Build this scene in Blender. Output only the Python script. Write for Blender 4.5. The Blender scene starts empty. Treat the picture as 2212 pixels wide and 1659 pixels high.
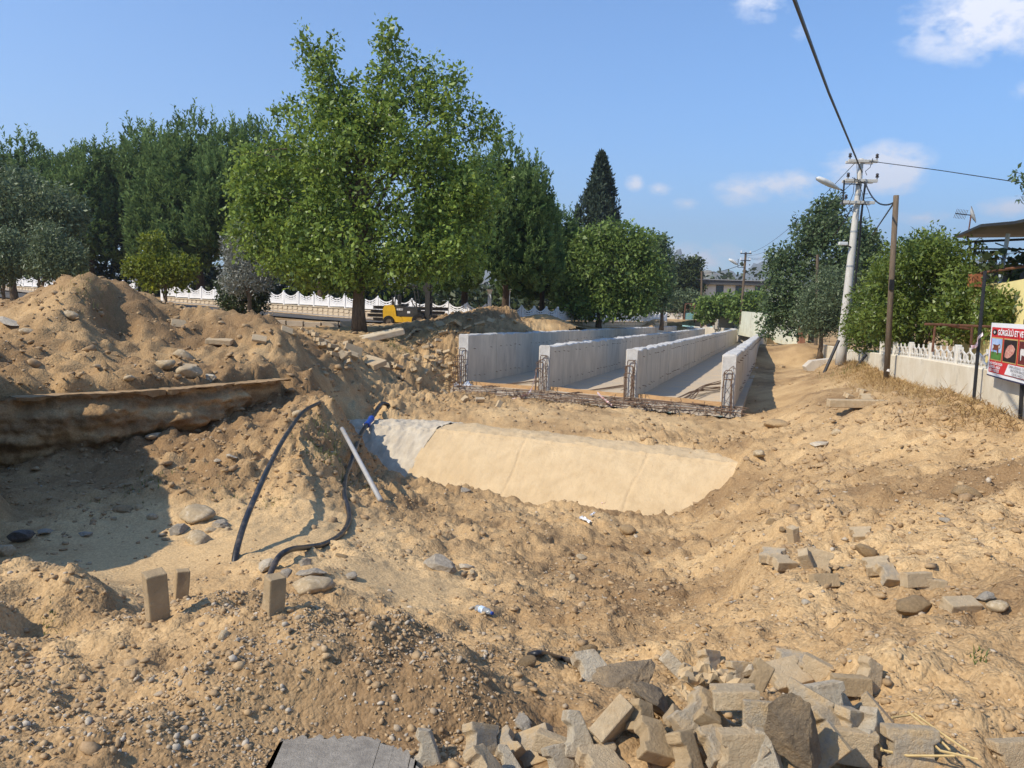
import bpy, bmesh, math, random
import numpy as np
from mathutils import Vector, Matrix
SC = bpy.context.scene
COL = SC.collection
R = math.radians
# ------------------------------------------------------------------ camera
CAM = np.array([0.0, 0.0, 1.7]); PITCH = R(6.0); ROLL = R(1.5); FPX = 1661.0
_fw = np.array([0, math.cos(PITCH), -math.sin(PITCH)])
_up = np.array([0, math.sin(PITCH), math.cos(PITCH)])
_rt = np.array([1.0, 0, 0])
cr, sr = math.cos(ROLL), math.sin(ROLL)
_cx = _rt * cr + _up * sr
_cy = -_rt * sr + _up * cr
cam = bpy.data.cameras.new('camera'); camo = bpy.data.objects.new('camera', cam); COL.objects.link(camo)
cam.lens = 36 * FPX / 2212; cam.sensor_width = 36; cam.clip_start = .05; cam.clip_end = 30000
camo.matrix_world = Matrix(((_cx[0], _cy[0], -_fw[0], CAM[0]), (_cx[1], _cy[1], -_fw[1], CAM[1]), (_cx[2], _cy[2], -_fw[2], CAM[2]), (0, 0, 0, 1)))
SC.camera = camo
# ------------------------------------------------------------------ light
SUN_AZ = R(-119)      # compass style: 0 = +Y, positive to +X : direction towards the sun
SUN_EL = R(43)
S = Vector((math.sin(SUN_AZ) * math.cos(SUN_EL), math.cos(SUN_AZ) * math.cos(SUN_EL), math.sin(SUN_EL)))
sl = bpy.data.lights.new('sun', 'SUN'); sl.energy = 4.6; sl.angle = R(.53); sl.color = (1, .91, .77)
so = bpy.data.objects.new('sun', sl); COL.objects.link(so)
so.rotation_euler = S.to_track_quat('Z', 'Y').to_euler()
w = bpy.data.worlds.new('World'); SC.world = w; w.use_nodes = True
SC.view_settings.view_transform = 'Standard'; SC.view_settings.look = 'None'
SC.view_settings.exposure = 0.47; SC.view_settings.gamma = 1
try: SC.view_settings.use_curve_mapping = False
except Exception: pass
SC.cycles.max_bounces = 6; SC.cycles.diffuse_bounces = 3; SC.cycles.transparent_max_bounces = 8; SC.cycles.volume_bounces = 0
SC.cycles.transmission_bounces = 4; SC.cycles.glossy_bounces = 2
SC.cycles.caustics_reflective = False; SC.cycles.caustics_refractive = False

def ray(X, Y):
    du = (X - 1106) / FPX; dv = (829.5 - Y) / FPX
    d = _cx * du + _cy * dv + _fw
    return d
def at(X, Y, d):
    """world point seen at photo position X,Y (2212 wide) at forward distance d"""
    v = ray(X, Y); return Vector(CAM + v * (d / v[1]))
def atz(X, Y, z):
    v = ray(X, Y); return Vector(CAM + v * ((z - CAM[2]) / v[2]))
def px(X, d):
    return (X - 1106) / FPX * d

# world shader: clear sky with small fair-weather clouds, the same all around
def build_world():
    nt = w.node_tree; N = nt.nodes; L = nt.links; N.clear()
    out = N.new('ShaderNodeOutputWorld'); bg = N.new('ShaderNodeBackground')
    sky = N.new('ShaderNodeTexSky'); sky.sky_type = 'NISHITA'; sky.sun_disc = False
    sky.sun_elevation = SUN_EL; sky.sun_rotation = SUN_AZ
    sky.air_density = 1.0; sky.dust_density = .25; sky.ozone_density = 2.0; sky.altitude = 100
    tc = N.new('ShaderNodeTexCoord')
    def vm(op, a, b=None):
        n = N.new('ShaderNodeVectorMath'); n.operation = op
        L.new(a, n.inputs[0])
        if b is not None:
            if isinstance(b, (tuple, list)): n.inputs[1].default_value = b
            else: L.new(b, n.inputs[1])
        return n
    def m(op, a, b=None, c=None, clamp=False):
        n = N.new('ShaderNodeMath'); n.operation = op; n.use_clamp = clamp
        for i, v in enumerate((a, b, c)):
            if v is None: continue
            if isinstance(v, (int, float)): n.inputs[i].default_value = v
            else: L.new(v, n.inputs[i])
        return n.outputs[0]
    V = vm('NORMALIZE', tc.outputs['Generated']).outputs[0]
    # each cloud is a puffy bank at its own bearing; its edge is broken up by noise
    nz = N.new('ShaderNodeTexNoise'); nz.inputs['Scale'].default_value = 22; nz.inputs['Detail'].default_value = 6; nz.inputs['Roughness'].default_value = .62
    sc_ = vm('MULTIPLY', V, (1, 1, 1.7)).outputs[0]; L.new(sc_, nz.inputs['Vector'])
    clouds = [(1920,365,70,42,1.4),(1835,362,55,30,1.1),(1640,408,88,28,1.1),(1725,400,45,28,1.05),(1590,425,45,20,.85),(1371,396,20,17,.95),(1424,408,26,14,.9),(1482,440,30,14,.75),
              (2130,45,120,52,1.15),(2060,60,60,30,.9),(1650,15,60,22,.85),(1725,68,28,17,.5),(1990,470,60,14,.8),(2185,445,50,18,.95),(2205,195,26,18,.5),
              (2600,250,160,50,1.),(3200,380,160,50,.9),(-1200,320,140,45,.8),
              (1500,560,150,34,.9),(1640,562,140,26,.9),(1420,545,50,20,.5)]
    # more of the same fair-weather clouds round the rest of the sky
    rr = random.Random(5); dirs = []
    for (X, Y, a, b, k) in clouds:
        dirs.append((Vector(ray(X, Y)).normalized(), a / FPX, b / FPX, k))
    for i in range(9):
        az = R(rr.uniform(75, 285)); el = R(rr.uniform(3, 24))
        dirs.append((Vector((math.sin(az)*math.cos(el), math.cos(az)*math.cos(el), math.sin(el))), rr.uniform(.03,.1), rr.uniform(.012,.03), .9))
    acc = None
    for c, a, b, k in dirs:
        rgt = Vector((c.y, -c.x, 0)).normalized(); upv = rgt.cross(c).normalized()
        mp = N.new('ShaderNodeMapping'); mp.vector_type = 'TEXTURE'; L.new(V, mp.inputs['Vector'])
        mp.inputs['Location'].default_value = c; mp.inputs['Scale'].default_value = (a, b, .5)
        mp.inputs['Rotation'].default_value = Matrix((rgt, upv, c)).transposed().to_euler('XYZ')
        ln = N.new('ShaderNodeVectorMath'); ln.operation = 'LENGTH'; L.new(mp.outputs[0], ln.inputs[0])
        g = m('MULTIPLY_ADD', ln.outputs['Value'], -.85 * k, 1.28 * k)
        acc = g if acc is None else m('MAXIMUM', acc, g)
    acc = m('MAXIMUM', acc, 0.0)
    dens = m('SUBTRACT', m('MULTIPLY', acc, m('ADD', m('MULTIPLY', nz.outputs['Fac'], 3.6), -.85)), .30, clamp=True)
    dens = m('MULTIPLY', m('MULTIPLY', dens, 1.15, clamp=True), .86)
    bk = N.new('ShaderNodeMix'); bk.data_type = 'RGBA'
    sm = N.new('ShaderNodeMix'); sm.data_type = 'RGBA'; sm.blend_type = 'MULTIPLY'; sm.inputs['Factor'].default_value = 1
    L.new(sky.outputs[0], sm.inputs['A']); sm.inputs['B'].default_value = (SKYK[0], SKYK[1], SKYK[2], 1)
    L.new(dens, bk.inputs['Factor']); L.new(sm.outputs['Result'], bk.inputs['A']); bk.inputs['B'].default_value = (CLK*.97, CLK*.96, CLK, 1)
    L.new(bk.outputs['Result'], bg.inputs['Color']); bg.inputs['Strength'].default_value = SKYS
    L.new(bg.outputs[0], out.inputs[0])
SKYK = (.60, 1.06, 1.45); CLK = 9.0; SKYS = .11
build_world()
# ------------------------------------------------------------------ helpers
class MB:
    """collects vertices and faces, links them as one mesh object"""
    def __init__(s): s.v = []; s.f = []; s.m = []
    def add(s, vs, fs, mi=0):
        o = len(s.v); s.v += [tuple(v) for v in vs]; s.f += [tuple(i + o for i in f) for f in fs]; s.m += [mi] * len(fs); return s
    def box(s, c, d, rz=0, M=None, mi=0, bev=0):
        x, y, z = d[0] / 2, d[1] / 2, d[2] / 2
        if bev:
            b = min(bev, x * .9, y * .9, z * .9); vs = []
            for sx in (-1, 1):
                for sy in (-1, 1):
                    for sz in (-1, 1):
                        vs += [(sx * x, sy * (y - b), sz * (z - b)), (sx * (x - b), sy * y, sz * (z - b)), (sx * (x - b), sy * (y - b), sz * z)]
            I = lambda a, b_, c_, k: ((a > 0) * 4 + (b_ > 0) * 2 + (c_ > 0)) * 3 + k
            fs = []
            for q in (-1, 1):
                fs.append([I(q, -1, -1, 0), I(q, 1, -1, 0), I(q, 1, 1, 0), I(q, -1, 1, 0)][::q])
                fs.append([I(-1, q, -1, 1), I(-1, q, 1, 1), I(1, q, 1, 1), I(1, q, -1, 1)][::q])
                fs.append([I(-1, -1, q, 2), I(1, -1, q, 2), I(1, 1, q, 2), I(-1, 1, q, 2)][::q])
            for p in (-1, 1):
                for q in (-1, 1):
                    fs.append([I(p, q, -1, 0), I(p, q, -1, 1), I(p, q, 1, 1), I(p, q, 1, 0)][::-p*q])
                    fs.append([I(p, -1, q, 0), I(p, 1, q, 0), I(p, 1, q, 2), I(p, -1, q, 2)][::p*q])
                    fs.append([I(-1, p, q, 1), I(-1, p, q, 2), I(1, p, q, 2), I(1, p, q, 1)][::p*q])
            for p in (-1, 1):
                for q in (-1, 1):
                    for r_ in (-1, 1):
                        fs.append([I(p, q, r_, 0), I(p, q, r_, 1), I(p, q, r_, 2)][::p*q*r_])
        else:
            vs = [(a * x, b * y, e * z) for a in (-1, 1) for b in (-1, 1) for e in (-1, 1)]
            fs = [(0, 1, 3, 2), (4, 6, 7, 5), (0, 4, 5, 1), (2, 3, 7, 6), (0, 2, 6, 4), (1, 5, 7, 3)]
        cz, sz_ = math.cos(rz), math.sin(rz)
        vs = [(p[0] * cz - p[1] * sz_ + c[0], p[0] * sz_ + p[1] * cz + c[1], p[2] + c[2]) for p in vs]
        if M is not None: vs = [M @ Vector(p) for p in vs]
        return s.add(vs, fs, mi)
    def tube(s, pts, r, n=8, cap=True, mi=0):
        pts = [Vector(p) for p in pts]; k = len(pts)
        rs = r if isinstance(r, (list, tuple)) else [r] * k
        prev = None; rings = []
        for i, p in enumerate(pts):
            t = (pts[min(i + 1, k - 1)] - pts[max(i - 1, 0)]).normalized()
            a = prev if prev is not None else (Vector((0, 0, 1)) if abs(t.z) < .9 else Vector((1, 0, 0)))
            u = (a - t * a.dot(t)).normalized(); v = t.cross(u); prev = u
            rings.append([p + (u * math.cos(q * 2 * math.pi / n) + v * math.sin(q * 2 * math.pi / n)) * rs[i] for q in range(n)])
        vs = [q for r_ in rings for q in r_]; fs = []
        for i in range(k - 1):
            for q in range(n):
                fs.append((i * n + q, i * n + (q + 1) % n, (i + 1) * n + (q + 1) % n, (i + 1) * n + q))
        if cap: fs += [tuple(range(n))[::-1], tuple((k - 1) * n + q for q in range(n))]
        return s.add(vs, fs, mi)
    def lathe(s, prof, c=(0, 0, 0), n=12, mi=0):
        return s.tube([(c[0], c[1], c[2] + z) for r_, z in prof], [max(r_, 1e-4) for r_, z in prof], n, True, mi)
    def prism(s, poly, h, M=None, mi=0):
        """poly in xy, extruded along z 0..h"""
        n = len(poly); vs = [(p[0], p[1], 0) for p in poly] + [(p[0], p[1], h) for p in poly]
        if M is not None: vs = [M @ Vector(v) for v in vs]
        fs = [tuple(range(n))[::-1], tuple(range(n, 2 * n))] + [(i, (i + 1) % n, n + (i + 1) % n, n + i) for i in range(n)]
        return s.add(vs, fs, mi)
    def mesh(s, name):
        me = bpy.data.meshes.new(name); me.from_pydata(s.v, [], s.f)
        if any(s.m): me.polygons.foreach_set('material_index', s.m)
        me.update(); return me
    def build(s, name, mat, parent=None, smooth=False, mats=None):
        return obj(name, s.mesh(name), mat, parent, smooth, mats)
def obj(name, me, mat, parent=None, smooth=False, mats=None):
    if len(me.materials) == 0:
        for q in (mats or [mat]): me.materials.append(q)
    if smooth:
        me.polygons.foreach_set('use_smooth', [True] * len(me.polygons))
    o = bpy.data.objects.new(name, me); COL.objects.link(o)
    if parent is not None: o.parent = parent
    return o
def fast_mesh(name, V, F, attr=None, smooth=False):
    """numpy mesh: V (n,3), F (m,3 or 4); attr: (n,) float stored as point attribute 'tint'"""
    me = bpy.data.meshes.new(name); V = np.ascontiguousarray(V, dtype=np.float32); F = np.ascontiguousarray(F, dtype=np.int32)
    k = F.shape[1]
    me.vertices.add(len(V)); me.vertices.foreach_set('co', V.ravel())
    me.loops.add(F.size); me.loops.foreach_set('vertex_index', F.ravel())
    me.polygons.add(len(F)); me.polygons.foreach_set('loop_start', np.arange(0, F.size, k, dtype=np.int32))
    try: me.polygons.foreach_set('loop_total', np.full(len(F), k, dtype=np.int32))
    except Exception: pass
    if smooth: me.polygons.foreach_set('use_smooth', np.ones(len(F), dtype=bool))
    if attr is not None:
        for nm, a in attr.items():
            at_ = me.attributes.new(nm, 'FLOAT', 'POINT'); at_.data.foreach_set('value', np.ascontiguousarray(a, dtype=np.float32))
    me.update(calc_edges=True); me.validate(verbose=False); return me
def tag(o, label=None, cat=None, group=None, kind=None):
    if label: o['label'] = label
    if cat: o['category'] = cat
    if group: o['group'] = group
    if kind or cat: o['kind'] = kind or 'thing'
    return o
def empty(name, loc=(0, 0, 0), rz=0, label=None, cat=None, group=None):
    o = bpy.data.objects.new(name, None); COL.objects.link(o); o.location = loc; o.rotation_euler = (0, 0, rz)
    return tag(o, label, cat, group)
def copy_tree(o, parent=None):
    c = o.copy(); COL.objects.link(c); c.parent = parent
    for ch in o.children: copy_tree(ch, c)
    return c
# ---- procedural materials
def mat(name, col, rough=.85, var=.15, scale=6.0, col2=None, bump=.0, bscale=40.0, metal=0.0, spec=.3, detail=6, coord='Object', stretch=None, tint=None, blotch=None):
    ma = bpy.data.materials.new(name); ma.use_nodes = True; nt = ma.node_tree; N = nt.nodes; L = nt.links
    b = N['Principled BSDF']; b.inputs['Roughness'].default_value = rough; b.inputs['Metallic'].default_value = metal
    b.inputs['Specular IOR Level'].default_value = spec
    tc = N.new('ShaderNodeTexCoord'); src = tc.outputs[coord]
    if stretch:
        mp = N.new('ShaderNodeMapping'); mp.inputs['Scale'].default_value = stretch; L.new(src, mp.inputs[0]); src = mp.outputs[0]
    n = N.new('ShaderNodeTexNoise'); n.inputs['Scale'].default_value = scale; n.inputs['Detail'].default_value = detail; n.inputs['Roughness'].default_value = .62
    L.new(src, n.inputs['Vector'])
    c2 = col2 or tuple(c * (1 - var * 2.2) for c in col)
    r = N.new('ShaderNodeValToRGB'); L.new(n.outputs['Fac'], r.inputs[0])
    r.color_ramp.elements[0].position = .32; r.color_ramp.elements[1].position = .66
    r.color_ramp.elements[0].color = (*c2, 1); r.color_ramp.elements[1].color = (*col, 1)
    res = r.outputs[0]
    if blotch:      # (colour, scale, lo, hi): stains with a shape of their own
        n3 = N.new('ShaderNodeTexNoise'); n3.inputs['Scale'].default_value = blotch[1]; n3.inputs['Detail'].default_value = 8; n3.inputs['Roughness'].default_value = .7
        L.new(src, n3.inputs['Vector']); mr = N.new('ShaderNodeMapRange'); mr.inputs[1].default_value = blotch[2]; mr.inputs[2].default_value = blotch[3]
        L.new(n3.outputs['Fac'], mr.inputs[0]); mx = N.new('ShaderNodeMix'); mx.data_type = 'RGBA'
        L.new(mr.outputs[0], mx.inputs['Factor']); L.new(res, mx.inputs['A']); mx.inputs['B'].default_value = (*blotch[0], 1); res = mx.outputs['Result']
    if tint:        # per-point attribute 'tint' mixes towards this colour list
        a = N.new('ShaderNodeAttribute'); a.attribute_name = 'tint'
        r2 = N.new('ShaderNodeValToRGB'); L.new(a.outputs['Fac'], r2.inputs[0]); r2.color_ramp.interpolation = 'LINEAR'
        while len(r2.color_ramp.elements) < len(tint): r2.color_ramp.elements.new(.5)
        for i, (p, c) in enumerate(tint): r2.color_ramp.elements[i].position = p; r2.color_ramp.elements[i].color = (*c, 1)
        mx = N.new('ShaderNodeMix'); mx.data_type = 'RGBA'; mx.blend_type = 'MULTIPLY'; mx.inputs['Factor'].default_value = 1
        nm = N.new('ShaderNodeMix'); nm.data_type = 'RGBA'; nm.inputs['Factor'].default_value = .5
        L.new(r2.outputs[0], mx.inputs['A']); 
        g = N.new('ShaderNodeMapRange'); g.inputs[1].default_value = .25; g.inputs[2].default_value = .75; g.inputs[3].default_value = 1 - var * 2; g.inputs[4].default_value = 1 + var
        L.new(n.outputs['Fac'], g.inputs[0]); L.new(g.outputs[0], mx.inputs['B']); res = mx.outputs['Result']
    L.new(res, b.inputs['Base Color'])
    if bump:
        n2 = N.new('ShaderNodeTexNoise'); n2.inputs['Scale'].default_value = bscale; n2.inputs['Detail'].default_value = 8; n2.inputs['Roughness'].default_value = .7
        L.new(src, n2.inputs['Vector']); bp = N.new('ShaderNodeBump'); bp.inputs['Strength'].default_value = bump; bp.inputs['Distance'].default_value = .02
        L.new(n2.outputs['Fac'], bp.inputs['Height']); L.new(bp.outputs[0], b.inputs['Normal'])
    return ma
def leaf_mat(name, dark, light, trans=.35, gloss=.45, spec=.35):
    ma = bpy.data.materials.new(name); ma.use_nodes = True; nt = ma.node_tree; N = nt.nodes; L = nt.links
    b = N['Principled BSDF']; b.inputs['Roughness'].default_value = gloss; b.inputs['Specular IOR Level'].default_value = spec
    a = N.new('ShaderNodeAttribute'); a.attribute_name = 'tint'
    r = N.new('ShaderNodeValToRGB'); L.new(a.outputs['Fac'], r.inputs[0]); r.color_ramp.elements[0].color = (*dark, 1); r.color_ramp.elements[1].color = (*light, 1)
    L.new(r.outputs[0], b.inputs['Base Color'])
    t = N.new('ShaderNodeBsdfTranslucent'); hs = N.new('ShaderNodeHueSaturation'); hs.inputs['Value'].default_value = 1.25; hs.inputs['Hue'].default_value = .485
    L.new(r.outputs[0], hs.inputs['Color']); L.new(hs.outputs[0], t.inputs[0])
    mx = N.new('ShaderNodeMixShader'); mx.inputs[0].default_value = trans; L.new(b.outputs[0], mx.inputs[1]); L.new(t.outputs[0], mx.inputs[2])
    L.new(mx.outputs[0], N['Material Output'].inputs[0]); return ma
# ---- numpy noise
def _h(ix, iy, seed):
    n = (ix * 374761393 + iy * 668265263 + seed * 974634777) & 0xffffffff
    n = ((n ^ (n >> 13)) * 1274126177) & 0xffffffff
    n = ((n ^ (n >> 16)) * 2246822519) & 0xffffffff
    return ((n ^ (n >> 15)) & 0xffffff) / float(0x1000000)
def gnoise(x, y, seed=0):
    ix = np.floor(x).astype(np.int64); iy = np.floor(y).astype(np.int64); fx = x - ix; fy = y - iy
    ux = fx * fx * fx * (fx * (fx * 6 - 15) + 10); uy = fy * fy * fy * (fy * (fy * 6 - 15) + 10)
    def g(a, b):
        t = _h(ix + a, iy + b, seed) * 2 * math.pi
        return np.cos(t) * (fx - a) + np.sin(t) * (fy - b)
    n0 = g(0, 0) * (1 - ux) + g(1, 0) * ux; n1 = g(0, 1) * (1 - ux) + g(1, 1) * ux
    return (n0 * (1 - uy) + n1 * uy) * 1.5
def fbm(x, y, seed, octv=4, gain=.5):
    s = 0; a = 1
    for i in range(octv): s = s + a * gnoise(x * 2 ** i, y * 2 ** i, seed + i * 17); a *= gain
    return s
def cells(x, y, seed):
    """returns distance to the nearest feature point and that cell's random value"""
    ix = np.floor(x).astype(np.int64); iy = np.floor(y).astype(np.int64)
    best = np.full(x.shape, 9.0); val = np.zeros(x.shape)
    for a in (-1, 0, 1):
        for b in (-1, 0, 1):
            jx = ix + a; jy = iy + b
            d = np.hypot(jx + _h(jx, jy, seed) - x, jy + _h(jx, jy, seed + 5) - y)
            v = _h(jx, jy, seed + 9); k = d < best; best = np.where(k, d, best); val = np.where(k, v, val)
    return best, val
def sstep(e0, e1, x):
    t = np.clip((x - e0) / (e1 - e0), 0, 1); return t * t * (3 - 2 * t)
# ------------------------------------------------------------------ terrain
# channel frame: the box culvert runs along (CH, 1); walls sit at fixed offsets in x
CH = .3426
OFF = dict(A=-11.6, B=-8.2, C=-4.78, D=-1.42)
NEAR = dict(A=28.5, B=27.2, C=25.5, D=23.6)
FAR = dict(A=87., B=85., C=88., D=88.)
def ch_top(d): return .24 - .013 * (d - 26)
def ch_bot(d): return -1.32 - .013 * (d - 26)
def ch_x(k, d):
    o = OFF[k]
    if k == 'D': o += .75 * max(0, (d - 50) / 38) ** 2
    return CH * d + o
def front_d(x):     # forward distance of the slab's near edge at x
    return np.interp(x, [ch_x('A', NEAR['A']), ch_x('D', NEAR['D'])], [NEAR['A'], NEAR['D']])
TP = []
def tp(*rows):
    for X, Y, z in rows:
        p = atz(X, Y, z); TP.append((p.x, p.y, p.z))
def td(*rows):
    for X, Y, d in rows:
        p = at(X, Y, d); TP.append((p.x, p.y, p.z))
def tw(*rows):
    for X, d, z in rows: TP.append((px(X, d), d, z))
TP += [(x, y, 0) for x in (-8, -4, 0, 4) for y in (-3, 0)] + [(8, -3, .3), (8, 0, .3), (8, 3, .3), (-8, 3, .1), (-5, 2.6, .05)]
tp((0,1659,.02),(550,1659,0),(1106,1659,0),(1650,1659,.04),(2212,1659,.12))
# gravel mound
tp((0,1560,.06),(0,1440,.05),(250,1500,.10),(500,1500,.12),(800,1500,.06),(150,1400,.08),(250,1370,.1),(350,1340,.1),(430,1310,.08),(520,1285,.08),(600,1290,.06),(700,1315,.05),(850,1365,.03),(1000,1410,0),(1080,1470,-.02),(900,1560,.02),(1050,1540,0))
tw((420,4.7,-.45),(560,4.7,-.5),(700,4.75,-.55),(850,4.6,-.5),(960,4.5,-.45),(420,5.3,-.9),(560,5.5,-.85),(700,5.6,-.8),(850,5.5,-.9))
# tooth-marked hollow
tp((60,1385,-.42),(150,1383,-.42),(220,1360,-.3),(40,1262,-.22),(130,1255,-.2),(215,1272,-.26),(275,1300,-.35))
tw((130,6.0,-.6),(220,6.0,-.7),(20,6.0,-.6),(300,5.6,-.8),(-200,5,-.2),(-200,4,.05),(-300,6.5,-.6))
# dried mud floor
tp((0,1235,-1.05),(100,1195,-1.15),(300,1190,-1.15),(420,1160,-1.15),(260,1245,-1.05),(430,1222,-1.05),(520,1180,-1.05),(150,1120,-1.18),(300,1110,-1.15),(-200,1200,-1.1),(-200,1080,-1.2))
# foot of the cut bank
tp((0,1040,-1.2),(100,1020,-1.15),(200,1000,-1.1),(300,980,-1.0),(400,950,-.9),(480,915,-.75),(550,888,-.6),(620,862,-.5),(660,850,-.42))
# clod mound in the middle left
tp((360,1080,-1.05),(470,1010,-.85),(560,985,-.75),(650,940,-.65),(700,985,-.78),(740,900,-.72),(735,1040,-1.12),(660,1060,-1.0),(560,1075,-1.08),(620,905,-.62),(700,860,-.5),(690,890,-.55))
# rubble slope towards the trees
tp((850,860,-.9),(900,800,-.75),(820,800,-.6),(760,830,-.6),(700,800,-.2),(780,770,-.1))
td((950,775,29),(900,745,31.5),(880,712,34),(980,735,30.5),(640,745,19.6),(690,765,21),(800,735,30),(740,740,27))
tp((600,706,.4),(700,712,.38),(780,716,.36))
# in front of the slab, and the earth over the old vault
for _t in np.linspace(-.04, 1.05, 9):
    _x = ch_x('A', NEAR['A']) * (1 - _t) + ch_x('D', NEAR['D']) * _t; _y = NEAR['A'] * (1 - _t) + NEAR['D'] * _t
    TP += [(_x - .22, _y - .55, -1.64), (_x - .55, _y - 1.4, -1.58), (_x - 1.0, _y - 2.6, -1.42)]
tp((880,885,-1.2),(840,880,-1.32),(800,895,-1.36),(765,915,-1.36),(960,893,-1.27),(1100,910,-1.27),(1250,935,-1.27),(1400,960,-1.27),(1530,985,-1.27))
tp((880,1030,-2.12),(1000,1035,-2.08),(1100,1040,-2.08),(1200,1056,-2.1),(1290,1084,-2.1),(1430,1108,-2.1),(830,1015,-2.15),(800,1000,-2.05),(780,985,-1.95),(765,960,-1.7),(850,1040,-2.05),(1500,1090,-1.85),(830,1060,-1.85),(800,1062,-1.7),(860,1080,-1.78),(790,1032,-1.72),(745,1000,-1.35))
tp((1600,1000,-1.1),(1610,1080,-1.35),(1580,950,-1.38),(1560,1040,-1.5))
# mid ground
tp((900,1100,-1.75),(1100,1130,-1.75),(1300,1130,-1.85),(1450,1150,-1.8),(850,1180,-1.35),(1100,1200,-1.5),(1300,1220,-1.55),(1500,1230,-1.4),(900,1260,-1.05),(1100,1290,-1.15),(1300,1300,-1.1),(1500,1330,-1.02),(1030,1335,-.95),(1200,1385,-.82),(1400,1390,-.82),(1150,1440,-.5),(1260,1455,-.45),(1130,1500,-.08),(1300,1520,-.02))
tp((600,1235,-.85),(700,1250,-.75),(780,1200,-1.05),(700,1130,-1.2),(620,1130,-1.15),(830,1090,-1.5))
# right slope
tp((1650,1250,-.52),(1640,1150,-.88),(1700,1220,-.4),(1850,1180,-.48),(1900,1240,-.3),(2100,1250,-.12),(2212,1150,-.08),(2000,1100,-.36),(1750,1080,-.66),(2212,1000,0),(2000,1000,-.3),(1850,980,-.58),(1700,980,-.92),(1650,930,-1.35))
tp((1800,905,-.62),(1900,880,-.2),(2000,893,-.05),(2100,903,0),(2212,920,.04),(1700,1400,-.42),(1850,1350,-.25),(2000,1350,-.1),(2150,1400,.05),(1700,1500,-.2),(1900,1450,-.05),(1600,1420,-.5),(2212,1300,.02),(1500,1500,0),(2400,1200,.1),(2400,1000,-.1),(1980,1305,-.2),(2080,1370,-.05),(1560,1262,-1.22),(1622,1238,-.58),(1580,1335,-.95),(1642,1318,-.42),(1560,1182,-1.45),(1618,1152,-.98))
# road strip on the right, trench beside the culvert
tp((1750,850,-.72),(1850,830,-.45),(1900,850,-.3),(1960,850,-.2),(1720,880,-.92),(1650,890,-1.5),(1690,880,-1.42),(1700,905,-1.25))
td((1780,790,31),(1820,788,30),(1730,745,48),(1700,722,75),(1900,805,25),(1860,800,27),(1680,832,32.5),(1690,785,46),(1713,830,32),(1716,790,45),(1672,745,70))
tw((2050,17,-.05),(2200,12.5,.05),(2300,20,.1),(2300,30,0),(2100,40,-.3),(1900,60,-.7),(1950,100,-.6),(1700,110,-.6),(1560,105,.2),(1480,100,.1),(1400,100,.1))
# left and middle background
td((0,650,55),(0,640,62),(250,662,50),(460,690,42),(740,694,48),(900,702,41),(1040,702,45),(560,692,42),(650,697,42))
tw((-300,50,1.0),(-300,75,2.6),(20,68,1.7),(400,60,1.0),(300,100,2),(900,60,.4),(1100,60,.1),(1250,70,-.2),(1000,100,.2),(-800,60,2.0))
td((1075,669,38),(1040,690,35),(1000,700,33.5),(1120,680,40),(1180,678,46),(1150,695,43),(1240,700,55),(1340,689,71),(1370,694,73),(1405,687,76),(1440,697,84),(1290,700,64))
tw((1060,33,.3),(1130,40,.35),(1200,50,.15),(1280,60,-.05),(1360,70,-.2),(1420,84,-.35))
L_PTS = list(TP)
# the upper side: ledge and spoil heap
TP = [p for p in L_PTS if not (p[0] < -3.2 and 6 < p[1] < 17.5)]
tp((-150,868,.02),(0,858,0),(200,848,0),(400,838,0),(550,823,0),(625,816,0),(680,835,-.3))
td((175,606,17.6),(110,640,17.3),(0,690,17),(-150,715,16.5),(150,690,16.2),(100,755,14.8),(40,815,13.2),(230,628,18),(290,655,18.3),(340,690,18.4),(400,700,18.8),(460,688,19.2),(560,690,19.2),(610,705,19.2),(640,730,19.4),(520,755,17.8),(600,785,17.4),(300,825,13.9),(480,800,16),(250,720,17.5),(330,770,16.7),(430,780,16.8),(400,735,18.2),(470,725,18.6),(200,780,14.8),(120,690,16),(660,775,19))
TP += [(-8.2, 8, 2.3), (-9.2, 10, 2.9), (-10.3, 10.8, 3.2), (-9.5, 8.5, 3.2), (-11.5, 10, 3.2), (-9, 7, 2.6), (-12.5, 12.5, 1.6), (-10.4, 12.2, 1.5), (-6.75, 8, 1.6), (-6.5, 6.8, 1.6), (-8, 6.8, 1.7), (-7.3, 9.2, 1.7), (-6.3, 5.2, 1.3), (-9.6, 12.9, .7), (-7, 5, .6), (-10, 6, 1.2), (-13, 8, 2.0)]  # unseen bank and heap left of view, raised to shade the trench
tw((175,23,.95),(400,24,.65),(560,25,.5),(0,23,1.1),(-300,20,1.1),(300,30,.7),(0,32,.9),(620,30,.45),(-300,15,.3))
U_PTS = list(TP)
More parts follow.
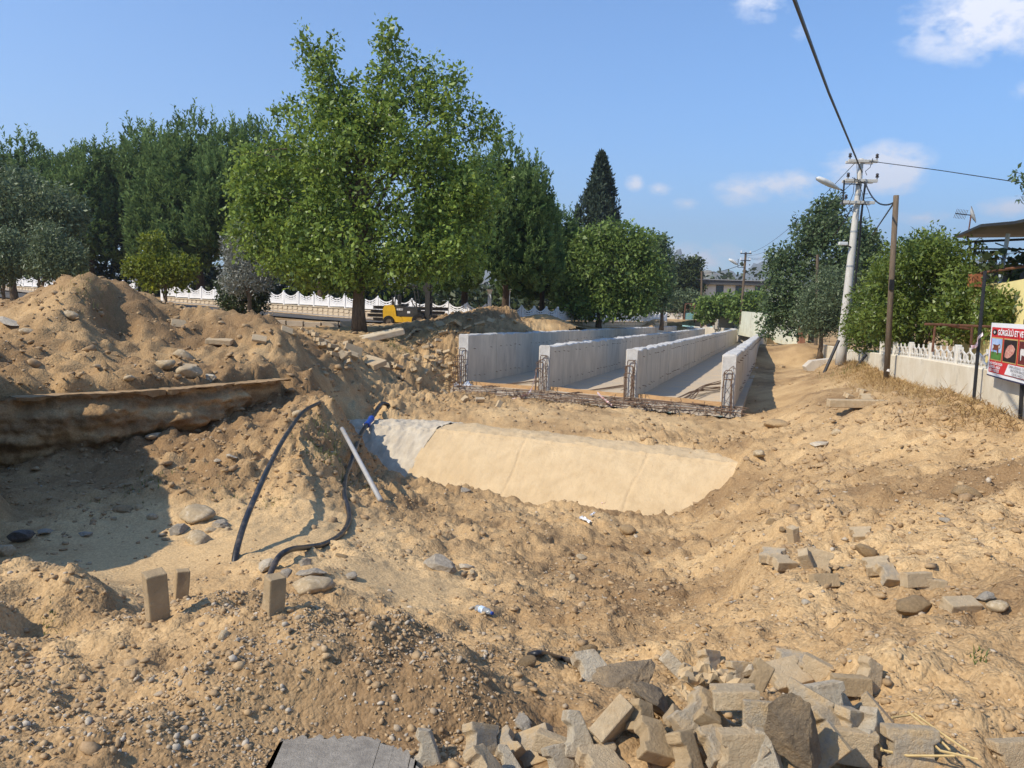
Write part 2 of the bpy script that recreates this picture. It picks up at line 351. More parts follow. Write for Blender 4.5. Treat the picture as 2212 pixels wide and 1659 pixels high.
class RBF:
    def __init__(s, P):
        P = np.array(P); s.q = s.w_(P[:, 0], P[:, 1]); n = len(P)
        d = np.sqrt(((s.q[:, None] - s.q[None]) ** 2).sum(-1) + 2e-4)
        A = np.zeros((n + 3, n + 3)); A[:n, :n] = d - np.eye(n) * 1e-3; A[:n, n] = 1; A[:n, n + 1:] = s.q; A[n, :n] = 1; A[n + 1:, :n] = s.q.T
        b = np.zeros(n + 3); b[:n] = P[:, 2]; s.c = np.linalg.lstsq(A, b, rcond=None)[0]
    @staticmethod
    def w_(x, y):
        yy = np.maximum(y, -3) + 4.5; return np.stack([x / yy * 1.6, np.log(yy)], -1)
    def __call__(s, x, y):
        sh = x.shape; q = s.w_(x.ravel(), y.ravel()).astype(np.float32); out = np.zeros(len(q), np.float32); n = len(s.q)
        sq = s.q.astype(np.float32); c = s.c.astype(np.float32)
        for i in range(0, len(q), 40000):
            k = q[i:i + 40000]
            d2 = (k[:, :1] - sq[None, :, 0]) ** 2; d2 += (k[:, 1:] - sq[None, :, 1]) ** 2; d2 += 2e-4; np.sqrt(d2, out=d2)
            out[i:i + 40000] = d2 @ c[:n] + c[n] + k @ c[n + 1:]
        return out.reshape(sh).astype(np.float64)
rbfL = RBF(L_PTS); rbfU = RBF(U_PTS)
LEDGE = [Vector((-5.3, 3.5)), Vector((-5.9, 6.5)), Vector((-6.3, 8.2)), Vector((-7.2, 10.2)), Vector((-8.5, 11.9)), atz(30, 857, 0).xy, atz(200, 848, 0).xy, atz(400, 838, 0).xy, atz(550, 823, 0).xy, atz(625, 816, 0).xy]
def ledge_dist(x, y):
    """signed distance to the cut edge, positive behind it"""
    best = np.full(x.shape, 1e9); sgn = np.ones(x.shape)
    for a, b in zip(LEDGE[:-1], LEDGE[1:]):
        e = b - a; l = e.length; e = e / l
        t = np.clip((x - a.x) * e.x + (y - a.y) * e.y, 0, l); dx = x - a.x - e.x * t; dy = y - a.y - e.y * t
        d = np.hypot(dx, dy); s = np.sign(e.x * (y - a.y) - e.y * (x - a.x)); k = d < best
        best = np.where(k, d, best); sgn = np.where(k, s, sgn)
    return best * sgn
_c0, _c1 = atz(928, 929, -1.34), atz(1566, 1004, -1.34); _e = (_c1 - _c0).xy.normalized()      # crease of the old vault; its crest lies behind
VC = [Vector((q.x - _e.y * .44, q.y + _e.x * .44, -1.3)) for q in (_c0, _c1)]
def base_height(x, y):
    zl = rbfL(x, y); near = (y > 5) & (y < 34) & (x < 2)
    zu = np.array(zl); 
    if near.any(): zu[near] = rbfU(x[near], y[near])
    ld = ledge_dist(x, y) - .52 + .12 * gnoise(x * .9, y * .9, 3) + .09 * gnoise(x * 3, y * 3, 8) + .04 * gnoise(x * 8, y * 8, 9)
    end = LEDGE[-1]
    soft = .16 + .9 * sstep(-.4, 1.6, (x - end.x) * .69 + (y - end.y) * .73)
    soft = soft + .9 * sstep(11.2, 9.6, y); m = sstep(-soft, .02, ld)
    fade = sstep(2.0, -1.0, x) * sstep(34, 28, y) * sstep(4.5, 6.5, y)
    # lay the soil lower where the old vault shows
    a, b = VC; e = (b - a).xy.normalized(); t = (x - a.x) * e.x + (y - a.y) * e.y; s_ = (x - a.x) * e.y - (y - a.y) * e.x
    vm_ = sstep(.12, .4, s_) * sstep(2.1, 1.7, s_) * sstep(-2.9, -2.2, t) * sstep(7.6, 6.9, t)
    return zl + (zu - zl) * m * fade - (.3 + .25 * sstep(.3, -.5, t)) * vm_, m
def blob(x, y, X, Y, z, rx, ry):
    p = atz(X, Y, z); return np.exp(-(((x - p.x) / rx) ** 2 + ((y - p.y) / ry) ** 2) ** 1.5)
def blobw(x, y, cx, cy, rx, ry): return np.exp(-(((x - cx) / rx) ** 2 + ((y - cy) / ry) ** 2) ** 1.5)
def ground(x, y, fine=True):
    z, m = base_height(x, y)
    # how rough the soil lies: freshly dug is cloddy, trodden or washed silt is smooth
    sm = blob(x, y, 330, 1190, -1.1, 1.6, 2.2) + blob(x, y, 640, 1120, -1.15, 1.1, 1.4) + .8 * blob(x, y, 860, 1270, -1.05, .8, .9) + .6 * blob(x, y, 1250, 915, -1.35, 5, 2.5) + .9 * blob(x, y, 1760, 840, -.85, 1.6, 9)
    sm = np.clip(sm, 0, .95); far = sstep(16, 60, y); out = sstep(70, 140, y) + sstep(40, 80, np.abs(x)); out = np.clip(out, 0, 1)
    rg = (1 - sm)
    amp = np.where(y > 45, .25, 1.0)
    z = z + rg * amp * (.11 * fbm(x * .9, y * .9, 11, 3) + .05 * fbm(x * 3, y * 3, 23, 3)) * (1 - .6 * far) * (1 - out)
    am = blobw(x, y, -.62, 2.72, .52, .34); z = z * (1 - am) - .03 * am; rg = rg * (1 - am)
    grav = np.clip(blob(x, y, 450, 1500, .1, 2.3, 1.3) + .2, 0, 1)
    if fine:
        nearf = (1 - sstep(10, 30, y))
        rz = np.clip(1.1 * sstep(-2.2, -4.2, x) * sstep(11, 13, y) * sstep(30, 22, y) + blob(x, y, 600, 965, -.75, 2.4, 3.4) + blob(x, y, 900, 790, -.5, 4, 6) + 1.2 * blobw(x, y, -1.6, 37, 4.5, 8) + .6 * sstep(2.0, 3.6, x) * sstep(22, 18, y) * (.35 + .65 * sstep(4, 9, y)) + .5 * blob(x, y, 800, 1000, -1.8, 3, 3), 0, 1.2)
        c0, v0 = cells(x * 1.7 + .4 * gnoise(x * 3, y * 3, 6), y * 1.7 + .4 * gnoise(x * 3, y * 3, 7), 35)
        z = z + rz * (.13 * np.sqrt(np.maximum(0, .34 * v0 - c0 ** 2)) * (v0 > .3) + .075 * fbm(x * 3.5, y * 3.5, 71, 4, .65)) * (1 - out)
        c1, v1 = cells(x * 3.2 + .3 * gnoise(x * 5, y * 5, 2), y * 3.2, 31)
        lump = np.sqrt(np.maximum(0, .36 * v1 - c1 ** 2))
        z = z + rg * (1 + .9 * rz) * (.10 * lump * (v1 > .35)) * (1 - .6 * grav) * (1 - out) * (1 - far)
        c2, v2 = cells(x * 9, y * 9 + .3 * gnoise(x * 9, y * 9, 4), 41)
        z = z + rg * .05 * np.sqrt(np.maximum(0, .4 * v2 - c2 ** 2)) * (v2 > .3) * nearf * (1 - .3 * grav)
        c3, v3 = cells(x * 24, y * 24, 51)
        z = z + (rg * .8 + .04) * .022 * np.sqrt(np.maximum(0, .42 * v3 - c3 ** 2)) * (v3 > .25) * (1 - sstep(5, 12, y))
        z = z + rg * .012 * fbm(x * 14, y * 14, 61, 3) * nearf
    return z
def gz(x, y):
    return float(ground(np.array([float(x)]), np.array([float(y)]))[0])
def gp(X, Y, z0, lift=0.0):
    """point on the terrain close to where photo position X,Y meets height z0"""
    v = ray(X, Y); t = (z0 - CAM[2]) / v[2]
    for i in range(6):
        p = CAM + v * t; g = gz(p[0], p[1]); t = t + .6 * ((g - CAM[2]) / v[2] - t)
    p = CAM + v * t; return Vector((p[0], p[1], gz(p[0], p[1]) + lift))
def hit(X, Y, dmax=60.0, lift=0.0, dmin=2.0, raise_=0.0):
    """first point where the sight line through X,Y meets the terrain"""
    v = ray(X, Y); d = np.exp(np.linspace(math.log(dmin), math.log(dmax), 700)); t = d / v[1]
    P = CAM[None] + v[None] * t[:, None]; g = ground(P[:, 0], P[:, 1])
    g = g + raise_; k = np.nonzero(P[:, 2] <= g)[0]; i = k[0] if len(k) else len(d) - 1
    return Vector((P[i, 0], P[i, 1], g[i] + lift))
def grid_axis(segs):
    out = [segs[0][0]]
    for a, b, f in segs:
        while out[-1] < b - 1e-9: out.append(min(b, out[-1] + max(f(out[-1]), 1e-3)))
    return np.array(out)
xs = grid_axis([(0, 4, lambda q: .024), (4, 60, lambda q: .0105 * q), (60, 6000, lambda q: .09 * q)])
xs = np.concatenate([-xs[:0:-1], xs])
ys = grid_axis([(-8, 1.6, lambda q: .25), (1.6, 2.6, lambda q: .018), (2.6, 32, lambda q: .0072 * q), (32, 58, lambda q: .0085 * q), (58, 130, lambda q: .02 * q), (130, 6000, lambda q: .09 * q)])
GX, GY = np.meshgrid(xs, ys)
# snap columns to the culvert's outer walls so that the cut falls inside the concrete
for k in ('A', 'D'):
    for i in np.nonzero((ys > NEAR[k] - 1) & (ys < 95))[0]:
        xw = ch_x(k, ys[i]); j = np.argmin(np.abs(GX[i] - xw)); GX[i, j] = xw
GZ = ground(GX, GY)
ins = np.zeros(GX.shape, bool)
cxm = (GX[:-1, :-1] + GX[1:, 1:] + GX[1:, :-1] + GX[:-1, 1:]) / 4; cym = (GY[:-1, :-1] + GY[1:, 1:]) / 2
xa = CH * cym + OFF['A']; xd = CH * cym + OFF['D'] + .75 * np.maximum(0, (cym - 50) / 38) ** 2
xd = np.where(cym > 83, np.interp(cym, [83, 94, 100, 103], [27.7, 27.1, 24.7, 21.7]), xd)
cut = (cxm > xa) & (cxm < xd) & (cym > front_d(cxm) + .25) & (cym < 103)
ny, nx = GX.shape; idx = np.arange(ny * nx).reshape(ny, nx)
Q = np.stack([idx[:-1, :-1], idx[:-1, 1:], idx[1:, 1:], idx[1:, :-1]], -1)[~cut]
# tint: 0 pale silt ... 1 dark dug soil
tn = .45 + .6 * fbm(GX * .4, GY * .4, 77, 4) + .2 * fbm(GX * 2.2, GY * 2.2, 87, 3)
tn += .35 * np.clip(sstep(-3, -5, GX) * sstep(10.5, 13, GY) * sstep(30, 20, GY), 0, 1) + .3 * blob(GX, GY, 620, 960, -.75, 2.2, 3.2) + .3 * blob(GX, GY, 120, 1330, -.3, 1.2, .6) + .36 * blob(GX, GY, 450, 1500, .1, 2.3, 1.2) + .35 * blobw(GX, GY, -1.6, 37, 4.5, 8)
tn -= .55 * blob(GX, GY, 330, 1190, -1.1, 1.8, 2.4) + .5 * blob(GX, GY, 640, 1120, -1.15, 1.2, 1.4) + .45 * blob(GX, GY, 860, 1270, -1.05, .9, .9) + .25 * blob(GX, GY, 1250, 915, -1.35, 5, 2.5) + .2 * blob(GX, GY, 1760, 840, -.85, 1.6, 9) - .08 * blob(GX, GY, 1900, 1050, -.5, 4, 5)
gme = fast_mesh('ground', np.stack([GX, GY, GZ], -1).reshape(-1, 3), Q, {'tint': np.clip(tn, 0, 1).ravel(), 'rough': np.clip(1 - 1.1 * (blob(GX, GY, 330, 1190, -1.1, 1.6, 2.2) + blob(GX, GY, 640, 1120, -1.15, 1.1, 1.4) + .8 * blob(GX, GY, 860, 1270, -1.05, .8, .9) + .5 * blob(GX, GY, 1250, 915, -1.35, 5, 2.5) + .7 * blob(GX, GY, 1760, 840, -.85, 1.6, 9)), .08, 1).ravel()}, smooth=True)
def ground_mat():
    ma = bpy.data.materials.new('soil'); ma.use_nodes = True; nt = ma.node_tree; N = nt.nodes; L = nt.links
    b = N['Principled BSDF']; b.inputs['Roughness'].default_value = .95; b.inputs['Specular IOR Level'].default_value = .1
    a = N.new('ShaderNodeAttribute'); a.attribute_name = 'tint'; tc = N.new('ShaderNodeTexCoord')
    n1 = N.new('ShaderNodeTexNoise'); n1.inputs['Scale'].default_value = 9; n1.inputs['Detail'].default_value = 9; n1.inputs['Roughness'].default_value = .68; L.new(tc.outputs['Object'], n1.inputs['Vector'])
    ad = N.new('ShaderNodeMath'); ad.operation = 'MULTIPLY_ADD'; L.new(n1.outputs['Fac'], ad.inputs[0]); ad.inputs[1].default_value = .7; ad.inputs[2].default_value = -.35
    s = N.new('ShaderNodeMath'); s.operation = 'ADD'; L.new(a.outputs['Fac'], s.inputs[0]); L.new(ad.outputs[0], s.inputs[1])
    r = N.new('ShaderNodeValToRGB'); L.new(s.outputs[0], r.inputs[0]); e = r.color_ramp.elements
    e[0].position = 0; e[0].color = (.56, .392, .205, 1); e[1].position = 1; e[1].color = (.255, .163, .083, 1)
    q = e.new(.45); q.color = (.435, .292, .148, 1)
    # small pale and dark grit
    v = N.new('ShaderNodeTexVoronoi'); v.inputs['Scale'].default_value = 62; L.new(tc.outputs['Object'], v.inputs['Vector'])
    vr = N.new('ShaderNodeValToRGB'); L.new(v.outputs['Color'], vr.inputs[0]); ve = vr.color_ramp.elements
    ve[0].position = .1; ve[0].color = (.66, .60, .54, 1); ve[1].position = .9; ve[1].color = (1.25, 1.25, 1.25, 1)
    mx = N.new('ShaderNodeMix'); mx.data_type = 'RGBA'; mx.blend_type = 'MULTIPLY'; mx.inputs['Factor'].default_value = .55
    L.new(r.outputs[0], mx.inputs['A']); L.new(vr.outputs[0], mx.inputs['B']); L.new(mx.outputs['Result'], b.inputs['Base Color'])
    n2 = N.new('ShaderNodeTexNoise'); n2.inputs['Scale'].default_value = 30; n2.inputs['Detail'].default_value = 5; n2.inputs['Roughness'].default_value = .55; L.new(tc.outputs['Object'], n2.inputs['Vector'])
    bp = N.new('ShaderNodeBump'); bp.inputs['Strength'].default_value = .55; bp.inputs['Distance'].default_value = .03; L.new(n2.outputs['Fac'], bp.inputs['Height'])
    bp2 = N.new('ShaderNodeBump'); bp2.inputs['Strength'].default_value = .8; bp2.inputs['Distance'].default_value = .02; L.new(v.outputs['Distance'], bp2.inputs['Height']); bp2.invert = True; L.new(bp.outputs[0], bp2.inputs['Normal'])
    v3 = N.new('ShaderNodeTexVoronoi'); v3.inputs['Scale'].default_value = 24; v3.inputs['Randomness'].default_value = 1; L.new(tc.outputs['Object'], v3.inputs['Vector'])
    bp3 = N.new('ShaderNodeBump'); bp3.invert = True; rs = N.new('ShaderNodeMath'); rs.operation = 'MULTIPLY'; ra = N.new('ShaderNodeAttribute'); ra.attribute_name = 'rough'; L.new(ra.outputs['Fac'], rs.inputs[0]); rs.inputs[1].default_value = .3; L.new(rs.outputs[0], bp3.inputs['Strength']); L.new(rs.outputs[0], bp2.inputs['Strength']); bp3.inputs['Distance'].default_value = .028; L.new(v3.outputs['Distance'], bp3.inputs['Height']); L.new(bp2.outputs[0], bp3.inputs['Normal'])
    L.new(bp3.outputs[0], b.inputs['Normal']); return ma
M_SOIL = ground_mat()
tag(obj('ground', gme, M_SOIL), 'sandy excavated soil of the building site', None, None, 'structure')
# ------------------------------------------------------------------ box culvert under construction
M_CONC = mat('formed concrete', (.62, .55, .445), .9, .12, 2.0, col2=(.46, .405, .325), bump=.5, bscale=30, stretch=(1, 1, .35), detail=9, blotch=((.30, .275, .24), 2.2, .60, .76))
M_CONCT = mat('rough concrete', (.58, .56, .52), .95, .15, 5, col2=(.42, .40, .37), bump=.9, bscale=25)
M_LIP = mat('broken slab edge', (.40, .34, .27), .95, .2, 6, col2=(.26, .22, .17), bump=1.0, bscale=20)
M_SLAB = mat('dusty slab', (.52, .40, .26), .95, .12, 1.2, col2=(.42, .36, .28), bump=.3, bscale=20)
M_REBAR = mat('rusty steel', (.20, .125, .08), .85, .25, 8, col2=(.12, .08, .055))
M_WOOD = mat('raw plank wood', (.52, .33, .16), .8, .2, 5, col2=(.36, .21, .1), stretch=(1, 8, 8), bump=.2, bscale=30)
M_PLASTIC_W = mat('white plastic film', (.8, .8, .8), .4, .1, 4, spec=.4)
TH = .42
culvert = empty('box_culvert', (ch_x('C', 26), 26, ch_bot(26)), 0, 'grey concrete box culvert with four long open walls and rusty rebar ends', 'culvert')
COFF = Vector(culvert.location)
def local(p): return Vector(p) - COFF
FARC = [(ch_x('D', 83) , 83), (27.75, 89), (26.9, 94.5), (24.7, 99.5), (21.7, 102.5), (18, 104)]
def wall_mesh(path, mb, seed, extra=(0, 0)):
    """wall along a plan path, with formwork panels: every panel a little proud or back, joints recessed"""
    rr = random.Random(seed); P = [Vector((p[0], p[1])) for p in path]
    L_ = [0]
    for a, b in zip(P[:-1], P[1:]): L_.append(L_[-1] + (b - a).length)
    def pt(s):
        for i in range(len(P) - 1):
            if s <= L_[i + 1] or i == len(P) - 2:
                t = (s - L_[i]) / (L_[i + 1] - L_[i]); e = (P[i + 1] - P[i]).normalized(); return P[i].lerp(P[i + 1], t), e
    stations = []; s = 0
    while s < L_[-1] - .02:
        e = min(L_[-1], s + rr.choice((1.8, 2.4, 2.4, 3.0))); o1, o2 = rr.uniform(-.014, .014), rr.uniform(-.014, .014)
        k = max(2, int((e - s) / .35))
        stations += [(s + .0, o1 - .022, o2 - .022), (s + .02, o1 - .02, o2 - .02), (s + .03, o1, o2)] + [(s + (e - s) * q / k, o1, o2) for q in range(1, k)] + [(e - .02, o1, o2)]; s = e
    stations.append((L_[-1], 0, 0)); vs = []; fs = []
    for s, o1, o2 in stations:
        p, e = pt(s); n = Vector((e.y, -e.x)); zt = ch_top(p.y) + rr.uniform(-.035, .04) + extra[0] + (extra[1] - extra[0]) * min(1, s / L_[-1]); zb = ch_bot(p.y) - .3
        for off, z in ((-TH/2 - o1, zb), (-TH/2 - o1, zt - .03), (-TH/2 - o1 + .03, zt + rr.uniform(-.01, .012)), (rr.uniform(-.03,.03), zt + rr.uniform(0, .02)), (TH/2 + o2 - .03, zt + rr.uniform(-.01, .012)), (TH/2 + o2, zt - .03), (TH/2 + o2, zb)):
            q = p + n * off; vs.append(local((q.x, q.y, z)))
    k = 7; n_ = len(stations); mi = []
    for i in range(n_ - 1):
        for j in range(k - 1): fs.append((i * k + j, i * k + j + 1, (i + 1) * k + j + 1, (i + 1) * k + j)); mi.append(1 if 1 <= j <= 4 else 0)
    fs += [tuple(range(k))[::-1], tuple((n_ - 1) * k + j for j in range(k))]; mi += [1, 1]
    o = len(mb.v); mb.v += vs; mb.f += [tuple(i + o for i in f) for f in fs]; mb.m += mi
    return pt, L_[-1]
PATHS = {}
for k in 'ABCD':
    path = [(ch_x(k, d), d) for d in np.linspace(NEAR[k], FAR[k] if k != 'D' else 82.5, 6)]
    if k in 'BC':      # the inner walls bend left at their far end
        path += [(path[-1][0] + .2, FAR[k] + 2.5), (path[-1][0] - .5, FAR[k] + 5)]
    PATHS[k] = path
    mb = MB(); pt, ln = wall_mesh(path, mb, ord(k), (.28, .15) if k == 'A' else (0, 0)); wo = mb.build('wall', None, culvert, False, [M_CONC, M_CONCT])
    # cut tie rods that stick out of both faces, in three courses
    tr = MB(); rr = random.Random(ord(k) + 3); s = .5
    while s < min(ln, 45):
        for h in (.3, 1.34):
            if rr.random() < .35: continue
            p, e = pt(s + rr.uniform(-.08, .08)); n = Vector((e.y, -e.x)); z = ch_bot(p.y) + h + rr.uniform(-.03, .03)
            for sd in ((1, -1) if k == 'D' else (1,)):
                a = p + n * sd * (TH/2 - .02); b = p + n * sd * (TH/2 + rr.uniform(.05, .10))
                tr.tube([local((a.x, a.y, z)), local((b.x, b.y, z - rr.uniform(-.01, .03)))], .009, 4)
        s += .6
    tag(tr.build('tie_rods', M_REBAR, wo), kind='stuff')
mb = MB(); wall_mesh(FARC, mb, 77); mb.build('end_wall', None, culvert, False, [M_CONC, M_CONCT])
# the slab
sl_ = MB(); prev = None; vs = []; fs = []; D_ = [None] + list(np.linspace(30, 82, 9)) + [94, 99.5, 102]
for d in D_:
    if d is None: a = (ch_x('A', NEAR['A']) - .3, NEAR['A'] - .12); b = (ch_x('D', NEAR['D']) + .45, NEAR['D'] - .12)
    else:
        a = (ch_x('A', d) - .3, d); b = (ch_x('D', d) + .45, d) if d < 83 else (np.interp(d, [83, 94, 100, 103], [27.7, 27.1, 24.7, 21.7]) + .4, d)
    for q in (a, b):
        z = ch_bot(q[1]); vs += [local((q[0], q[1], z)), local((q[0], q[1], z - .33))]
for i in range(len(D_) - 1):
    o = i * 4; fs += [(o, o + 2, o + 6, o + 4), (o + 2, o + 3, o + 7, o + 6), (o + 1, o, o + 4, o + 5)]
fs.append((1, 3, 2, 0))
sl_.add(vs, fs); sl_.build('floor_slab', M_SLAB, culvert)
# rough front lip of the slab, broken concrete
rr = random.Random(3); lip = MB(); a = Vector((ch_x('A', NEAR['A']) - .3, NEAR['A'] - .13, 0)); b = Vector((ch_x('D', NEAR['D']) + .45, NEAR['D'] - .13, 0))
NL = 90; vs = []; fs = []
for i in range(NL + 1):
    p = a.lerp(b, i / NL); zb = ch_bot(p.y); nrm = Vector((-.40, -.92, 0))
    for j, (o, z) in enumerate(((0, -.04), (.12, -.05), (.3, -.14), (.38, -.3))):
        q = p + nrm * (o + rr.uniform(-.06, .06)); vs.append(local((q.x, q.y, zb + z + rr.uniform(-.04, .035))))
for i in range(NL):
    for j in range(3): fs.append((i*4+j, i*4+j+1, (i+1)*4+j+1, (i+1)*4+j))
lip.add(vs, [f[::-1] for f in fs]); lip.build('broken_lip', M_LIP, culvert)
# rebar: projecting mat in front of the slab
mt = MB(); rr = random.Random(9)
for i in range(11):           # long bars along the front
    o = .12 + i * .085 + rr.uniform(-.03, .03); z = rr.uniform(-.26, .02) if i > 2 else rr.uniform(-.05, .06); s0, s1 = rr.uniform(-.02, .15), rr.uniform(.7, 1.03)
    if i % 3 == 0: s0, s1 = rr.uniform(.25, .5), 1.02
    pts = []
    for q in range(12):
        t = s0 + (s1 - s0) * q / 11; p = a.lerp(b, t) + Vector((-.40, -.92, 0)) * (o + rr.uniform(-.025, .025)); pts.append(local((p.x, p.y, ch_bot(p.y) + z + rr.uniform(-.03, .03))))
    mt.tube(pts, .012, 5)
for i in range(120):          # short bars sticking out
    t = rr.random(); p = a.lerp(b, t); dr = Vector((rr.uniform(-.75, .35), -1, rr.uniform(-.15, .16))).normalized() * rr.uniform(.35, 1.25); z = ch_bot(p.y) + rr.uniform(-.22, .03)
    q0 = Vector((p.x, p.y, z)); q1 = q0 + dr; pts = [local(q0), local(q0.lerp(q1, .6)), local(q1 + Vector((0, 0, rr.uniform(-.08, .05))))]
    if rr.random() < .35: pts.append(local(q1 + Vector((rr.uniform(-.05, .05), 0, rr.choice((-.16, .14))))))
    mt.tube(pts, .011, 5)
tag(mt.build('projecting_bars', M_REBAR, culvert), kind='stuff')
# a cage of verticals and hoops at each wall end
for k in 'ABCD':
    d = NEAR[k]; c = Vector((ch_x(k, d), d)); e = Vector((CH, 1)).normalized(); n = Vector((e.y, -e.x)); rr = random.Random(ord(k) * 3)
    cage = empty('rebar_cage', local((c.x, c.y, 0))); cage.parent = culvert
    B_ = ch_bot(d); H_ = 1.32 if k != 'D' else 1.12
    def cp(f, s, z): q = n * s - e * f; return Vector((q.x, q.y, B_ + z))
    for row, f in enumerate((.06, .24, .42, .6)):
        if k == 'D' and row > 2: continue
        h = H_ * (1 - .12 * row) + rr.uniform(-.1, .12); g = rr.uniform(-.04, .04)
        # upside-down U bar
        pts = [cp(f, -.12 + g, -.25), cp(f, -.12 + g * .5, h * .6), cp(f + .02, -.12, h - .05), cp(f + .02, -.08, h), cp(f + .02, .08, h), cp(f + .02, .12, h - .05), cp(f, .12 + g * .5, h * .6), cp(f, .12 - g, -.25)]
        MB().tube(pts, .016, 5).build('hoop_bar', M_REBAR, cage)
    for q in range(7):
        z = .1 + q * .19 + rr.uniform(-.03, .03); sd = -.13 if q % 2 else .13; ln = rr.uniform(.5, 1.0); dn = rr.uniform(-.12, .1)
        MB().tube([cp(-.1, sd, z), cp(ln * .6, sd, z + dn * .4), cp(ln, sd + rr.uniform(-.1, .1), z + dn)], .010, 5).build('horizontal_bar', M_REBAR, cage)
    for q in range(4):
        z = .2 + q * .28; MB().tube([cp(.02, .1, z + .2), cp(.5, -.1 + rr.uniform(-.1, .2), z - .08)], .009, 5).build('brace_bar', M_REBAR, cage)
# long loose bars sticking out to the left of the left wall
for q in range(5):
    rr = random.Random(40 + q); p0 = Vector((ch_x('A', 28.5) + .2, 28.3, ch_bot(28) + .15 + q * .2)); p1 = p0 + Vector((-rr.uniform(1.4, 2.4), -rr.uniform(.1, .5), rr.uniform(-.55, .05) - q * .04))
    MB().tube([local(p0), local(p0.lerp(p1, .5) + Vector((0, 0, .05))), local(p1)], .011, 5).build('projecting_bar', M_REBAR, culvert)
# formwork planks across the mouths
for (k0, k1, lab) in (('A', 'B', 'wooden formwork plank across the leftmost culvert mouth'), ('B', 'C', 'wooden formwork plank across the middle culvert mouth'), ('C', 'D', 'wooden formwork plank across the rightmost culvert mouth')):
    p = Vector((ch_x(k0, NEAR[k0]) + .3, NEAR[k0] + .0, ch_bot(NEAR[k0]))); q = Vector((ch_x(k1, NEAR[k1]) - .15, NEAR[k1] + .02, ch_bot(NEAR[k1])))
    c = (p + q) / 2; ln = (q - p).length; r_ = math.atan2(q.y - p.y, q.x - p.x)
    mb = MB(); n = 8; vs = []
    for i in range(n + 1):
        x = -ln / 2 + ln * i / n; wv = .012 * math.sin(i * 1.7)
        for y, z in ((-.02, .0), (.02, .0), (.02, .13), (-.02, .13)): vs.append((x, y + wv, z + wv * .4))
    fs = [(0, 1, 2, 3), tuple(n * 4 + j for j in (3, 2, 1, 0))]
    for i in range(n):
        for j in range(4): fs.append((i*4+j, (i+1)*4+j, (i+1)*4+(j+1) % 4, i*4+(j+1) % 4))
    mb.add(vs, fs); o = mb.build('formwork_plank', M_WOOD); o.location = c + Vector((-.05, -.13, .0)); o.rotation_euler = (0, math.asin((p.z - q.z) / ln), r_); tag(o, lab, 'plank', 'planks across the culvert mouths')
# bundle of bars lying in the right-hand cell
rb = empty('rebar_bundle', at(1560, 800, 26.5), 0, 'loose bundle of rusty reinforcing bars lying in the right culvert cell', 'rebar'); rb.location.z = ch_bot(27)
rr = random.Random(8)
for i in range(9):
    p0 = Vector((ch_x('C', 25.5) + 1.3 + i * .09, 25.0 + rr.uniform(-.2, .2), ch_bot(25) + .02 + .02 * (i % 3))); p1 = Vector((ch_x('D', 30) - .35 - rr.uniform(0, .25), 29.5 + rr.uniform(-.6, .8), ch_bot(30) + .04 + .03 * i))
    md = p0.lerp(p1, .5) + Vector((-.2 + .05 * rr.random(), .1, .12 + rr.uniform(-.05, .05)))
    MB().tube([p0 - rb.location, p0.lerp(md, .55) - rb.location + Vector((0, 0, .04)), md - rb.location, md.lerp(p1, .5) - rb.location, p1 - rb.location], .016, 5).build('bar', M_REBAR, rb)
for k, n_, lab in (('A', 4, 'few rusty bars lying on the floor of the leftmost culvert cell'), ('B', 4, 'few rusty bars lying on the floor of the middle culvert cell')):
    nk = {'A': 'B', 'B': 'C'}[k]; d = NEAR[nk]; t = empty('rebar_bundle', (ch_x(nk, d) - 1.5, d + .4, ch_bot(d)), 0, lab, 'rebar'); rr = random.Random(ord(k))
    for i in range(n_):
        p0 = Vector((ch_x(nk, d) - 2.2 + i * .12, d + .3 + rr.uniform(-.2, .3), ch_bot(d) + .03)); p1 = Vector((ch_x(nk, d + 5) - .35, d + 5 + rr.uniform(-.8, 1), ch_bot(d + 5) + .04))
        MB().tube([p0 - Vector(t.location), p0.lerp(p1, .5) - Vector(t.location) + Vector((rr.uniform(-.1, .1), 0, .02)), p1 - Vector(t.location)], .014, 5).build('bar', M_REBAR, t)
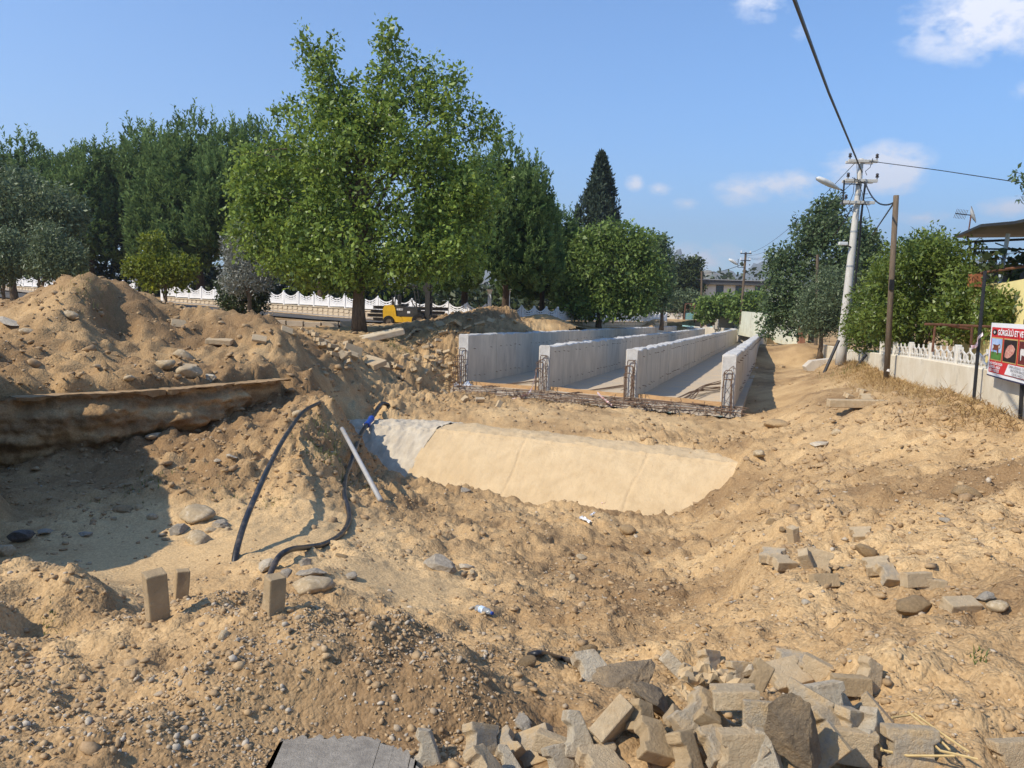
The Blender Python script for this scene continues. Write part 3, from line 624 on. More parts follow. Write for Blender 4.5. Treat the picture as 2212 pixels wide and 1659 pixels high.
# ------------------------------------------------------------------ old vaulted culvert
M_VAULT = mat('silt stained vault concrete', (.60, .45, .265), .95, .1, 2.6, col2=(.49, .355, .2), detail=9, bump=1.0, bscale=18, blotch=((.42, .29, .155), 1.3, .54, .74))
M_VAULT2 = mat('broken grey vault concrete', (.54, .47, .36), .95, .12, 3, col2=(.42, .355, .265), bump=1.0, bscale=12)
a, b = VC; e2 = (b - a).xy.normalized(); ns = Vector((e2.y, -e2.x))
vault = empty('vaulted_culvert', (a.x, a.y, -2.4), 0, 'old buried concrete vault with smooth sloping side, stained by silt', 'culvert')
VO = Vector(vault.location)
VP_S = np.array([-1.2, -.35, 0, .40, .47, .56, 1.0, 1.45, 1.8, 2.1]); VP_Z = np.array([-.16, -.01, 0, -.045, -.085, -.13, -.44, -.83, -1.2, -1.6])
def vault_pts(axis, t0, t1, nt, nth, rough=.006, seed=1):
    """nearly flat crown, a crease, then the sloping flank; axis(t) -> crest point and sideways normal"""
    ss = np.interp(np.linspace(0, 1, nth), np.linspace(0, 1, 60), np.interp(np.linspace(0, 1, 60), np.linspace(0, 1, len(VP_S)), VP_S)); zz = np.interp(ss, VP_S, VP_Z); zz = np.convolve(np.pad(zz, 2, 'edge'), np.ones(5) / 5, 'valid') * .5 + zz * .5
    V = np.zeros((nt, nth, 3)); T = np.linspace(t0, t1, nt)[:, None] * np.ones((1, nth)); SS_ = np.ones((nt, 1)) * ss[None]
    for i in range(nt):
        c, n, sc = axis(t0 + (t1 - t0) * i / (nt - 1)); V[i, :, 0] = c.x + n.x * ss; V[i, :, 1] = c.y + n.y * ss; V[i, :, 2] = c.z + zz
    V[..., 2] += rough * fbm(V[..., 0] * 5, V[..., 1] * 5, seed, 4, .6) + .02 * fbm(V[..., 0] * .9, V[..., 1] * .9, seed + 3, 2)
    V[..., 2] += .025 * np.exp(-((SS_ - .44) / .03) ** 2) * (1 + .9 * gnoise(V[..., 0] * 5, V[..., 1] * 5, 5))
    V[..., 2] -= .03 * sum(np.exp(-((T - q - .05 * np.sin(SS_ * 4 + q)) / .022) ** 2) for q in (2.6, 5.3, 7.6)) * (SS_ > .42)
    # soil that has slid over the crown
    V[..., 2] += .05 * np.clip(fbm(V[..., 0] * 1.6, V[..., 1] * 1.6, 88, 4) - .15, 0, 1) * (SS_ < .4)
    ii = np.arange(nt * nth).reshape(nt, nth); F = np.stack([ii[:-1, :-1], ii[:-1, 1:], ii[1:, 1:], ii[1:, :-1]], -1).reshape(-1, 4)
    return V.reshape(-1, 3) - np.array(VO), F
def ax1(t): c = Vector((a.x, a.y)) + e2 * t; return Vector((c.x, c.y, -1.235)), ns, 1.0
V_, F_ = vault_pts(ax1, .15, 10.4, 400, 64, rough=.014); obj('vault_shell', fast_mesh('vault_shell', V_, F_, smooth=True), M_VAULT, vault)
def ax2(t):  # the left end bends back into the bank
    ang = .30 * max(0, t) / 2.6; n = Vector((ns.x * math.cos(ang) - ns.y * math.sin(ang), ns.x * math.sin(ang) + ns.y * math.cos(ang)))
    c = Vector((a.x, a.y)) - e2 * (t - .2) + Vector((-.1, -.5)) * (t / 2.6) ** 2; return Vector((c.x, c.y, -1.245 - .02 * t - .06 * max(0, t - 1.6))), n, 1.0
V_, F_ = vault_pts(ax2, 0, 2.9, 110, 64, rough=.04, seed=9); tag(obj('vault_shell', fast_mesh('vault_shell_grey', V_, F_, smooth=True), M_VAULT2, vault), 'grey broken end section of the old vault')
# ------------------------------------------------------------------ loose stones and clods (uncountable)
rng = np.random.default_rng(11)
M_STONE = mat('river pebbles', (.45, .4, .33), .8, .18, 30, tint=[(0, (.33, .22, .118)), (.55, (.45, .31, .165)), (.78, (.40, .335, .25)), (.93, (.55, .47, .36)), (1, (.68, .61, .51))], bump=.2, bscale=80)
ico = bmesh.new(); bmesh.ops.create_icosphere(ico, subdivisions=1, radius=1)
ICO_V = np.array([v.co[:] for v in ico.verts]); ICO_F = np.array([[v.index for v in f.verts] for f in ico.faces]); ico.free()
def scatter(name, x, y, r, tint, flat=.65, jit=.22, sink=.35, mat_=None, smooth=False, label=None):
    n = len(x); z = ground(x, y)
    q = rng.normal(size=(n, 4)); q /= np.linalg.norm(q, axis=1)[:, None]; w_, a_, b_, c_ = q.T
    Rm = np.stack([1-2*(b_*b_+c_*c_), 2*(a_*b_-c_*w_), 2*(a_*c_+b_*w_), 2*(a_*b_+c_*w_), 1-2*(a_*a_+c_*c_), 2*(b_*c_-a_*w_), 2*(a_*c_-b_*w_), 2*(b_*c_+a_*w_), 1-2*(a_*a_+b_*b_)], -1).reshape(n, 3, 3)
    sc = np.stack([rng.uniform(.85, 1.35, n), rng.uniform(.7, 1.1, n), rng.uniform(.5, .9, n)], -1)
    V = ICO_V[None] * (1 + rng.uniform(-jit, jit, (n, 12, 1))) * sc[:, None]
    V = np.einsum('nij,nkj->nki', Rm, V) * r[:, None, None]
    V[:, :, 2] *= flat
    V += np.stack([x, y, z + r * flat * (1 - sink * 2) * .6], -1)[:, None]
    F = (ICO_F[None] + (np.arange(n) * 12)[:, None, None]).reshape(-1, 3)
    me = fast_mesh(name, V.reshape(-1, 3), F, {'tint': np.repeat(tint, 12)}, smooth=smooth)
    return tag(obj(name, me, mat_ or M_STONE), label, 'stones', None, 'stuff')
def screen_scatter(n, d0, d1, spread=.82, xc=0):
    d = np.exp(rng.uniform(math.log(d0), math.log(d1), n)); return rng.uniform(-spread, spread, n) * d + xc, d
def keep(x, y):
    """not inside the culvert or on the vault"""
    k = ~((x > CH * y + OFF['A'] - .3) & (x < CH * y + OFF['D'] + .3) & (y > front_d(x) - .6))
    a, b = VC; e = (b - a).xy.normalized(); t = (x - a.x) * e.x + (y - a.y) * e.y; s_ = (x - a.x) * e.y - (y - a.y) * e.x
    return k & ~((s_ > -.1) & (s_ < 1.7) & (t > -1.5) & (t < 7.3))
def smooth_zone(x, y):
    return np.clip(blob(x, y, 330, 1190, -1.1, 1.6, 2.2) + blob(x, y, 640, 1120, -1.15, 1.0, 1.2) + blob(x, y, 860, 1270, -1.05, .7, .8) + .8 * blob(x, y, 1760, 840, -.85, 1.3, 9), 0, 1)
# soil clods everywhere
x, y = screen_scatter(15500, 2.5, 34); k = keep(x, y) & (rng.random(len(x)) > smooth_zone(x, y) * .93); x, y = x[k], y[k]
r = .0052 * y ** .62 * np.exp(rng.normal(0, .5, len(x))); r = np.minimum(r, .022 * y ** .5)
clump = fbm(x * 1.3, y * 1.3, 91, 3); k = rng.random(len(x)) < .55 + clump; x, y, r = x[k], y[k], r[k]
scatter('soil_clods', x, y, r, np.clip(rng.normal(.33, .2, len(x)), 0, .62), jit=.4, label='loose soil clods strewn over the dug ground')
# larger clods on the freshly dug heaps
x, y = screen_scatter(30000, 6, 48, .75); pz_ = np.clip(sstep(-2.2, -4.2, x) * sstep(11, 13, y) * sstep(30, 22, y) + blob(x, y, 600, 965, -.75, 2.4, 3.4) + blob(x, y, 900, 790, -.5, 4, 6) + 1.3 * blobw(x, y, -1.6, 37, 4.5, 8) + .75 * sstep(2.0, 3.6, x) * sstep(20, 17, y), 0, 1)
k = keep(x, y) & (rng.random(len(x)) < pz_ * (.5 + fbm(x * .8, y * .8, 93, 3))); x, y = x[k], y[k]
scatter('dug_clods', x, y, np.interp(y, [6, 12, 20], [.014, .024, .031]) * np.exp(rng.normal(0, .5, len(x))) * (1 + .012 * y), np.clip(rng.normal(.22, .18, len(x)), 0, .62), jit=.42, label='coarse clods on the freshly dug heaps')
x = rng.uniform(.4, 8, 14000); y = rng.uniform(2.7, 9.5, 14000); k = keep(x, y) & (x < y * .75) & (rng.random(14000) < .62 + .7 * fbm(x * 1.1, y * 1.1, 97, 3)) & (rng.random(14000) < np.interp(y, [2.7, 5, 9.5], [1, .8, .45])); x, y = x[k], y[k]
scatter('slope_clods', x, y, np.interp(y, [2.7, 9.5], [.0065, .014]) * np.exp(rng.normal(0, .5, len(x))), np.clip(rng.normal(.42, .2, len(x)), 0, .8), jit=.4, label='crumbled soil and grit on the right slope')
# pebbles: dense on the gravel mound and on the right slope
x, y = screen_scatter(12000, 2.6, 16); g = fbm(x * .9 + 5, y * .9, 95, 3); k = keep(x, y) & (rng.random(len(x)) < .35 + g) & (rng.random(len(x)) > smooth_zone(x, y)); x, y = x[k], y[k]
r = .0050 * y ** .5 * np.exp(rng.normal(0, .42, len(x)))
scatter('pebbles', x, y, r, np.clip(rng.beta(2, 2.1, len(x)), .1, 1), jit=.2, flat=.75, smooth=False, label='rounded pebbles scattered over the soil')
px_, py_ = rng.uniform(-3.3, .1, 21000), rng.uniform(2.5, 4.35, 21000); ins_ = (np.abs(px_) < py_ * .72) & (fbm(px_ * 1.6, py_ * 1.6, 99, 3) + .45 > rng.random(21000) * .85)
x, y = px_[ins_], py_[ins_]; r = .0058 * np.exp(rng.normal(0, .48, len(x)))
scatter('gravel', x, y, r, np.clip(rng.beta(2.0, 1.9, len(x)), .1, 1), jit=.2, flat=.8, smooth=False, label='grey and buff gravel covering the near left mound')
# ------------------------------------------------------------------ rocks and blocks one can point to
def rock_mesh(name, seed, sub=3, ang=.5):
    bm = bmesh.new(); bmesh.ops.create_icosphere(bm, subdivisions=sub, radius=1); rr = random.Random(seed)
    planes = [(Vector((rr.gauss(0, 1), rr.gauss(0, 1), rr.gauss(0, 1))).normalized(), rr.uniform(.55, .9)) for i in range(int(16 * ang) + 3)]
    sc = Vector((rr.uniform(.9, 1.25), rr.uniform(.75, 1.0), rr.uniform(.55, .8)))
    from mathutils import noise
    for v in bm.verts:
        p = v.co.normalized()
        for n, d in planes:
            t = p.dot(n)
            if t > d: p = p - n * (t - d) * (.5 + ang * .5)
        p = p * (1 + .10 * noise.noise(p * 2.2 + Vector((seed, 0, 0))) + .05 * noise.noise(p * 6 + Vector((0, seed, 0))))
        p = p * (1 + .06 * noise.noise(p * 9 + Vector((seed, seed, 0))) + .03 * noise.noise(p * 20)); v.co = Vector((p.x * sc.x, p.y * sc.y, p.z * sc.z))
    me = bpy.data.meshes.new(name); bm.to_mesh(me); bm.free(); return me
M_ROCK = [mat('buff rock', (.47, .36, .22), .9, .15, 4, bump=.5, bscale=14, blotch=((.55, .46, .33), 3, .5, .7)), mat('grey rock', (.36, .31, .24), .85, .18, 5, bump=.5, bscale=16), mat('dark wet rock', (.10, .085, .07), .5, .2, 5, bump=.5, bscale=16), mat('pale rubble', (.56, .48, .36), .92, .12, 5, bump=.7, bscale=16, blotch=((.44, .35, .24), 4, .48, .68)), mat('earth clod', (.48, .33, .175), .98, .15, 7, bump=1.2, bscale=18)]
ROCKS = {}
def rock(X, Y, size, kind, seed, label, z0=None, flat=1.0, group=None, name='rock', smooth=True, d=None):
    key = (seed % 7, kind)
    if key not in ROCKS:
        me = rock_mesh('rock', seed % 7 + 1, 3, .9 if kind in (1, 2, 3) else .6); me.materials.append(M_ROCK[kind])
        if kind in (0, 4): me.polygons.foreach_set('use_smooth', [True] * len(me.polygons))
        ROCKS[key] = me
    p = hit(X, Y); flat = flat if flat < .52 else max(flat, .75)
    r_ = size / 2 / FPX * p.y
    o = bpy.data.objects.new(name, ROCKS[key]); COL.objects.link(o); o.location = p + Vector((0, 0, r_ * (.06 if size < 40 else .2) * flat)); o.scale = (r_, r_ * .95, r_ * flat)
    rr = random.Random(seed); o.rotation_euler = (rr.uniform(-.3, .3), rr.uniform(-.3, .3), rr.uniform(0, 6.28)); tag(o, label, 'rock', group); return o
for i, (X, Y, s, k, lab, fl) in enumerate([
    (428,1122,88,0,'large rounded buff boulder on the silt between hose and bank',1.0),(329,1122,27,0,'small rounded stone left of the large buff boulder',1),(388,1150,54,1,'angular grey stone just in front of the large boulder',.8),
    (474,1138,52,1,'flat grey stone to the right of the large boulder',.7),(428,1172,62,0,'smooth buff stone lowest in the boulder cluster',.7),(457,1150,26,0,'small buff stone between the flat grey stones and hose',.8),(491,1146,28,0,'small brown stone nearest the hose in the boulder cluster',.8),(350,1160,22,1,'little grey stone at the shadow edge of the trench',.8),
    (48,1168,62,2,'dark wet stone lying in the trench shadow',.6),(100,1152,44,1,'flat slate coloured stone in the trench shadow',.5),(6,1196,58,0,'rounded stone cut by the left picture edge',1),(186,1160,30,1,'small dark stone alone in the trench shadow',.7),(169,1214,20,0,'pebble sized stone beside the cracked mud edge',.8),(192,1220,18,0,'second small stone at the cracked mud edge',.8),(265,1103,45,4,'earth clod in the shadow right of the trench middle',.7),
    (578,1228,52,3,'pale broken stone beside the end of the curved hose',.7),(602,1268,34,0,'small stone below the pale broken stone by the hose',.8),(672,1240,74,1,'flat grey slab of stone in the heap by the hose',.35),(676,1277,88,0,'long buff stone at the front of the heap by the hose',.55),(757,1248,44,1,'smooth oval grey stone right of the heap by the hose',.6),(660,1219,44,1,'broken grey stone at the back of the heap by the hose',.6),(738,1202,34,4,'dark stone close to the bend of the curved hose',.5),(620,1245,32,1,'angular stone in the heap directly beside the hose end',.8),
    (484,1375,28,0,'single buff stone standing on the gravel mound',1.2),(950,1226,76,1,'large rough grey lump in the middle of the pit',.6),(1008,1228,36,3,'whitish stone right of the rough grey lump',.6),(1020,1238,20,0,'small stone just below the whitish stone',.7),(1230,1199,24,4,'dark clod standing in the middle of the pit floor',1.1),(1256,1207,30,0,'flat light stone beside the dark clod on the pit floor',.5),(1356,1150,44,4,'brown clod right of the plastic litter',.8),(1374,1160,16,3,'small white stone against the brown clod',.8),
    (1237,1252,24,0,'small upright light stone on the pit floor',1.2),(1294,1238,28,4,'dark brown clod with pale stone beside the upright stone',.9),(1371,1204,26,4,'low dark clod left of the right slope',.8),(934,1102,18,4,'small dark clod in front of the vault soil',.9),(1176,1070,22,3,'white pebble at the soil edge before the vault',.7),(1316,1180,14,4,'tiny dark clod on the flat pit floor',1),(1395,1197,22,4,'dark clod close to the foot of the right slope',.8),
    (1130,1565,60,1,'flat grey stone lying below the black cable',.5),(1271,1410,44,4,'dark clod behind the black cable end',.9),(1137,1437,46,4,'lumpy clod left of the black cable',.8),(1975,1318,95,4,'large earth lump on the right slope',.75),(2128,1296,44,1,'angular grey block right of the large earth lump',.9),(2155,1316,54,0,'rounded buff stone near the right picture edge',.8),(2088,1070,60,4,'big clod high on the right slope',.7),(1869,1196,60,4,'broad clod above the row of paving blocks',.6),(1772,962,46,3,'pale flat stone on the crest of the right slope',.5),(1640,985,40,0,'stone by the right end of the vault',.7),(1810,935,30,0,'light stone below the concrete beam on the right',.7),(2040,1130,26,1,'grey pebble in the middle of the right slope',.8),(1740,1305,24,3,'small white stone below the slope blocks',.8),(1665,1130,24,4,'dark clod left of the slope blocks',1),(1690,1150,20,4,'small dark clod above the slope blocks',1),
    (1680,922,70,4,'long lump of earth at the foot of the culvert shadow',.5),(335,945,50,0,'flat stone lying at the foot of the cut bank',.5),(420,930,30,0,'smaller stone at the foot of the cut bank',.6),(500,990,26,3,'pale grey stone on the clod mound',.6),(470,1003,18,3,'white pebble on the clod mound',.6),(395,775,44,0,'big stone half buried in the spoil heap hollow',.7),(360,800,52,0,'square lump on the ledge below the spoil heap',.8),(410,815,58,0,'broken lump at the right of the ledge rubble',.6),(640,905,34,0,'stone on the crest of the clod mound',.7),(455,820,40,3,'pale angular lump on the ledge',.7),
    (20,700,60,3,'pale flat stone on the left flank of the spoil heap',.4),(60,720,36,0,'round stone on the left flank of the spoil heap',.7),(150,690,40,0,'stone in the middle of the spoil heap flank',.7),(280,835,30,0,'small stone on the ledge edge',.7),(1003,1062,30,1,'small grey stone on the soil rim before the vault',.5)]):
    rock(X, Y, s, k, i * 5 + 3, lab, None, fl)
# ---- paving blocks
def paver_mesh(name, seed, broken=0, dims=(.2, .165, .08), plain=False):
    rr = random.Random(seed); a, b, h = dims[0] / 2, dims[1] / 2, dims[2]
    poly = [(-a, -b), (a, -b), (a, b), (-a, b)] if plain else [(-a, -b), (a, -b), (a, -b * .52), (a * .76, -b * .32), (a * .76, b * .32), (a, b * .52), (a, b), (-a, b), (-a, b * .52), (-a * .76, b * .32), (-a * .76, -b * .32), (-a, -b * .52)]
    bm = bmesh.new(); vs = [bm.verts.new((x, y, -h / 2)) for x, y in poly]; f = bm.faces.new(vs[::-1])
    e = bmesh.ops.extrude_face_region(bm, geom=[f]); bmesh.ops.translate(bm, vec=(0, 0, h), verts=[v for v in e['geom'] if isinstance(v, bmesh.types.BMVert)])
    bm.normal_update(); bmesh.ops.recalc_face_normals(bm, faces=bm.faces)
    if broken:
        n = Vector((rr.uniform(.6, 1), rr.uniform(-.6, .6), rr.uniform(-.3, .3))).normalized()
        g = bmesh.ops.bisect_plane(bm, geom=bm.verts[:] + bm.edges[:] + bm.faces[:], plane_co=(rr.uniform(.0, .04), 0, 0), plane_no=n, clear_outer=True)
        bmesh.ops.holes_fill(bm, edges=[q for q in bm.edges if q.is_boundary])
    bmesh.ops.bevel(bm, geom=[q for q in bm.edges if q.calc_face_angle(0) > .6], offset=.007, segments=2, affect='EDGES', profile=.6)
    bmesh.ops.triangulate(bm, faces=[f for f in bm.faces if len(f.verts) > 4])
    bmesh.ops.subdivide_edges(bm, edges=[q for q in bm.edges if q.calc_length() > .05], cuts=1, use_grid_fill=True)
    from mathutils import noise
    for v in bm.verts: v.co += Vector(noise.noise_vector(v.co * 30 + Vector((seed * 3.1, 0, 0)))) * .0035 + Vector(noise.noise_vector(v.co * 90 + Vector((seed, 4, 0)))) * .0015
    me = bpy.data.meshes.new(name); bm.to_mesh(me); bm.free(); return me
M_PAV = [mat('grey paving concrete', (.48, .40, .29), .92, .15, 14, bump=.8, bscale=60, blotch=((.50, .36, .2), 9, .42, .6)), mat('buff dusty paving concrete', (.53, .405, .25), .95, .12, 12, bump=.7, bscale=60, blotch=((.42, .30, .17), 8, .48, .66)), mat('pale paving concrete with mortar', (.60, .51, .37), .95, .12, 12, bump=1.0, bscale=45, blotch=((.42, .33, .22), 9, .46, .62)), mat('dark asphalt lump', (.34, .26, .17), .95, .13, 22, bump=1.6, bscale=50, blotch=((.44, .32, .19), 8, .46, .62)), mat('brown post concrete', (.40, .29, .165), .95, .12, 10, bump=.6, bscale=40)]
PAVM = {}
def lump_mesh(kind):
    me = rock_mesh('asphalt_lump', 23, 4, .95)
    for v in me.vertices: v.co = Vector((v.co.x * .17, v.co.y * .15, v.co.z * .075))
    me.materials.append(M_PAV[kind]); return me
def pmesh(shape, kind):
    if shape == 'slab' and kind == 3:
        if ('lump', 3) not in PAVM: PAVM[('lump', 3)] = lump_mesh(3)
        return PAVM[('lump', 3)]
    if (shape, kind) not in PAVM:
        i = dict(whole=1, whole2=2, half=3, half2=4, plain=5, post=6, slab=7, post2=8, thin=9)[shape]
        dm = dict(post=(.098, .098, .27), post2=(.085, .085, .2), slab=(.3, .26, .07), plain=(.2, .1, .08), thin=(.22, .16, .05)).get(shape, (.2, .165, .08))
        me = paver_mesh('paving_block', i + kind * 10, shape.startswith('half'), dm, shape in ('plain', 'post', 'slab', 'post2', 'thin')); me.materials.append(M_PAV[kind]); PAVM[(shape, kind)] = me
    return PAVM[(shape, kind)]
def paver(X, Y, lift, rot, shape='whole', kind=1, label=None, group=None, scale=1.0, name='paving_block', cat='paving block', d=None):
    p = hit(X, Y) if d is None else hit(X, Y, raise_=d)
    o = bpy.data.objects.new(name, pmesh(shape, kind)); COL.objects.link(o)
    o.location = p + (Vector((0, 0, lift)) if d is None else Vector((0, 0, 0))); o.rotation_euler = [R(q) for q in rot]; o.scale = (scale,) * 3; tag(o, label, cat, group); return o
# the heap at the bottom right: (X, Y, distance, rotation, shape, kind, scale, label)
HEAP = [
 (943,1622,2.95,(70,10,10),'half',2,1.1,'broken whitish block leftmost of the bottom row'),
 (1040,1605,3.02,(55,25,40),'whole',0,1.0,'grey block leaning in the bottom row right of the whitish one'),(1085,1622,2.95,(20,-35,20),'whole2',0,.95,'grey notched block lying against the leaning bottom row block'),
 (1155,1622,2.95,(50,-30,-15),'whole',0,1.1,'grey block propped on edge in the bottom row middle'),(1196,1612,3.1,(80,10,-20),'plain',1,1.0,'small dark sided block behind the propped grey block'),
 (1050,1652,2.8,(40,20,60),'half2',1,1,'buff corner of a block poking up at the bottom edge'),(1115,1655,2.78,(25,10,10),'half',2,1.0,'pale mortar covered fragment at the bottom edge'),(1215,1650,2.8,(60,0,30),'half2',2,.9,'small pale fragment right of the mortar covered one'),(1300,1655,2.8,(15,5,25),'whole2',1,1.0,'flat buff block under the tilted block at the bottom edge'),
 (1325,1570,3.15,(-62,-38,28),'whole',1,1.15,'tilted buff block standing on its edge left of the heap'),
 (1355,1466,3.75,(15,-10,30),'slab',3,1.3,'large dark asphalt slab at the back left of the heap'),(1410,1508,3.5,(30,20,70),'slab',3,1.05,'black earthy asphalt chunk in the left of the heap'),(1395,1555,3.25,(60,30,20),'half',4,.9,'brown lump shaded by the tilted buff block'),
 (1460,1442,3.85,(-28,38,-25),'whole',2,1.25,'white edged block sloping at the back of the heap'),(1535,1432,3.95,(60,20,40),'whole2',0,1.1,'grey block with dark side at the back of the heap'),(1505,1470,3.75,(20,30,50),'half',0,1.0,'grey fragment wedged under the white edged block'),
 (1632,1444,3.85,(50,-20,70),'half',2,1.15,'cream coloured broken block at the back centre of the heap'),(1600,1458,3.8,(70,10,20),'half2',0,1.1,'dark grey fragment left of the cream broken block'),(1655,1478,3.65,(60,30,-20),'half2',4,1.1,'brown crusted fragment below the cream broken block'),
 (1697,1464,3.72,(22,-8,15),'whole2',1,1.35,'flat buff block with chipped edge in the heap centre'),(1715,1434,3.95,(8,5,-10),'whole',0,1.2,'grey flat block topmost at the back right of the heap'),(1765,1458,3.8,(78,15,-35),'whole',1,1.15,'block standing on end at the back right of the heap'),
 (1586,1508,3.45,(-14,-6,-8),'whole',1,1.05,'clean notched buff block topmost in front of the heap'),(1776,1522,3.45,(68,-4,12),'whole2',2,1.25,'largest pale block facing forward right of the heap centre'),(1735,1530,3.4,(65,20,-30),'whole',0,1.15,'grey block with rounded corner behind the dark slab'),
 (1650,1556,3.25,(75,0,-8),'slab',0,.85,'wide grey slab face in the middle of the heap'),(1716,1588,3.1,(80,62,-10),'slab',3,1.0,'tall dark asphalt slab standing upright in the heap'),(1512,1580,3.1,(38,42,-30),'whole',0,1.25,'tilted grey block with soil stuck to it'),(1470,1560,3.2,(40,10,80),'half',4,1.0,'brown fragment between the asphalt chunk and tilted block'),
 (1601,1622,2.95,(82,0,4),'whole2',1,1.05,'buff block on its side with a notch at the bottom'),(1679,1640,2.85,(75,8,-14),'half',2,1.15,'white broken block beside the upright asphalt slab'),(1783,1612,3.0,(60,-50,-20),'slab',0,.8,'dark shaded block right of the upright asphalt slab'),
 (1847,1624,2.98,(80,0,-12),'whole2',1,.95,'block with ragged shadow under the smooth pale one'),(1884,1590,3.1,(62,58,20),'whole',2,1.05,'smooth pale block leaning at the right of the heap'),(1965,1624,2.98,(76,0,-3),'whole',0,1.2,'grey notched block rightmost in the bottom row'),
 (1876,1548,3.3,(70,40,-40),'whole2',1,1.0,'buff block leaning left at the right rim of the heap'),(1840,1576,3.2,(85,20,30),'half',0,1.1,'grey fragment in the shade below the leaning buff block'),(1830,1535,3.35,(40,-20,60),'half2',0,1.1,'small grey fragment touching the largest pale block'),
 (2190,1645,2.9,(74,0,6),'whole',1,1.1,'buff block cut by the bottom right picture corner'),(1884,1472,3.8,(70,35,10),'half2',1,1.1,'buff half block stuck upright in the slope behind the heap'),(1838,1484,3.7,(80,0,-5),'plain',4,1.1,'brown block pressed into the slope behind the heap'),
 (1425,1604,3.02,(30,20,10),'half',4,1.1,'brown earthy fragment below the dark asphalt chunk'),(1495,1622,2.95,(60,10,40),'half2',4,1.1,'brown fragment in the bottom row below the tilted grey block'),(1545,1545,3.25,(20,30,0),'half2',4,1.0,'brown rubble piece under the clean notched block'),(1800,1570,3.2,(50,0,30),'half',0,1.0,'grey piece wedged in the gap right of the dark slab'),(1560,1610,2.95,(30,0,20),'half',0,1.0,'grey piece shaded between two bottom row blocks'),(1640,1600,3.05,(30,20,50),'half2',0,.9,'small piece hidden behind the notched bottom block')]
HC = hit(1640, 1540)
for X, Y, d, rot, sh, kd, sc, lab in HEAP:
    p_ = hit(X, Y); rz_ = .035 + .11 * math.exp(-(((p_.x - HC.x) / .42) ** 2 + ((p_.y - HC.y) / .38) ** 2))
    paver(X, Y, 0, rot, sh, kd, lab, 'blocks in the heap at the roadside', sc * (.76 if sh != 'slab' else (.8 if kd == 3 else .55)), d=rz_)
# blocks strewn on the slope
for X, Y, lift, rot, sh, kd, lab in [
 (1668,1214,.04,(12,-5,-30),'whole',0,'dark grey block lying upmost left on the slope'),(1688,1233,.04,(8,5,18),'whole2',1,'buff block below the dark grey slope block'),(1742,1228,.04,(40,60,20),'plain',1,'block standing on edge in the slope pair'),(1767,1226,.04,(70,10,-20),'whole',1,'block lying on its side in the slope pair'),
 (1895,1238,.04,(10,-12,-12),'whole',1,'longest buff block on the right slope'),(1925,1262,.03,(30,5,8),'half',0,'half buried grey block under the longest slope block'),(1978,1268,.03,(75,0,10),'plain',1,'end-on block left in the buried row'),(2008,1275,.03,(80,5,-8),'plain',1,'end-on block right in the buried row'),(1780,1264,.02,(60,0,5),'plain',4,'small brown block stuck in the slope face'),
 (1713,1170,.05,(10,75,30),'plain',1,'upright slab end above the slope blocks'),(1861,1166,.04,(20,-8,-10),'whole2',1,'single buff block high on the right slope'),(2075,1312,.0,(15,0,10),'plain',1,'flat slab half buried near the grey angular block'),
 (1270,1620,.05,(60,10,10),'half',2,'pale half block left of the tilted buff block'),(1285,1452,.02,(40,0,20),'half2',2,'pale chunk at the right end of the black cable')]:
    paver(X, Y, lift, rot, sh, kd, lab, 'blocks strewn over the slope')
# three posts standing in the gravel mound
for X, Y, sh, rz, tl, lab, sc in [(333,1342,'post',38,(3,-4),'tallest square block standing upright in the gravel mound',1.0),(390,1290,'post2',30,(-2,5),'square block standing upright behind the tallest one',1.3),(588,1328,'post2',40,(4,2),'short square block standing alone beside the hose end',.95)]:
    p = hit(X, Y); o = bpy.data.objects.new('standing_block', pmesh(sh, 4)); COL.objects.link(o); o.scale = (sc,) * 3
    o.location = p + Vector((0, .03, (.27 if sh == 'post' else .2) * sc * .5 - .03)); o.rotation_euler = (R(tl[0]), R(tl[1]), R(rz)); tag(o, lab, 'block', 'blocks standing in the gravel')
# ------------------------------------------------------------------ trees
def leaves(C, rad, per, size, aspect=.55, up=0.0, seed=1, droop=.0, tint0=.5, tvar=.22, outward=None, spread=None):
    """rhombic leaves in balls round the clump centres C (n,3)"""
    g = np.random.default_rng(seed); n = len(C) * per
    c = np.repeat(C, per, 0); r = np.repeat(rad, per)
    o = g.normal(size=(n, 3)); o /= np.linalg.norm(o, axis=1)[:, None]; o *= (g.random(n) ** .45)[:, None]
    p = c + o * r[:, None] * (np.array(spread) if spread is not None else 1)
    a = g.normal(size=(n, 3)) * .8 + o * .8 + np.array([0, 0, up - droop]); a /= np.linalg.norm(a, axis=1)[:, None]
    b = np.cross(a, g.normal(size=(n, 3))); b /= np.linalg.norm(b, axis=1)[:, None] + 1e-9
    nn = np.cross(a, b); l = size * np.exp(np.clip(g.normal(0, .36, n), -.8, .55))
    V = np.stack([p, p + a * (l * .5)[:, None] + b * (l * aspect * .5)[:, None] + nn * (l * .08)[:, None], p + a * l[:, None], p + a * (l * .5)[:, None] - b * (l * aspect * .5)[:, None] + nn * (l * .08)[:, None]], 1)
    ct = np.repeat(g.normal(0, tvar * .8, len(C)), per); t = np.clip(tint0 + ct + g.normal(0, tvar, n), 0, 1)
    return V.reshape(-1, 3), np.arange(n * 4).reshape(n, 4), np.repeat(t, 4)
def lobe_points(lobes, n, seed, shell=.5):
    """points biased to the outer shell of a set of ellipsoids (c, r), weighted by surface"""
    g = np.random.default_rng(seed); w_ = np.array([(r[0] * r[1] * r[2]) ** (2 / 3) for c, r in lobes]); w_ /= w_.sum(); k = g.choice(len(lobes), n, p=w_)
    c = np.array([l[0] for l in lobes])[k]; r = np.array([l[1] for l in lobes])[k]
    o = g.normal(size=(n, 3)); o /= np.linalg.norm(o, axis=1)[:, None]; o *= (shell + (1 - shell) * g.random(n) ** .6)[:, None]
    return c + o * r, k
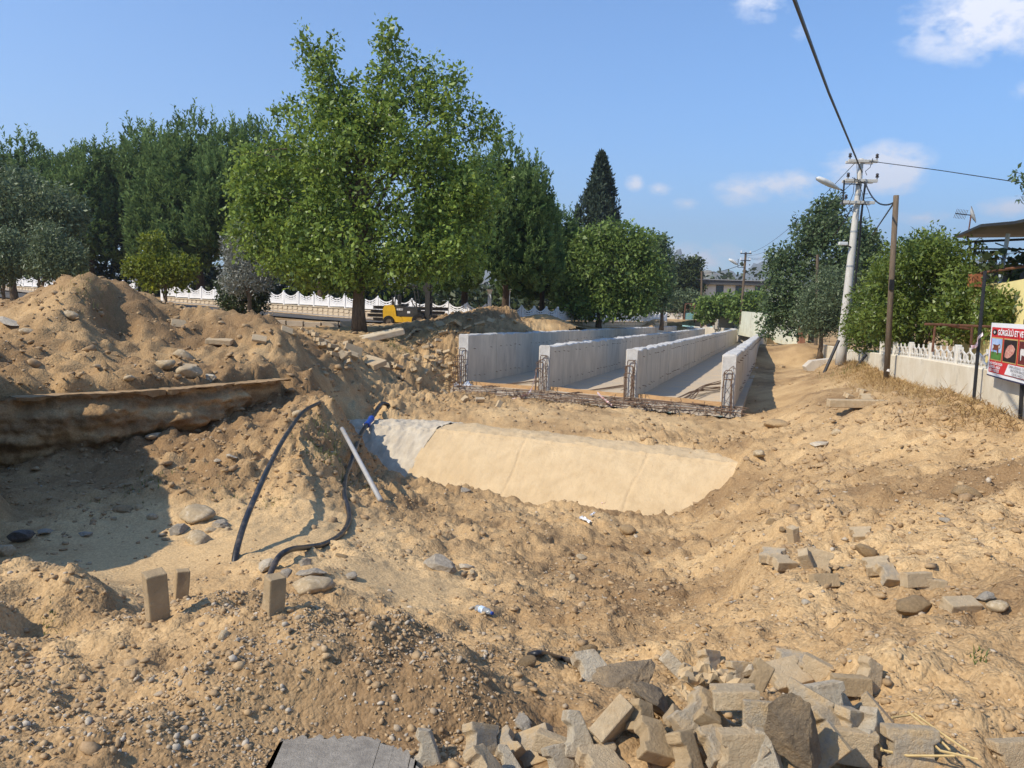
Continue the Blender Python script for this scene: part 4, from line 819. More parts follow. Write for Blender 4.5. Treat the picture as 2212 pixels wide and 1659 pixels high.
def plobes(lobes, d, base, depth=.9):
    out = []
    for q in lobes:
        X, Y, rx, ry = q[:4]; dd = q[4] if len(q) > 4 else 0; c = at(X, Y, d + dd); k = (d + dd) / FPX
        out.append((np.array(c - base), np.array([rx * k, min(rx, max(ry, rx * .7)) * k * depth, ry * k])))
    return out
def trunk_mesh(lobes, h0, r0, seed, n_limb=9, top=.75, lean=(0, 0), fork=None):
    rr = random.Random(seed); mb = MB(); zc = max(c[2] + r[2] * .3 for c, r in lobes) * top
    pts = []; rs = []
    for i in range(9):
        t = i / 8; pts.append(Vector((lean[0] * t + .05 * r0 * rr.gauss(0, 2), lean[1] * t + .05 * r0 * rr.gauss(0, 2), -.25 + (zc + .25) * t))); rs.append(r0 * (1.25 if i == 0 else 1) * (1 - .78 * t ** .9))
    mb.tube(pts, rs, 9)
    big = sorted(lobes, key=lambda l: -l[1][0] * l[1][2])
    for i in range(n_limb):
        c, r = big[i % len(big)]; e = Vector(c) + Vector((rr.uniform(-.6, .6) * r[0], rr.uniform(-.6, .6) * r[1], rr.uniform(-.2, .8) * r[2]))
        s0 = rr.uniform(.3, .8); j = min(7, int(s0 * 8)); a = pts[j].lerp(pts[j + 1], s0 * 8 - j)
        if a.z > e.z: a = pts[3]
        m1 = a.lerp(e, .45) + Vector((0, 0, .12 * (e - a).length)); q0 = rs[j] * .5
        mb.tube([a, a.lerp(m1, .5), m1, m1.lerp(e, .5) + Vector((rr.uniform(-.1, .1), rr.uniform(-.1, .1), .05)), e], [q0, q0 * .8, q0 * .55, q0 * .32, q0 * .1], 6, False)
    return mb
M_BARK = mat('grey brown bark', (.16, .115, .075), .95, .25, 6, stretch=(3, 3, .6), bump=.8, bscale=20)
M_BARKD = mat('dark pine bark', (.11, .075, .05), .95, .3, 6, stretch=(3, 3, .6), bump=1, bscale=16)
LM = dict(big=leaf_mat('mulberry leaves', (.055, .10, .017), (.30, .41, .075), .40, .42, .45), mul=leaf_mat('light green mulberry leaves', (.055, .10, .022), (.25, .345, .08), .36, .5), pine=leaf_mat('pine needles', (.042, .085, .027), (.18, .26, .085), .34, .8, .05), olive=leaf_mat('olive leaves', (.055, .085, .04), (.20, .25, .125), .25, .5, .4), silver=leaf_mat('silver leaves', (.13, .145, .11), (.36, .37, .33), .12, .45, .45), lime=leaf_mat('yellow green leaves', (.08, .115, .01), (.24, .28, .03), .4, .5), citrus=leaf_mat('citrus leaves', (.055, .095, .014), (.21, .27, .05), .34, .4, .5), dark=leaf_mat('dark shrub leaves', (.022, .036, .012), (.065, .09, .025), .15, .55), cyp=leaf_mat('cypress leaves', (.014, .030, .018), (.045, .068, .036), .08, .7), right=leaf_mat('grey green leaves', (.05, .085, .035), (.16, .22, .095), .35, .5))  # mul is a light green leaf colour of its own
def tree(name, label, X, d, lobes, leaf, n_clump, per, size, trunk_r=.2, seed=1, clump_r=.45, zbase=None, group=None, bark=None, aspect=.55, droop=.2, up=0, limbs=9, top=.75, shell=.5, depth=.9, cat='tree', spread=None, tvar=.22):
    bx = px(X, d); z = gz(bx, d) if zbase is None else zbase; base = Vector((bx, d, z))
    t = empty(name, base, 0, label, cat, group); L_ = plobes(lobes, d, base, depth)
    C, k = lobe_points(L_, n_clump, seed, shell); V, F, tn = leaves(C, np.full(len(C), clump_r), per, size, aspect, up, seed + 1, droop, tvar=tvar, spread=spread)
    obj('crown', fast_mesh('crown', V, F, {'tint': tn}, smooth=False), LM[leaf], t)
    if trunk_r: trunk_mesh(L_, 0, trunk_r, seed, limbs, top).build('trunk', bark or M_BARK, t, True)
    return t
# the big broadleaf tree
tree('mulberry_tree', 'tallest bright green broadleaf tree with ragged top, standing by the forklift', 773, 32, [(790,535,245,95),(625,500,120,110),(975,490,95,110),(800,390,210,140),(700,310,110,110),(900,290,115,115),(845,190,50,95),(695,185,38,85),(655,105,13,48),(690,110,10,36),(835,95,20,48),(872,125,22,50),(700,140,14,40),(970,215,40,75),(1050,285,38,38),(565,390,75,85),(1010,400,85,85),(720,590,150,38),(890,562,105,35),(545,480,55,80),(930,150,12,40),(900,200,30,60),(765,255,60,85),(655,85,7,28),(682,118,9,30),(722,108,7,28),(838,72,9,26),(880,92,7,28),(908,138,9,32),(986,185,9,38),(1003,172,7,26),(1072,268,14,18),(592,268,18,38),(612,228,10,28),(540,330,14,28),(760,210,12,50),(1085,275,8,10),(500,400,16,26),(1020,240,10,30)], 'big', 2500, 24, .165, .30, 21, .40, group=None, limbs=26, top=.7, shell=.35, up=.2, droop=.35)
# mulberry beyond the culvert
tree('mulberry_tree', 'round light green tree behind the left culvert wall', 1290, 55, [(1310,590,120,85),(1250,620,70,60),(1380,600,62,75),(1330,520,75,40),(1270,545,50,45),(1385,540,40,45),(1300,660,110,28)], 'mul', 1150, 20, .24, .25, 31, .5, limbs=10, zbase=-.1)
tree('broadleaf_tree', 'darker tree half hidden behind the round light green tree', 1425, 72, [(1425,560,28,50),(1420,610,35,55),(1405,640,45,30)], 'right', 350, 20, .3, .2, 33, .6, zbase=-.2, limbs=5)
# right side
tree('broadleaf_tree', 'tall grey green tree behind the concrete power pole', 1748, 52, [(1800,540,85,75),(1700,620,55,75),(1860,545,45,65),(1790,470,35,40),(1690,560,28,30),(1800,440,12,22),(1755,500,40,40),(1720,680,60,45),(1830,620,70,60),(1665,690,22,40),(1890,540,22,30)], 'right', 1300, 20, .22, .22, 35, .55, zbase=-1.0, limbs=10, shell=.4)
tree('olive_tree', 'grey olive tree left of the concrete pole above the wall', 1770, 44, [(1785,650,55,70),(1760,680,45,50),(1830,640,30,60),(1820,690,40,40)], 'olive', 700, 24, .15, .16, 37, .4, zbase=-.8, aspect=.3, limbs=6)
tree('citrus_tree', 'large dense green citrus bush behind the white lattice wall', 1985, 24, [(1985,610,105,80),(2030,560,75,50,-1),(1900,680,70,70,4),(1868,710,42,48,5),(2085,650,48,75,-3),(1960,690,110,50),(2000,525,45,28),(1945,560,40,40,1),(2060,690,60,40,-2)], 'citrus', 1700, 24, .115, .14, 39, .34, zbase=-.5, aspect=.42, droop=.1, limbs=9, shell=.45)
tree('shrub', 'thin leafed shrub in front of the yellow house wall', 2160, 19.5, [(2165,660,35,40),(2120,670,30,40),(2190,690,40,30),(2140,700,30,25)], 'citrus', 170, 14, .12, .05, 41, .28, zbase=-.4, aspect=.4, limbs=14, shell=.2, top=.95)
# left side
tree('olive_tree', 'broad grey olive tree at the far left', 30, 50, [(50,450,130,70),(-20,440,120,90),(110,480,70,60),(20,520,150,50),(150,460,35,40)], 'olive', 1100, 20, .26, .28, 43, .62, aspect=.35, limbs=8)
tree('olive_tree', 'small conical olive tree beside the fence at left', 85, 43, [(120,560,62,45),(105,520,32,40),(150,570,35,35),(90,575,40,30)], 'olive', 420, 22, .17, .2, 45, .42, aspect=.35, limbs=5, top=.5)
tree('olive_tree', 'small olive tree cut by the left picture edge', 8, 43, [(10,560,45,50),(-20,570,50,50),(20,520,25,30)], 'olive', 380, 22, .17, .13, 47, .42, aspect=.35, limbs=5, top=.5)
tree('lime_tree', 'small yellow green tree between pines and spoil heap', 357, 44, [(350,575,75,26),(335,530,26,26),(390,585,38,22),(300,580,34,18),(350,605,55,20)], 'lime', 360, 20, .18, .11, 49, .42, limbs=7, top=.6)
tree('olive_tree', 'silver leafed olive with pale twisted trunk', 537, 38, [(525,545,42,50),(550,590,45,42),(510,600,32,35),(530,510,26,24)], 'silver', 480, 24, .14, .15, 51, .36, aspect=.32, limbs=6, top=.6, up=.5)
tree('evergreen_shrub', 'dense dark green round shrub behind the silver olive', 522, 40, [(525,645,52,45),(505,620,32,30),(550,625,30,32)], 'dark', 420, 24, .13, .12, 53, .3, limbs=4, cat='shrub')
# far right and centre background
tree('broadleaf_tree', 'dark tree left of the long pale building', 1470, 118, [(1470,600,36,42),(1440,625,40,40),(1500,580,22,24),(1490,615,30,30)], 'dark', 420, 18, .45, .3, 55, .9, zbase=0, limbs=4)
tree('olive_tree', 'grey olive beside the rusty yard gate', 1468, 104, [(1462,655,34,24),(1500,650,25,22)], 'olive', 300, 18, .3, .2, 57, .6, zbase=0, limbs=4, aspect=.4)
tree('fig_tree', 'bright green tree left of the small tin roof', 1535, 93, [(1550,662,40,20),(1525,672,24,18),(1575,655,26,18)], 'mul', 330, 18, .35, .22, 59, .65, zbase=0, limbs=4)
tree('fig_tree', 'bright green tree right of the small tin roof', 1612, 91, [(1608,662,34,26),(1632,655,24,24),(1602,678,28,14)], 'mul', 330, 18, .35, .25, 61, .65, zbase=-.1, limbs=4)
# pines: one built, copied with its own size and turn
def pine_proto(seed, label, X, d, lobes, n_tuft, tr=.38, top=.86):
    bx = px(X, d); base = Vector((bx, d, gz(bx, d))); t = empty('pine_tree', base, 0, label, 'tree', 'pines behind the white fence'); g = np.random.default_rng(seed)
    C, k = lobe_points(lobes, n_tuft, seed, .78)
    cen = np.array([l[0] for l in lobes])[k]; out = C - cen; out /= np.linalg.norm(out, axis=1)[:, None] + 1e-6
    keepu = (out[:, 2] > -.75); C = C[keepu]; out = out[keepu]; n = len(C)
    ax = np.array([0, 0, 1.0])[None] * (.85 + .5 * g.random((n, 1))) + out * np.array([.55, .55, .35]); ax /= np.linalg.norm(ax, axis=1)[:, None]
    per = 16; ln = .62 * np.exp(g.normal(0, .35, n)) * (1 + .8 * (out[:, 2] > .6)); s = np.linspace(0, 1, per)[None] * np.ones((n, 1))
    p = (C[:, None] + ax[:, None] * (ln[:, None] * s)[..., None]).reshape(-1, 3)
    rd = g.normal(size=(n * per, 3)); rd /= np.linalg.norm(rd, axis=1)[:, None]
    a = np.repeat(ax, per, 0) * .85 + rd * .7; a /= np.linalg.norm(a, axis=1)[:, None]; b = np.cross(a, g.normal(size=a.shape)); b /= np.linalg.norm(b, axis=1)[:, None]
    l = .5 * np.exp(g.normal(0, .2, n * per)) * (1 - .45 * s.ravel()); wd = .13
    V = np.stack([p, p + a * (l * .45)[:, None] + b * wd * .5, p + a * l[:, None], p + a * (l * .45)[:, None] - b * wd * .5], 1).reshape(-1, 3)
    tn = np.clip(.4 + np.repeat(g.normal(0, .15, n), per) + .28 * s.ravel() + g.normal(0, .12, n * per), 0, 1)
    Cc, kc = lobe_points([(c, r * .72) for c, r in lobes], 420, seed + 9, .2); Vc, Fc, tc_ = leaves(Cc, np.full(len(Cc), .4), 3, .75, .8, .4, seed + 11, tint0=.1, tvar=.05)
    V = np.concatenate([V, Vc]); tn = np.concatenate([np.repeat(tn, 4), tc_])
    obj('crown', fast_mesh('crown', V, np.arange(len(V)).reshape(-1, 4), {'tint': tn}), LM['pine'], t)
    trunk_mesh(lobes, 0, tr, seed, 12, top).build('trunk', M_BARKD, t, True); return t
def pl(rows, h):
    return [(np.array([a, b, c]), np.array(r)) for a, b, c, r in rows]
P1 = pl([(0,0,12.2,(1.7,1.7,2.6)),(-2.2,.3,10,(1.9,1.9,3.0)),(2.2,-.4,10.2,(1.9,1.9,3.0)),(.2,-2.2,9,(2.0,1.8,3.2)),(-.2,2.2,9.2,(2,1.9,3.2)),(-2.8,-1.2,6.8,(1.9,1.8,3.0)),(2.9,-1.,6.8,(1.9,1.8,3.2)),(.3,-2.8,5.8,(2.2,1.6,2.8)),(0,0,7,(2.9,2.8,4)),(1.6,2.6,6.4,(2,1.8,3)),(-2.6,-1.6,4.4,(2,1.7,2)),(2.4,-1.8,4.4,(2.2,1.7,2)),(0,-2.6,3.8,(2.2,1.5,1.6))], 14)
P2 = pl([(.4,0,11.5,(2.1,1.9,2.2)),(-1.9,.2,10.4,(1.7,1.7,2.4)),(2.6,.2,9.4,(1.8,1.8,2.6)),(-3.2,-.4,8,(1.8,1.9,2.8)),(.6,-2.3,8.6,(2.0,1.7,2.8)),(3.3,-.8,6.8,(1.8,1.7,2.6)),(-1.6,-2.5,6.4,(2.0,1.7,2.6)),(1.6,-2.7,5.6,(1.9,1.5,2.2)),(0,1,7,(3.2,2.6,3.8)),(-3.4,.6,5.8,(1.7,1.7,2.3)),(2.6,-1.4,4.2,(2,1.7,1.8)),(-1.2,-2.2,4,(2.4,1.7,1.8))], 14)
pine1 = pine_proto(71, 'tall pine with upright shoots, fourth from the left edge', 430, 70, P1, 2700)
pine2 = pine_proto(73, 'pine with domed crown, second from the left edge', 200, 75, P2, 2700)
def pine_copy(src, X, d, top, wk, rz, label):
    o = copy_tree(src); bx = px(X, d); z = gz(bx, d); o.location = (bx, d, z); zt = at(X, top, d).z; hs = (zt - z) / 15.4; o.scale = (hs * wk, hs * wk, hs); o.rotation_euler = (0, 0, rz); o['label'] = label; return o
for src, X, d, top in ((pine1, 430, 70, 245), (pine2, 200, 75, 292)):
    zt = at(X, top, d).z; hs = (zt - src.location.z) / 15.4; src.scale = (hs * 1.1, hs * 1.1, hs)
pine_copy(pine1, 320, 78, 268, 1.15, 2.1, 'pine third from the left edge, behind its neighbours')
pine_copy(pine1, 60, 79, 292, 1.25, 4.0, 'leftmost pine, crown top cut by no other tree')
pine_copy(pine2, 545, 66, 238, 1.0, 1.0, 'pine directly left of the tall broadleaf tree')
pine_copy(pine2, 690, 62, 300, 1.0, 2.6, 'pine mostly hidden behind the tall broadleaf tree')
pine_copy(pine1, 1085, 46, 300, 1.0, .7, 'dark pine whose crown shows right of the tall broadleaf tree')
pine_copy(pine2, 1000, 50, 330, 1.05, 5.1, 'pine with stout trunk beside the white columns')
pine_copy(pine2, 1165, 56, 420, 1.1, 3.5, 'lower pine at the right end of the pine row')
pine_copy(pine1, -90, 82, 300, 1.1, 5.2, 'pine standing just at the left picture edge')
# cypress
def cypress():
    d = 82; X = 1277; base = Vector((px(X, d), d, .1)); t = empty('cypress_tree', base, 0, 'dark slender cypress rising behind the round light green tree', 'tree'); g = np.random.default_rng(5)
    H = at(1285, 338, d).z - base.z; n = 2000; h = g.random(n) ** .8; ang = g.random(n) * 6.28
    prof = np.interp(h, [0, .1, .3, .45, .6, .75, .9, 1], [3.0, 4.5, 4.9, 4.4, 3.2, 2.0, .95, .08]) * (.72 + .28 * np.sin(ang * 3 + h * 9))
    rr_ = prof * (.45 + .55 * g.random(n) ** .5); C = np.stack([np.cos(ang) * rr_ + h * .25, np.sin(ang) * rr_, h * H], -1)
    V, F, tn = leaves(C, np.full(n, .38), 18, .34, .35, 1.3, 6, 0, .45, .2, spread=(.7, .7, 1.3)); obj('crown', fast_mesh('crown', V, F, {'tint': tn}), LM['cyp'], t)
    MB().tube([(0, 0, -.3), (0, 0, H * .5), (.2, 0, H * .95)], [.25, .15, .03], 7).build('trunk', M_BARKD, t)
cypress()
# dark undergrowth of the cemetery: one mass
g = np.random.default_rng(15); n = 1500
Xs = g.uniform(-250, 1420, n); ds = 80 + g.uniform(-6, 8, n) + np.where(Xs > 1050, 8, 0); hh = g.random(n) ** 1.3 * (3.4 + 2.2 * gnoise(Xs / 90, ds * 0, 4)) 
C = np.stack([px(Xs, ds), ds, np.interp(Xs, [-250, 0, 700, 1420], [2.4, 1.8, .6, 0]) + hh], -1)
V, F, tn = leaves(C, np.full(n, 1.0), 18, .55, .6, .3, 16, 0, .4, .25)
tag(obj('undergrowth', fast_mesh('undergrowth', V, F, {'tint': tn}), LM['dark']), 'dark undergrowth among the pines behind the white fence', 'undergrowth', None, 'stuff')
# a distant tree line
n = 900; Xs = g.uniform(1000, 2400, n); ds = g.uniform(260, 330, n); tops = np.interp(Xs, [1000, 1380, 1420, 1460, 1500, 1560, 1600, 1660, 2400], [9, 9, 8, 11, 9, 18, 16, 10, 9]) * (.75 + .5 * np.abs(gnoise(Xs / 14, Xs * 0, 8)))
C = np.stack([px(Xs, ds), ds, g.random(n) ** .7 * tops], -1); V, F, tn = leaves(C, np.full(n, 2.0), 14, 1.5, .7, .2, 18, 0, .4, .25)
tag(obj('distant_trees', fast_mesh('distant_trees', V, F, {'tint': tn}), LM['dark']), 'far off line of trees below the mountains', 'trees', None, 'stuff')
# twig of a tree beyond the right edge
tw_ = empty('overhanging_branch', at(2300, 420, 16), 0, 'leafy twig hanging into the picture at the upper right edge', 'branch'); b0 = Vector(tw_.location)
Ct = np.array([at(X, Y, 16) - b0 for X, Y in ((2200,378),(2208,395),(2195,372),(2215,408),(2206,425),(2225,390),(2240,380),(2235,430),(2260,410),(2215,385))]); V, F, tn = leaves(Ct, np.full(len(Ct), .1), 11, .12, .38, 0, 3, .5)
obj('leaves', fast_mesh('leaves', V, F, {'tint': tn}), LM['right'], tw_)
mb = MB()
for c in Ct: mb.tube([Vector((0, 0, 0)), Vector(c) * .5 + Vector((0, 0, .06)), Vector(c)], [.02, .01, .004], 5)
mb.build('twig', M_BARK, tw_)
# ------------------------------------------------------------------ white fence of the cemetery
M_WHITE = mat('white painted concrete', (.80, .78, .76), .8, .06, 5, bump=.15, bscale=25)
M_LIME = mat('buff stone', (.66, .54, .38), .9, .12, 3, bump=.5, bscale=10)
M_LIMEB = mat('stone joint mortar', (.48, .39, .28), .95, .1, 6)
FX = [-60, 0, 270, 400, 620, 740, 1000, 1100, 1280, 1450]
FYT = [591, 594, 606, 618, 629, 635, 654, 660, 668, 676]
def fence_pt(s):     # s metres along the line, 0 at X=740
    return Vector((px(740, 53) + .895 * s, 53 - .445 * s))
def fence_s(X):
    u = (X - 1106) / FPX; return (u * 53 - px(740, 53)) / (.895 + u * .445)
SS = [fence_s(q) for q in FX]; ZT = [at(q, y, fence_pt(fence_s(q)).y).z for q, y in zip(FX, FYT)]
def fence_top(s): return float(np.interp(s, SS, ZT))
FW = 1.35; FA = math.atan2(-.445, .895)
def panel_mesh():
    mb = MB(); hw = (FW - .14) / 2; N_ = 14; T = .06
    def band(f0, f1, x0=-hw, x1=hw, n=N_):
        vs = []
        for i in range(n + 1):
            x = x0 + (x1 - x0) * i / n
            for y in (-T / 2, T / 2):
                vs += [(x, y, f0(x)), (x, y, f1(x))]
        fs = []
        for i in range(n):
            o = i * 4; p = o + 4; fs += [(o, p, p + 1, o + 1), (o + 2, o + 3, p + 3, p + 2), (o + 1, p + 1, p + 3, o + 3), (o, o + 2, p + 2, p)]
        fs += [(0, 1, 3, 2), (n*4, n*4+2, n*4+3, n*4+1)]
        mb.add(vs, fs)
    sag = lambda x, s: -s * (1 - (x / hw) ** 2)
    tops = [(.93, .26), (.80, .28), (.67, .27), (.54, .22), (.43, .16)]
    for h, s in tops[:-1]: band(lambda x, h=h, s=s: h + sag(x, s) - .075, lambda x, h=h, s=s: h + sag(x, s))
    band(lambda x: .10, lambda x: tops[-1][0] + sag(x, tops[-1][1]) )
    for i in range(-2, 3):
        x = i * hw * .42; mb.box((x, 0, .5 - .25 * (1 - (x / hw) ** 2) + .12), (.035, T * .8, .5))
    for sx in (-1, 1): mb.box((sx * (hw - .045), 0, .53), (.085, T * .9, .75))
    return mb.mesh('panel')
PANEL = panel_mesh()
def post_mesh():
    mb = MB(); mb.box((0, 0, .48), (.12, .12, .96), bev=.015); mb.add([(-.07, -.07, .96), (.07, -.07, .96), (.07, .07, .96), (-.07, .07, .96), (0, 0, 1.04)], [(0, 1, 4), (1, 2, 4), (2, 3, 4), (3, 0, 4)]); return mb.mesh('post')
POST = post_mesh()
def stone_mesh(kind):
    mb = MB(); w_, h = (.46, .24)
    if kind == 0:
        pts = [(-w_ * .5, 0), (-w_ * .36, -h / 2), (w_ * .36, -h / 2), (w_ * .5, 0), (w_ * .36, h / 2), (-w_ * .36, h / 2)]
    else: pts = [(-.11, 0), (-.05, -h * .42), (.05, -h * .42), (.11, 0), (.05, h * .42), (-.05, h * .42)]
    vs = [(x, 0, z) for x, z in pts] + [(x * .9, -.035, z * .86) for x, z in pts]; n = 6
    mb.add(vs, [tuple(range(n, 2 * n))[::-1]] + [((i + 1) % n, i, n + i, n + (i + 1) % n) for i in range(n)]); return mb.mesh('stone')
STONE = [stone_mesh(0), stone_mesh(1)]
def fence_run(p0, p1, top, label):
    """straight run between plan points; top(t) gives the height of the post tops"""
    e = p1 - p0; ln = e.length; ang = math.atan2(e.y, e.x); z0 = top(.5) - 1.9; t = empty('cemetery_fence', (p0.x, p0.y, z0), ang, label, 'fence', 'white swag panel fences'); n = max(1, round(ln / FW)); st = ln / n; rr = random.Random(n)
    for i in range(n + 1):
        z = top(i / n) - z0 - .98
        o = obj('post', POST, M_WHITE, t); o.location = (i * st, 0, z); o.rotation_euler = (rr.uniform(-.02, .02), rr.uniform(-.02, .02), 0)
        if i == n: break
        zb = top((i + .5) / n) - z0 - .98
        q = obj('panel', PANEL, M_WHITE, t); q.location = (i * st + st / 2, 0, zb); q.scale = (st / FW, 1, 1); q.rotation_euler = (rr.uniform(-.02, .02), rr.uniform(-.015, .015), 0)
        mb = MB(); mb.box((i * st + st / 2, .02, zb - .53), (st - .004, .22, 1.0)); wl = mb.build('wall_section', M_LIMEB, t)
        cp = MB(); cp.box((i * st + st / 2, 0, zb + .0), (st - .006, .34, .07), bev=.012); cp.build('coping', M_LIME, wl)
        for r_ in range(3):
            for c in range(3):
                so_ = obj('stone', STONE[0], M_LIME, wl); so_.location = (i * st + st * (c + .5) / 3, -.09, zb - .17 - r_ * .27); so_.scale = (st / 3 / .48 * rr.uniform(.93, 1.02), rr.uniform(.6, 1.3), rr.uniform(.95, 1.08))
    return t
def line_run(X0, X1, label):
    s0, s1 = fence_s(X0), fence_s(X1); return fence_run(fence_pt(s0), fence_pt(s1), lambda t: fence_top(s0 + (s1 - s0) * t), label)
line_run(-60, 290, 'white swag panel fence on buff stone base, left of the gate gap')
line_run(354, 1046, 'long white swag panel fence on stone base behind the forklift')
for (X0, Y0, d0, X1, Y1, d1, lab) in ((1099, 659, 48.5, 1205, 664, 53, 'white swag panel fence next to the right column'), (1205, 664, 53, 1292, 668, 60, 'white swag panel fence half hidden by the round light green tree'), (1292, 668, 60, 1440, 675, 80, 'far white swag panel fence behind the distant earth piles')):
    a_, b_ = at(X0, Y0, d0), at(X1, Y1, d1); fence_run(a_.xy, b_.xy, lambda t, a_=a_, b_=b_: a_.z + (b_.z - a_.z) * t, lab)
# gate posts
for X, lab in ((292, 'tall white gate post at the left of the gate gap'), (352, 'tall white gate post at the right of the gate gap')):
    p = fence_pt(fence_s(X)); z = fence_top(fence_s(X)) - 1.9; mb = MB(); mb.box((0, 0, .95), (.3, .3, 2.0), bev=.02); mb.box((0, 0, 1.99), (.4, .4, .1), bev=.02); mb.box((0, 0, 2.07), (.3, .3, .08), bev=.02)
    o = mb.build('gate_post', M_WHITE); o.location = (p.x, p.y, z); o.rotation_euler = (0, 0, FA); tag(o, lab, 'post', 'white gate posts')
p = fence_pt(fence_s(312)); o = empty('metal_gate', (p.x, p.y, fence_top(fence_s(312)) - 1.75), FA, 'dark metal gate leaf standing open between the white gate posts', 'gate')
M_DKMETAL = mat('dark metal', (.05, .05, .055), .5, .2, 6, metal=.3)
mb = MB()
for z in (.1, 1.2): mb.box((0, 0, z), (1.0, .04, .05))
for x in (-.48, .48): mb.box((x, 0, .65), (.05, .041, 1.15))
mb.build('frame', M_DKMETAL, o)
for i in range(7): MB().box((-.42 + i * .14, 0, .65), (.02, .02, 1.1)).build('bar', M_DKMETAL, o)
# the two white columns
for X, lab in ((1053, 'left one of two white columns with capitals by the gateway'), (1093, 'right one of two white columns with capitals by the gateway')):
    p = fence_pt(fence_s(X)); zt = at(X, 624, p.y).z; z = zt - 2.3; c = empty('column', (p.x, p.y, z), 0, lab, 'column', 'white columns by the gateway')
    MB().box((0, 0, .1), (.36, .36, .3), bev=.02).build('plinth', M_WHITE, c); MB().lathe([(.15, .24), (.15, .3), (.125, .34), (.12, 1.2), (.105, 2.0)], n=16).build('shaft', M_WHITE, c, True)
    mb = MB(); mb.lathe([(.11, 2.0), (.13, 2.05), (.12, 2.08), (.17, 2.2), (.19, 2.22)], n=16); mb.box((0, 0, 2.25), (.4, .4, .07), bev=.01); mb.build('capital', M_WHITE, c)
# ------------------------------------------------------------------ paved strips
def strip(name, pts, width, mat_, lift=.03, label=None, kind='structure', step=.5, thick=0):
    """sheet along a plan polyline that follows the ground"""
    P = [Vector(p) for p in pts]; L_ = [0]
    for a, b in zip(P[:-1], P[1:]): L_.append(L_[-1] + (b - a).length)
    n = max(2, int(L_[-1] / step)); m = max(2, int(width / step)); xx = np.zeros((n + 1, m + 1)); yy = xx.copy()
    for i in range(n + 1):
        s = L_[-1] * i / n; j = max(k for k in range(len(P) - 1) if L_[k] <= s + 1e-9); e = (P[j + 1] - P[j]).normalized(); q = P[j] + e * (s - L_[j]); nn = Vector((-e.y, e.x))
        for k in range(m + 1): v = q + nn * width * (k / m - .5); xx[i, k] = v.x; yy[i, k] = v.y
    zz = ground(xx, yy, False); zz = zz + lift
    ii = np.arange(xx.size).reshape(xx.shape); F = np.stack([ii[:-1, :-1], ii[1:, :-1], ii[1:, 1:], ii[:-1, 1:]], -1).reshape(-1, 4)
    V = np.stack([xx, yy, zz], -1).reshape(-1, 3); o = obj(name, fast_mesh(name, V, F, smooth=True), mat_); return tag(o, label, None, None, kind)
M_ASPH = mat('worn asphalt', (.10, .095, .09), .95, .2, 3, bump=.4, bscale=30, blotch=((.2, .16, .11), 1.2, .5, .7))
M_TILE = mat('dusty paving tiles', (.40, .33, .25), .95, .12, 2, bump=.2, bscale=20)
f0 = lambda X, off: fence_pt(fence_s(X)) + Vector((-.445, -.895)) * off
strip('road', [f0(-250, 5.2), f0(300, 5.0), f0(760, 4.2), f0(980, 3.8)], 4.2, M_ASPH, .10)
strip('pavement', [f0(-250, 1.9), f0(300, 1.8), f0(760, 1.5), f0(1040, 1.5)], 1.6, M_TILE, .16)
strip('footpath', [at(540, 700, 37).xy, at(650, 706, 36.5).xy, at(790, 712, 36).xy], 2.2, M_TILE, .10)
# kerb stones along the footpath
kb = empty('kerb', at(640, 705, 35.3), 0, 'dusty kerb of pale stones along the footpath by the trunk', 'kerb'); kb.location.z = gz(kb.location.x, kb.location.y); k0 = at(545, 700, 35.6); k1 = at(772, 715, 34.8)
KM = MB().box((0, 0, 0), (.78, .15, .26), bev=.02).mesh('kerb_stone'); KM.materials.append(M_TILE); nk = int((k1 - k0).length / .8)
for i in range(nk):
    p = k0.lerp(k1, (i + .5) / nk); o = bpy.data.objects.new('kerb_stone', KM); COL.objects.link(o); o.parent = kb; o.location = Vector((p.x, p.y, gz(p.x, p.y) + .1)) - Vector(kb.location); o.rotation_euler = (0, 0, math.atan2(k1.y - k0.y, k1.x - k0.x))
# ------------------------------------------------------------------ forklift
M_YEL = mat('forklift yellow paint', (.72, .42, .02), .4, .1, 4, spec=.5, blotch=((.35, .2, .05), 3, .6, .75))
M_BLK = mat('black paint', (.05, .048, .045), .45, .2, 6, spec=.5)
M_RUB = mat('tyre rubber', (.022, .021, .02), .9, .2, 8, bump=.4, bscale=30)
M_RIM = mat('dusty rim', (.16, .13, .1), .7, .2, 8, metal=.3)
fd = 41.0; fp_ = at(872, 703, fd); fz = at(845, 706, fd).z
fk = empty('forklift', (fp_.x + .12, fd, fz), R(-4), 'yellow and black forklift truck parked under the trees', 'forklift')
Ry = Matrix.Rotation(R(90), 4, 'X')
cw = MB(); cw.prism([(-.98, .34), (-1.0, .85), (-.9, 1.02), (-.5, 1.04), (-.42, .9), (-.36, .52), (-.1, .48), (-.02, .24), (-.62, .24), (-.66, .42), (-.74, .5), (-.84, .5)], 1.0, Matrix.Translation((0, .5, 0)) @ Ry); cw.build('counterweight', M_YEL, fk)
MB().prism([(-.42, .92), (-.4, 1.0), (.3, .96), (.62, .9), (.68, .5), (-.36, .52)], .9, Matrix.Translation((0, .45, 0)) @ Ry).build('hood', M_BLK, fk)
MB().prism([(-.1, .22), (-.1, .5), (.62, .5), (.95, .45), (.95, .25), (.6, .2)], .98, Matrix.Translation((0, .49, 0)) @ Ry).build('chassis', M_YEL, fk)
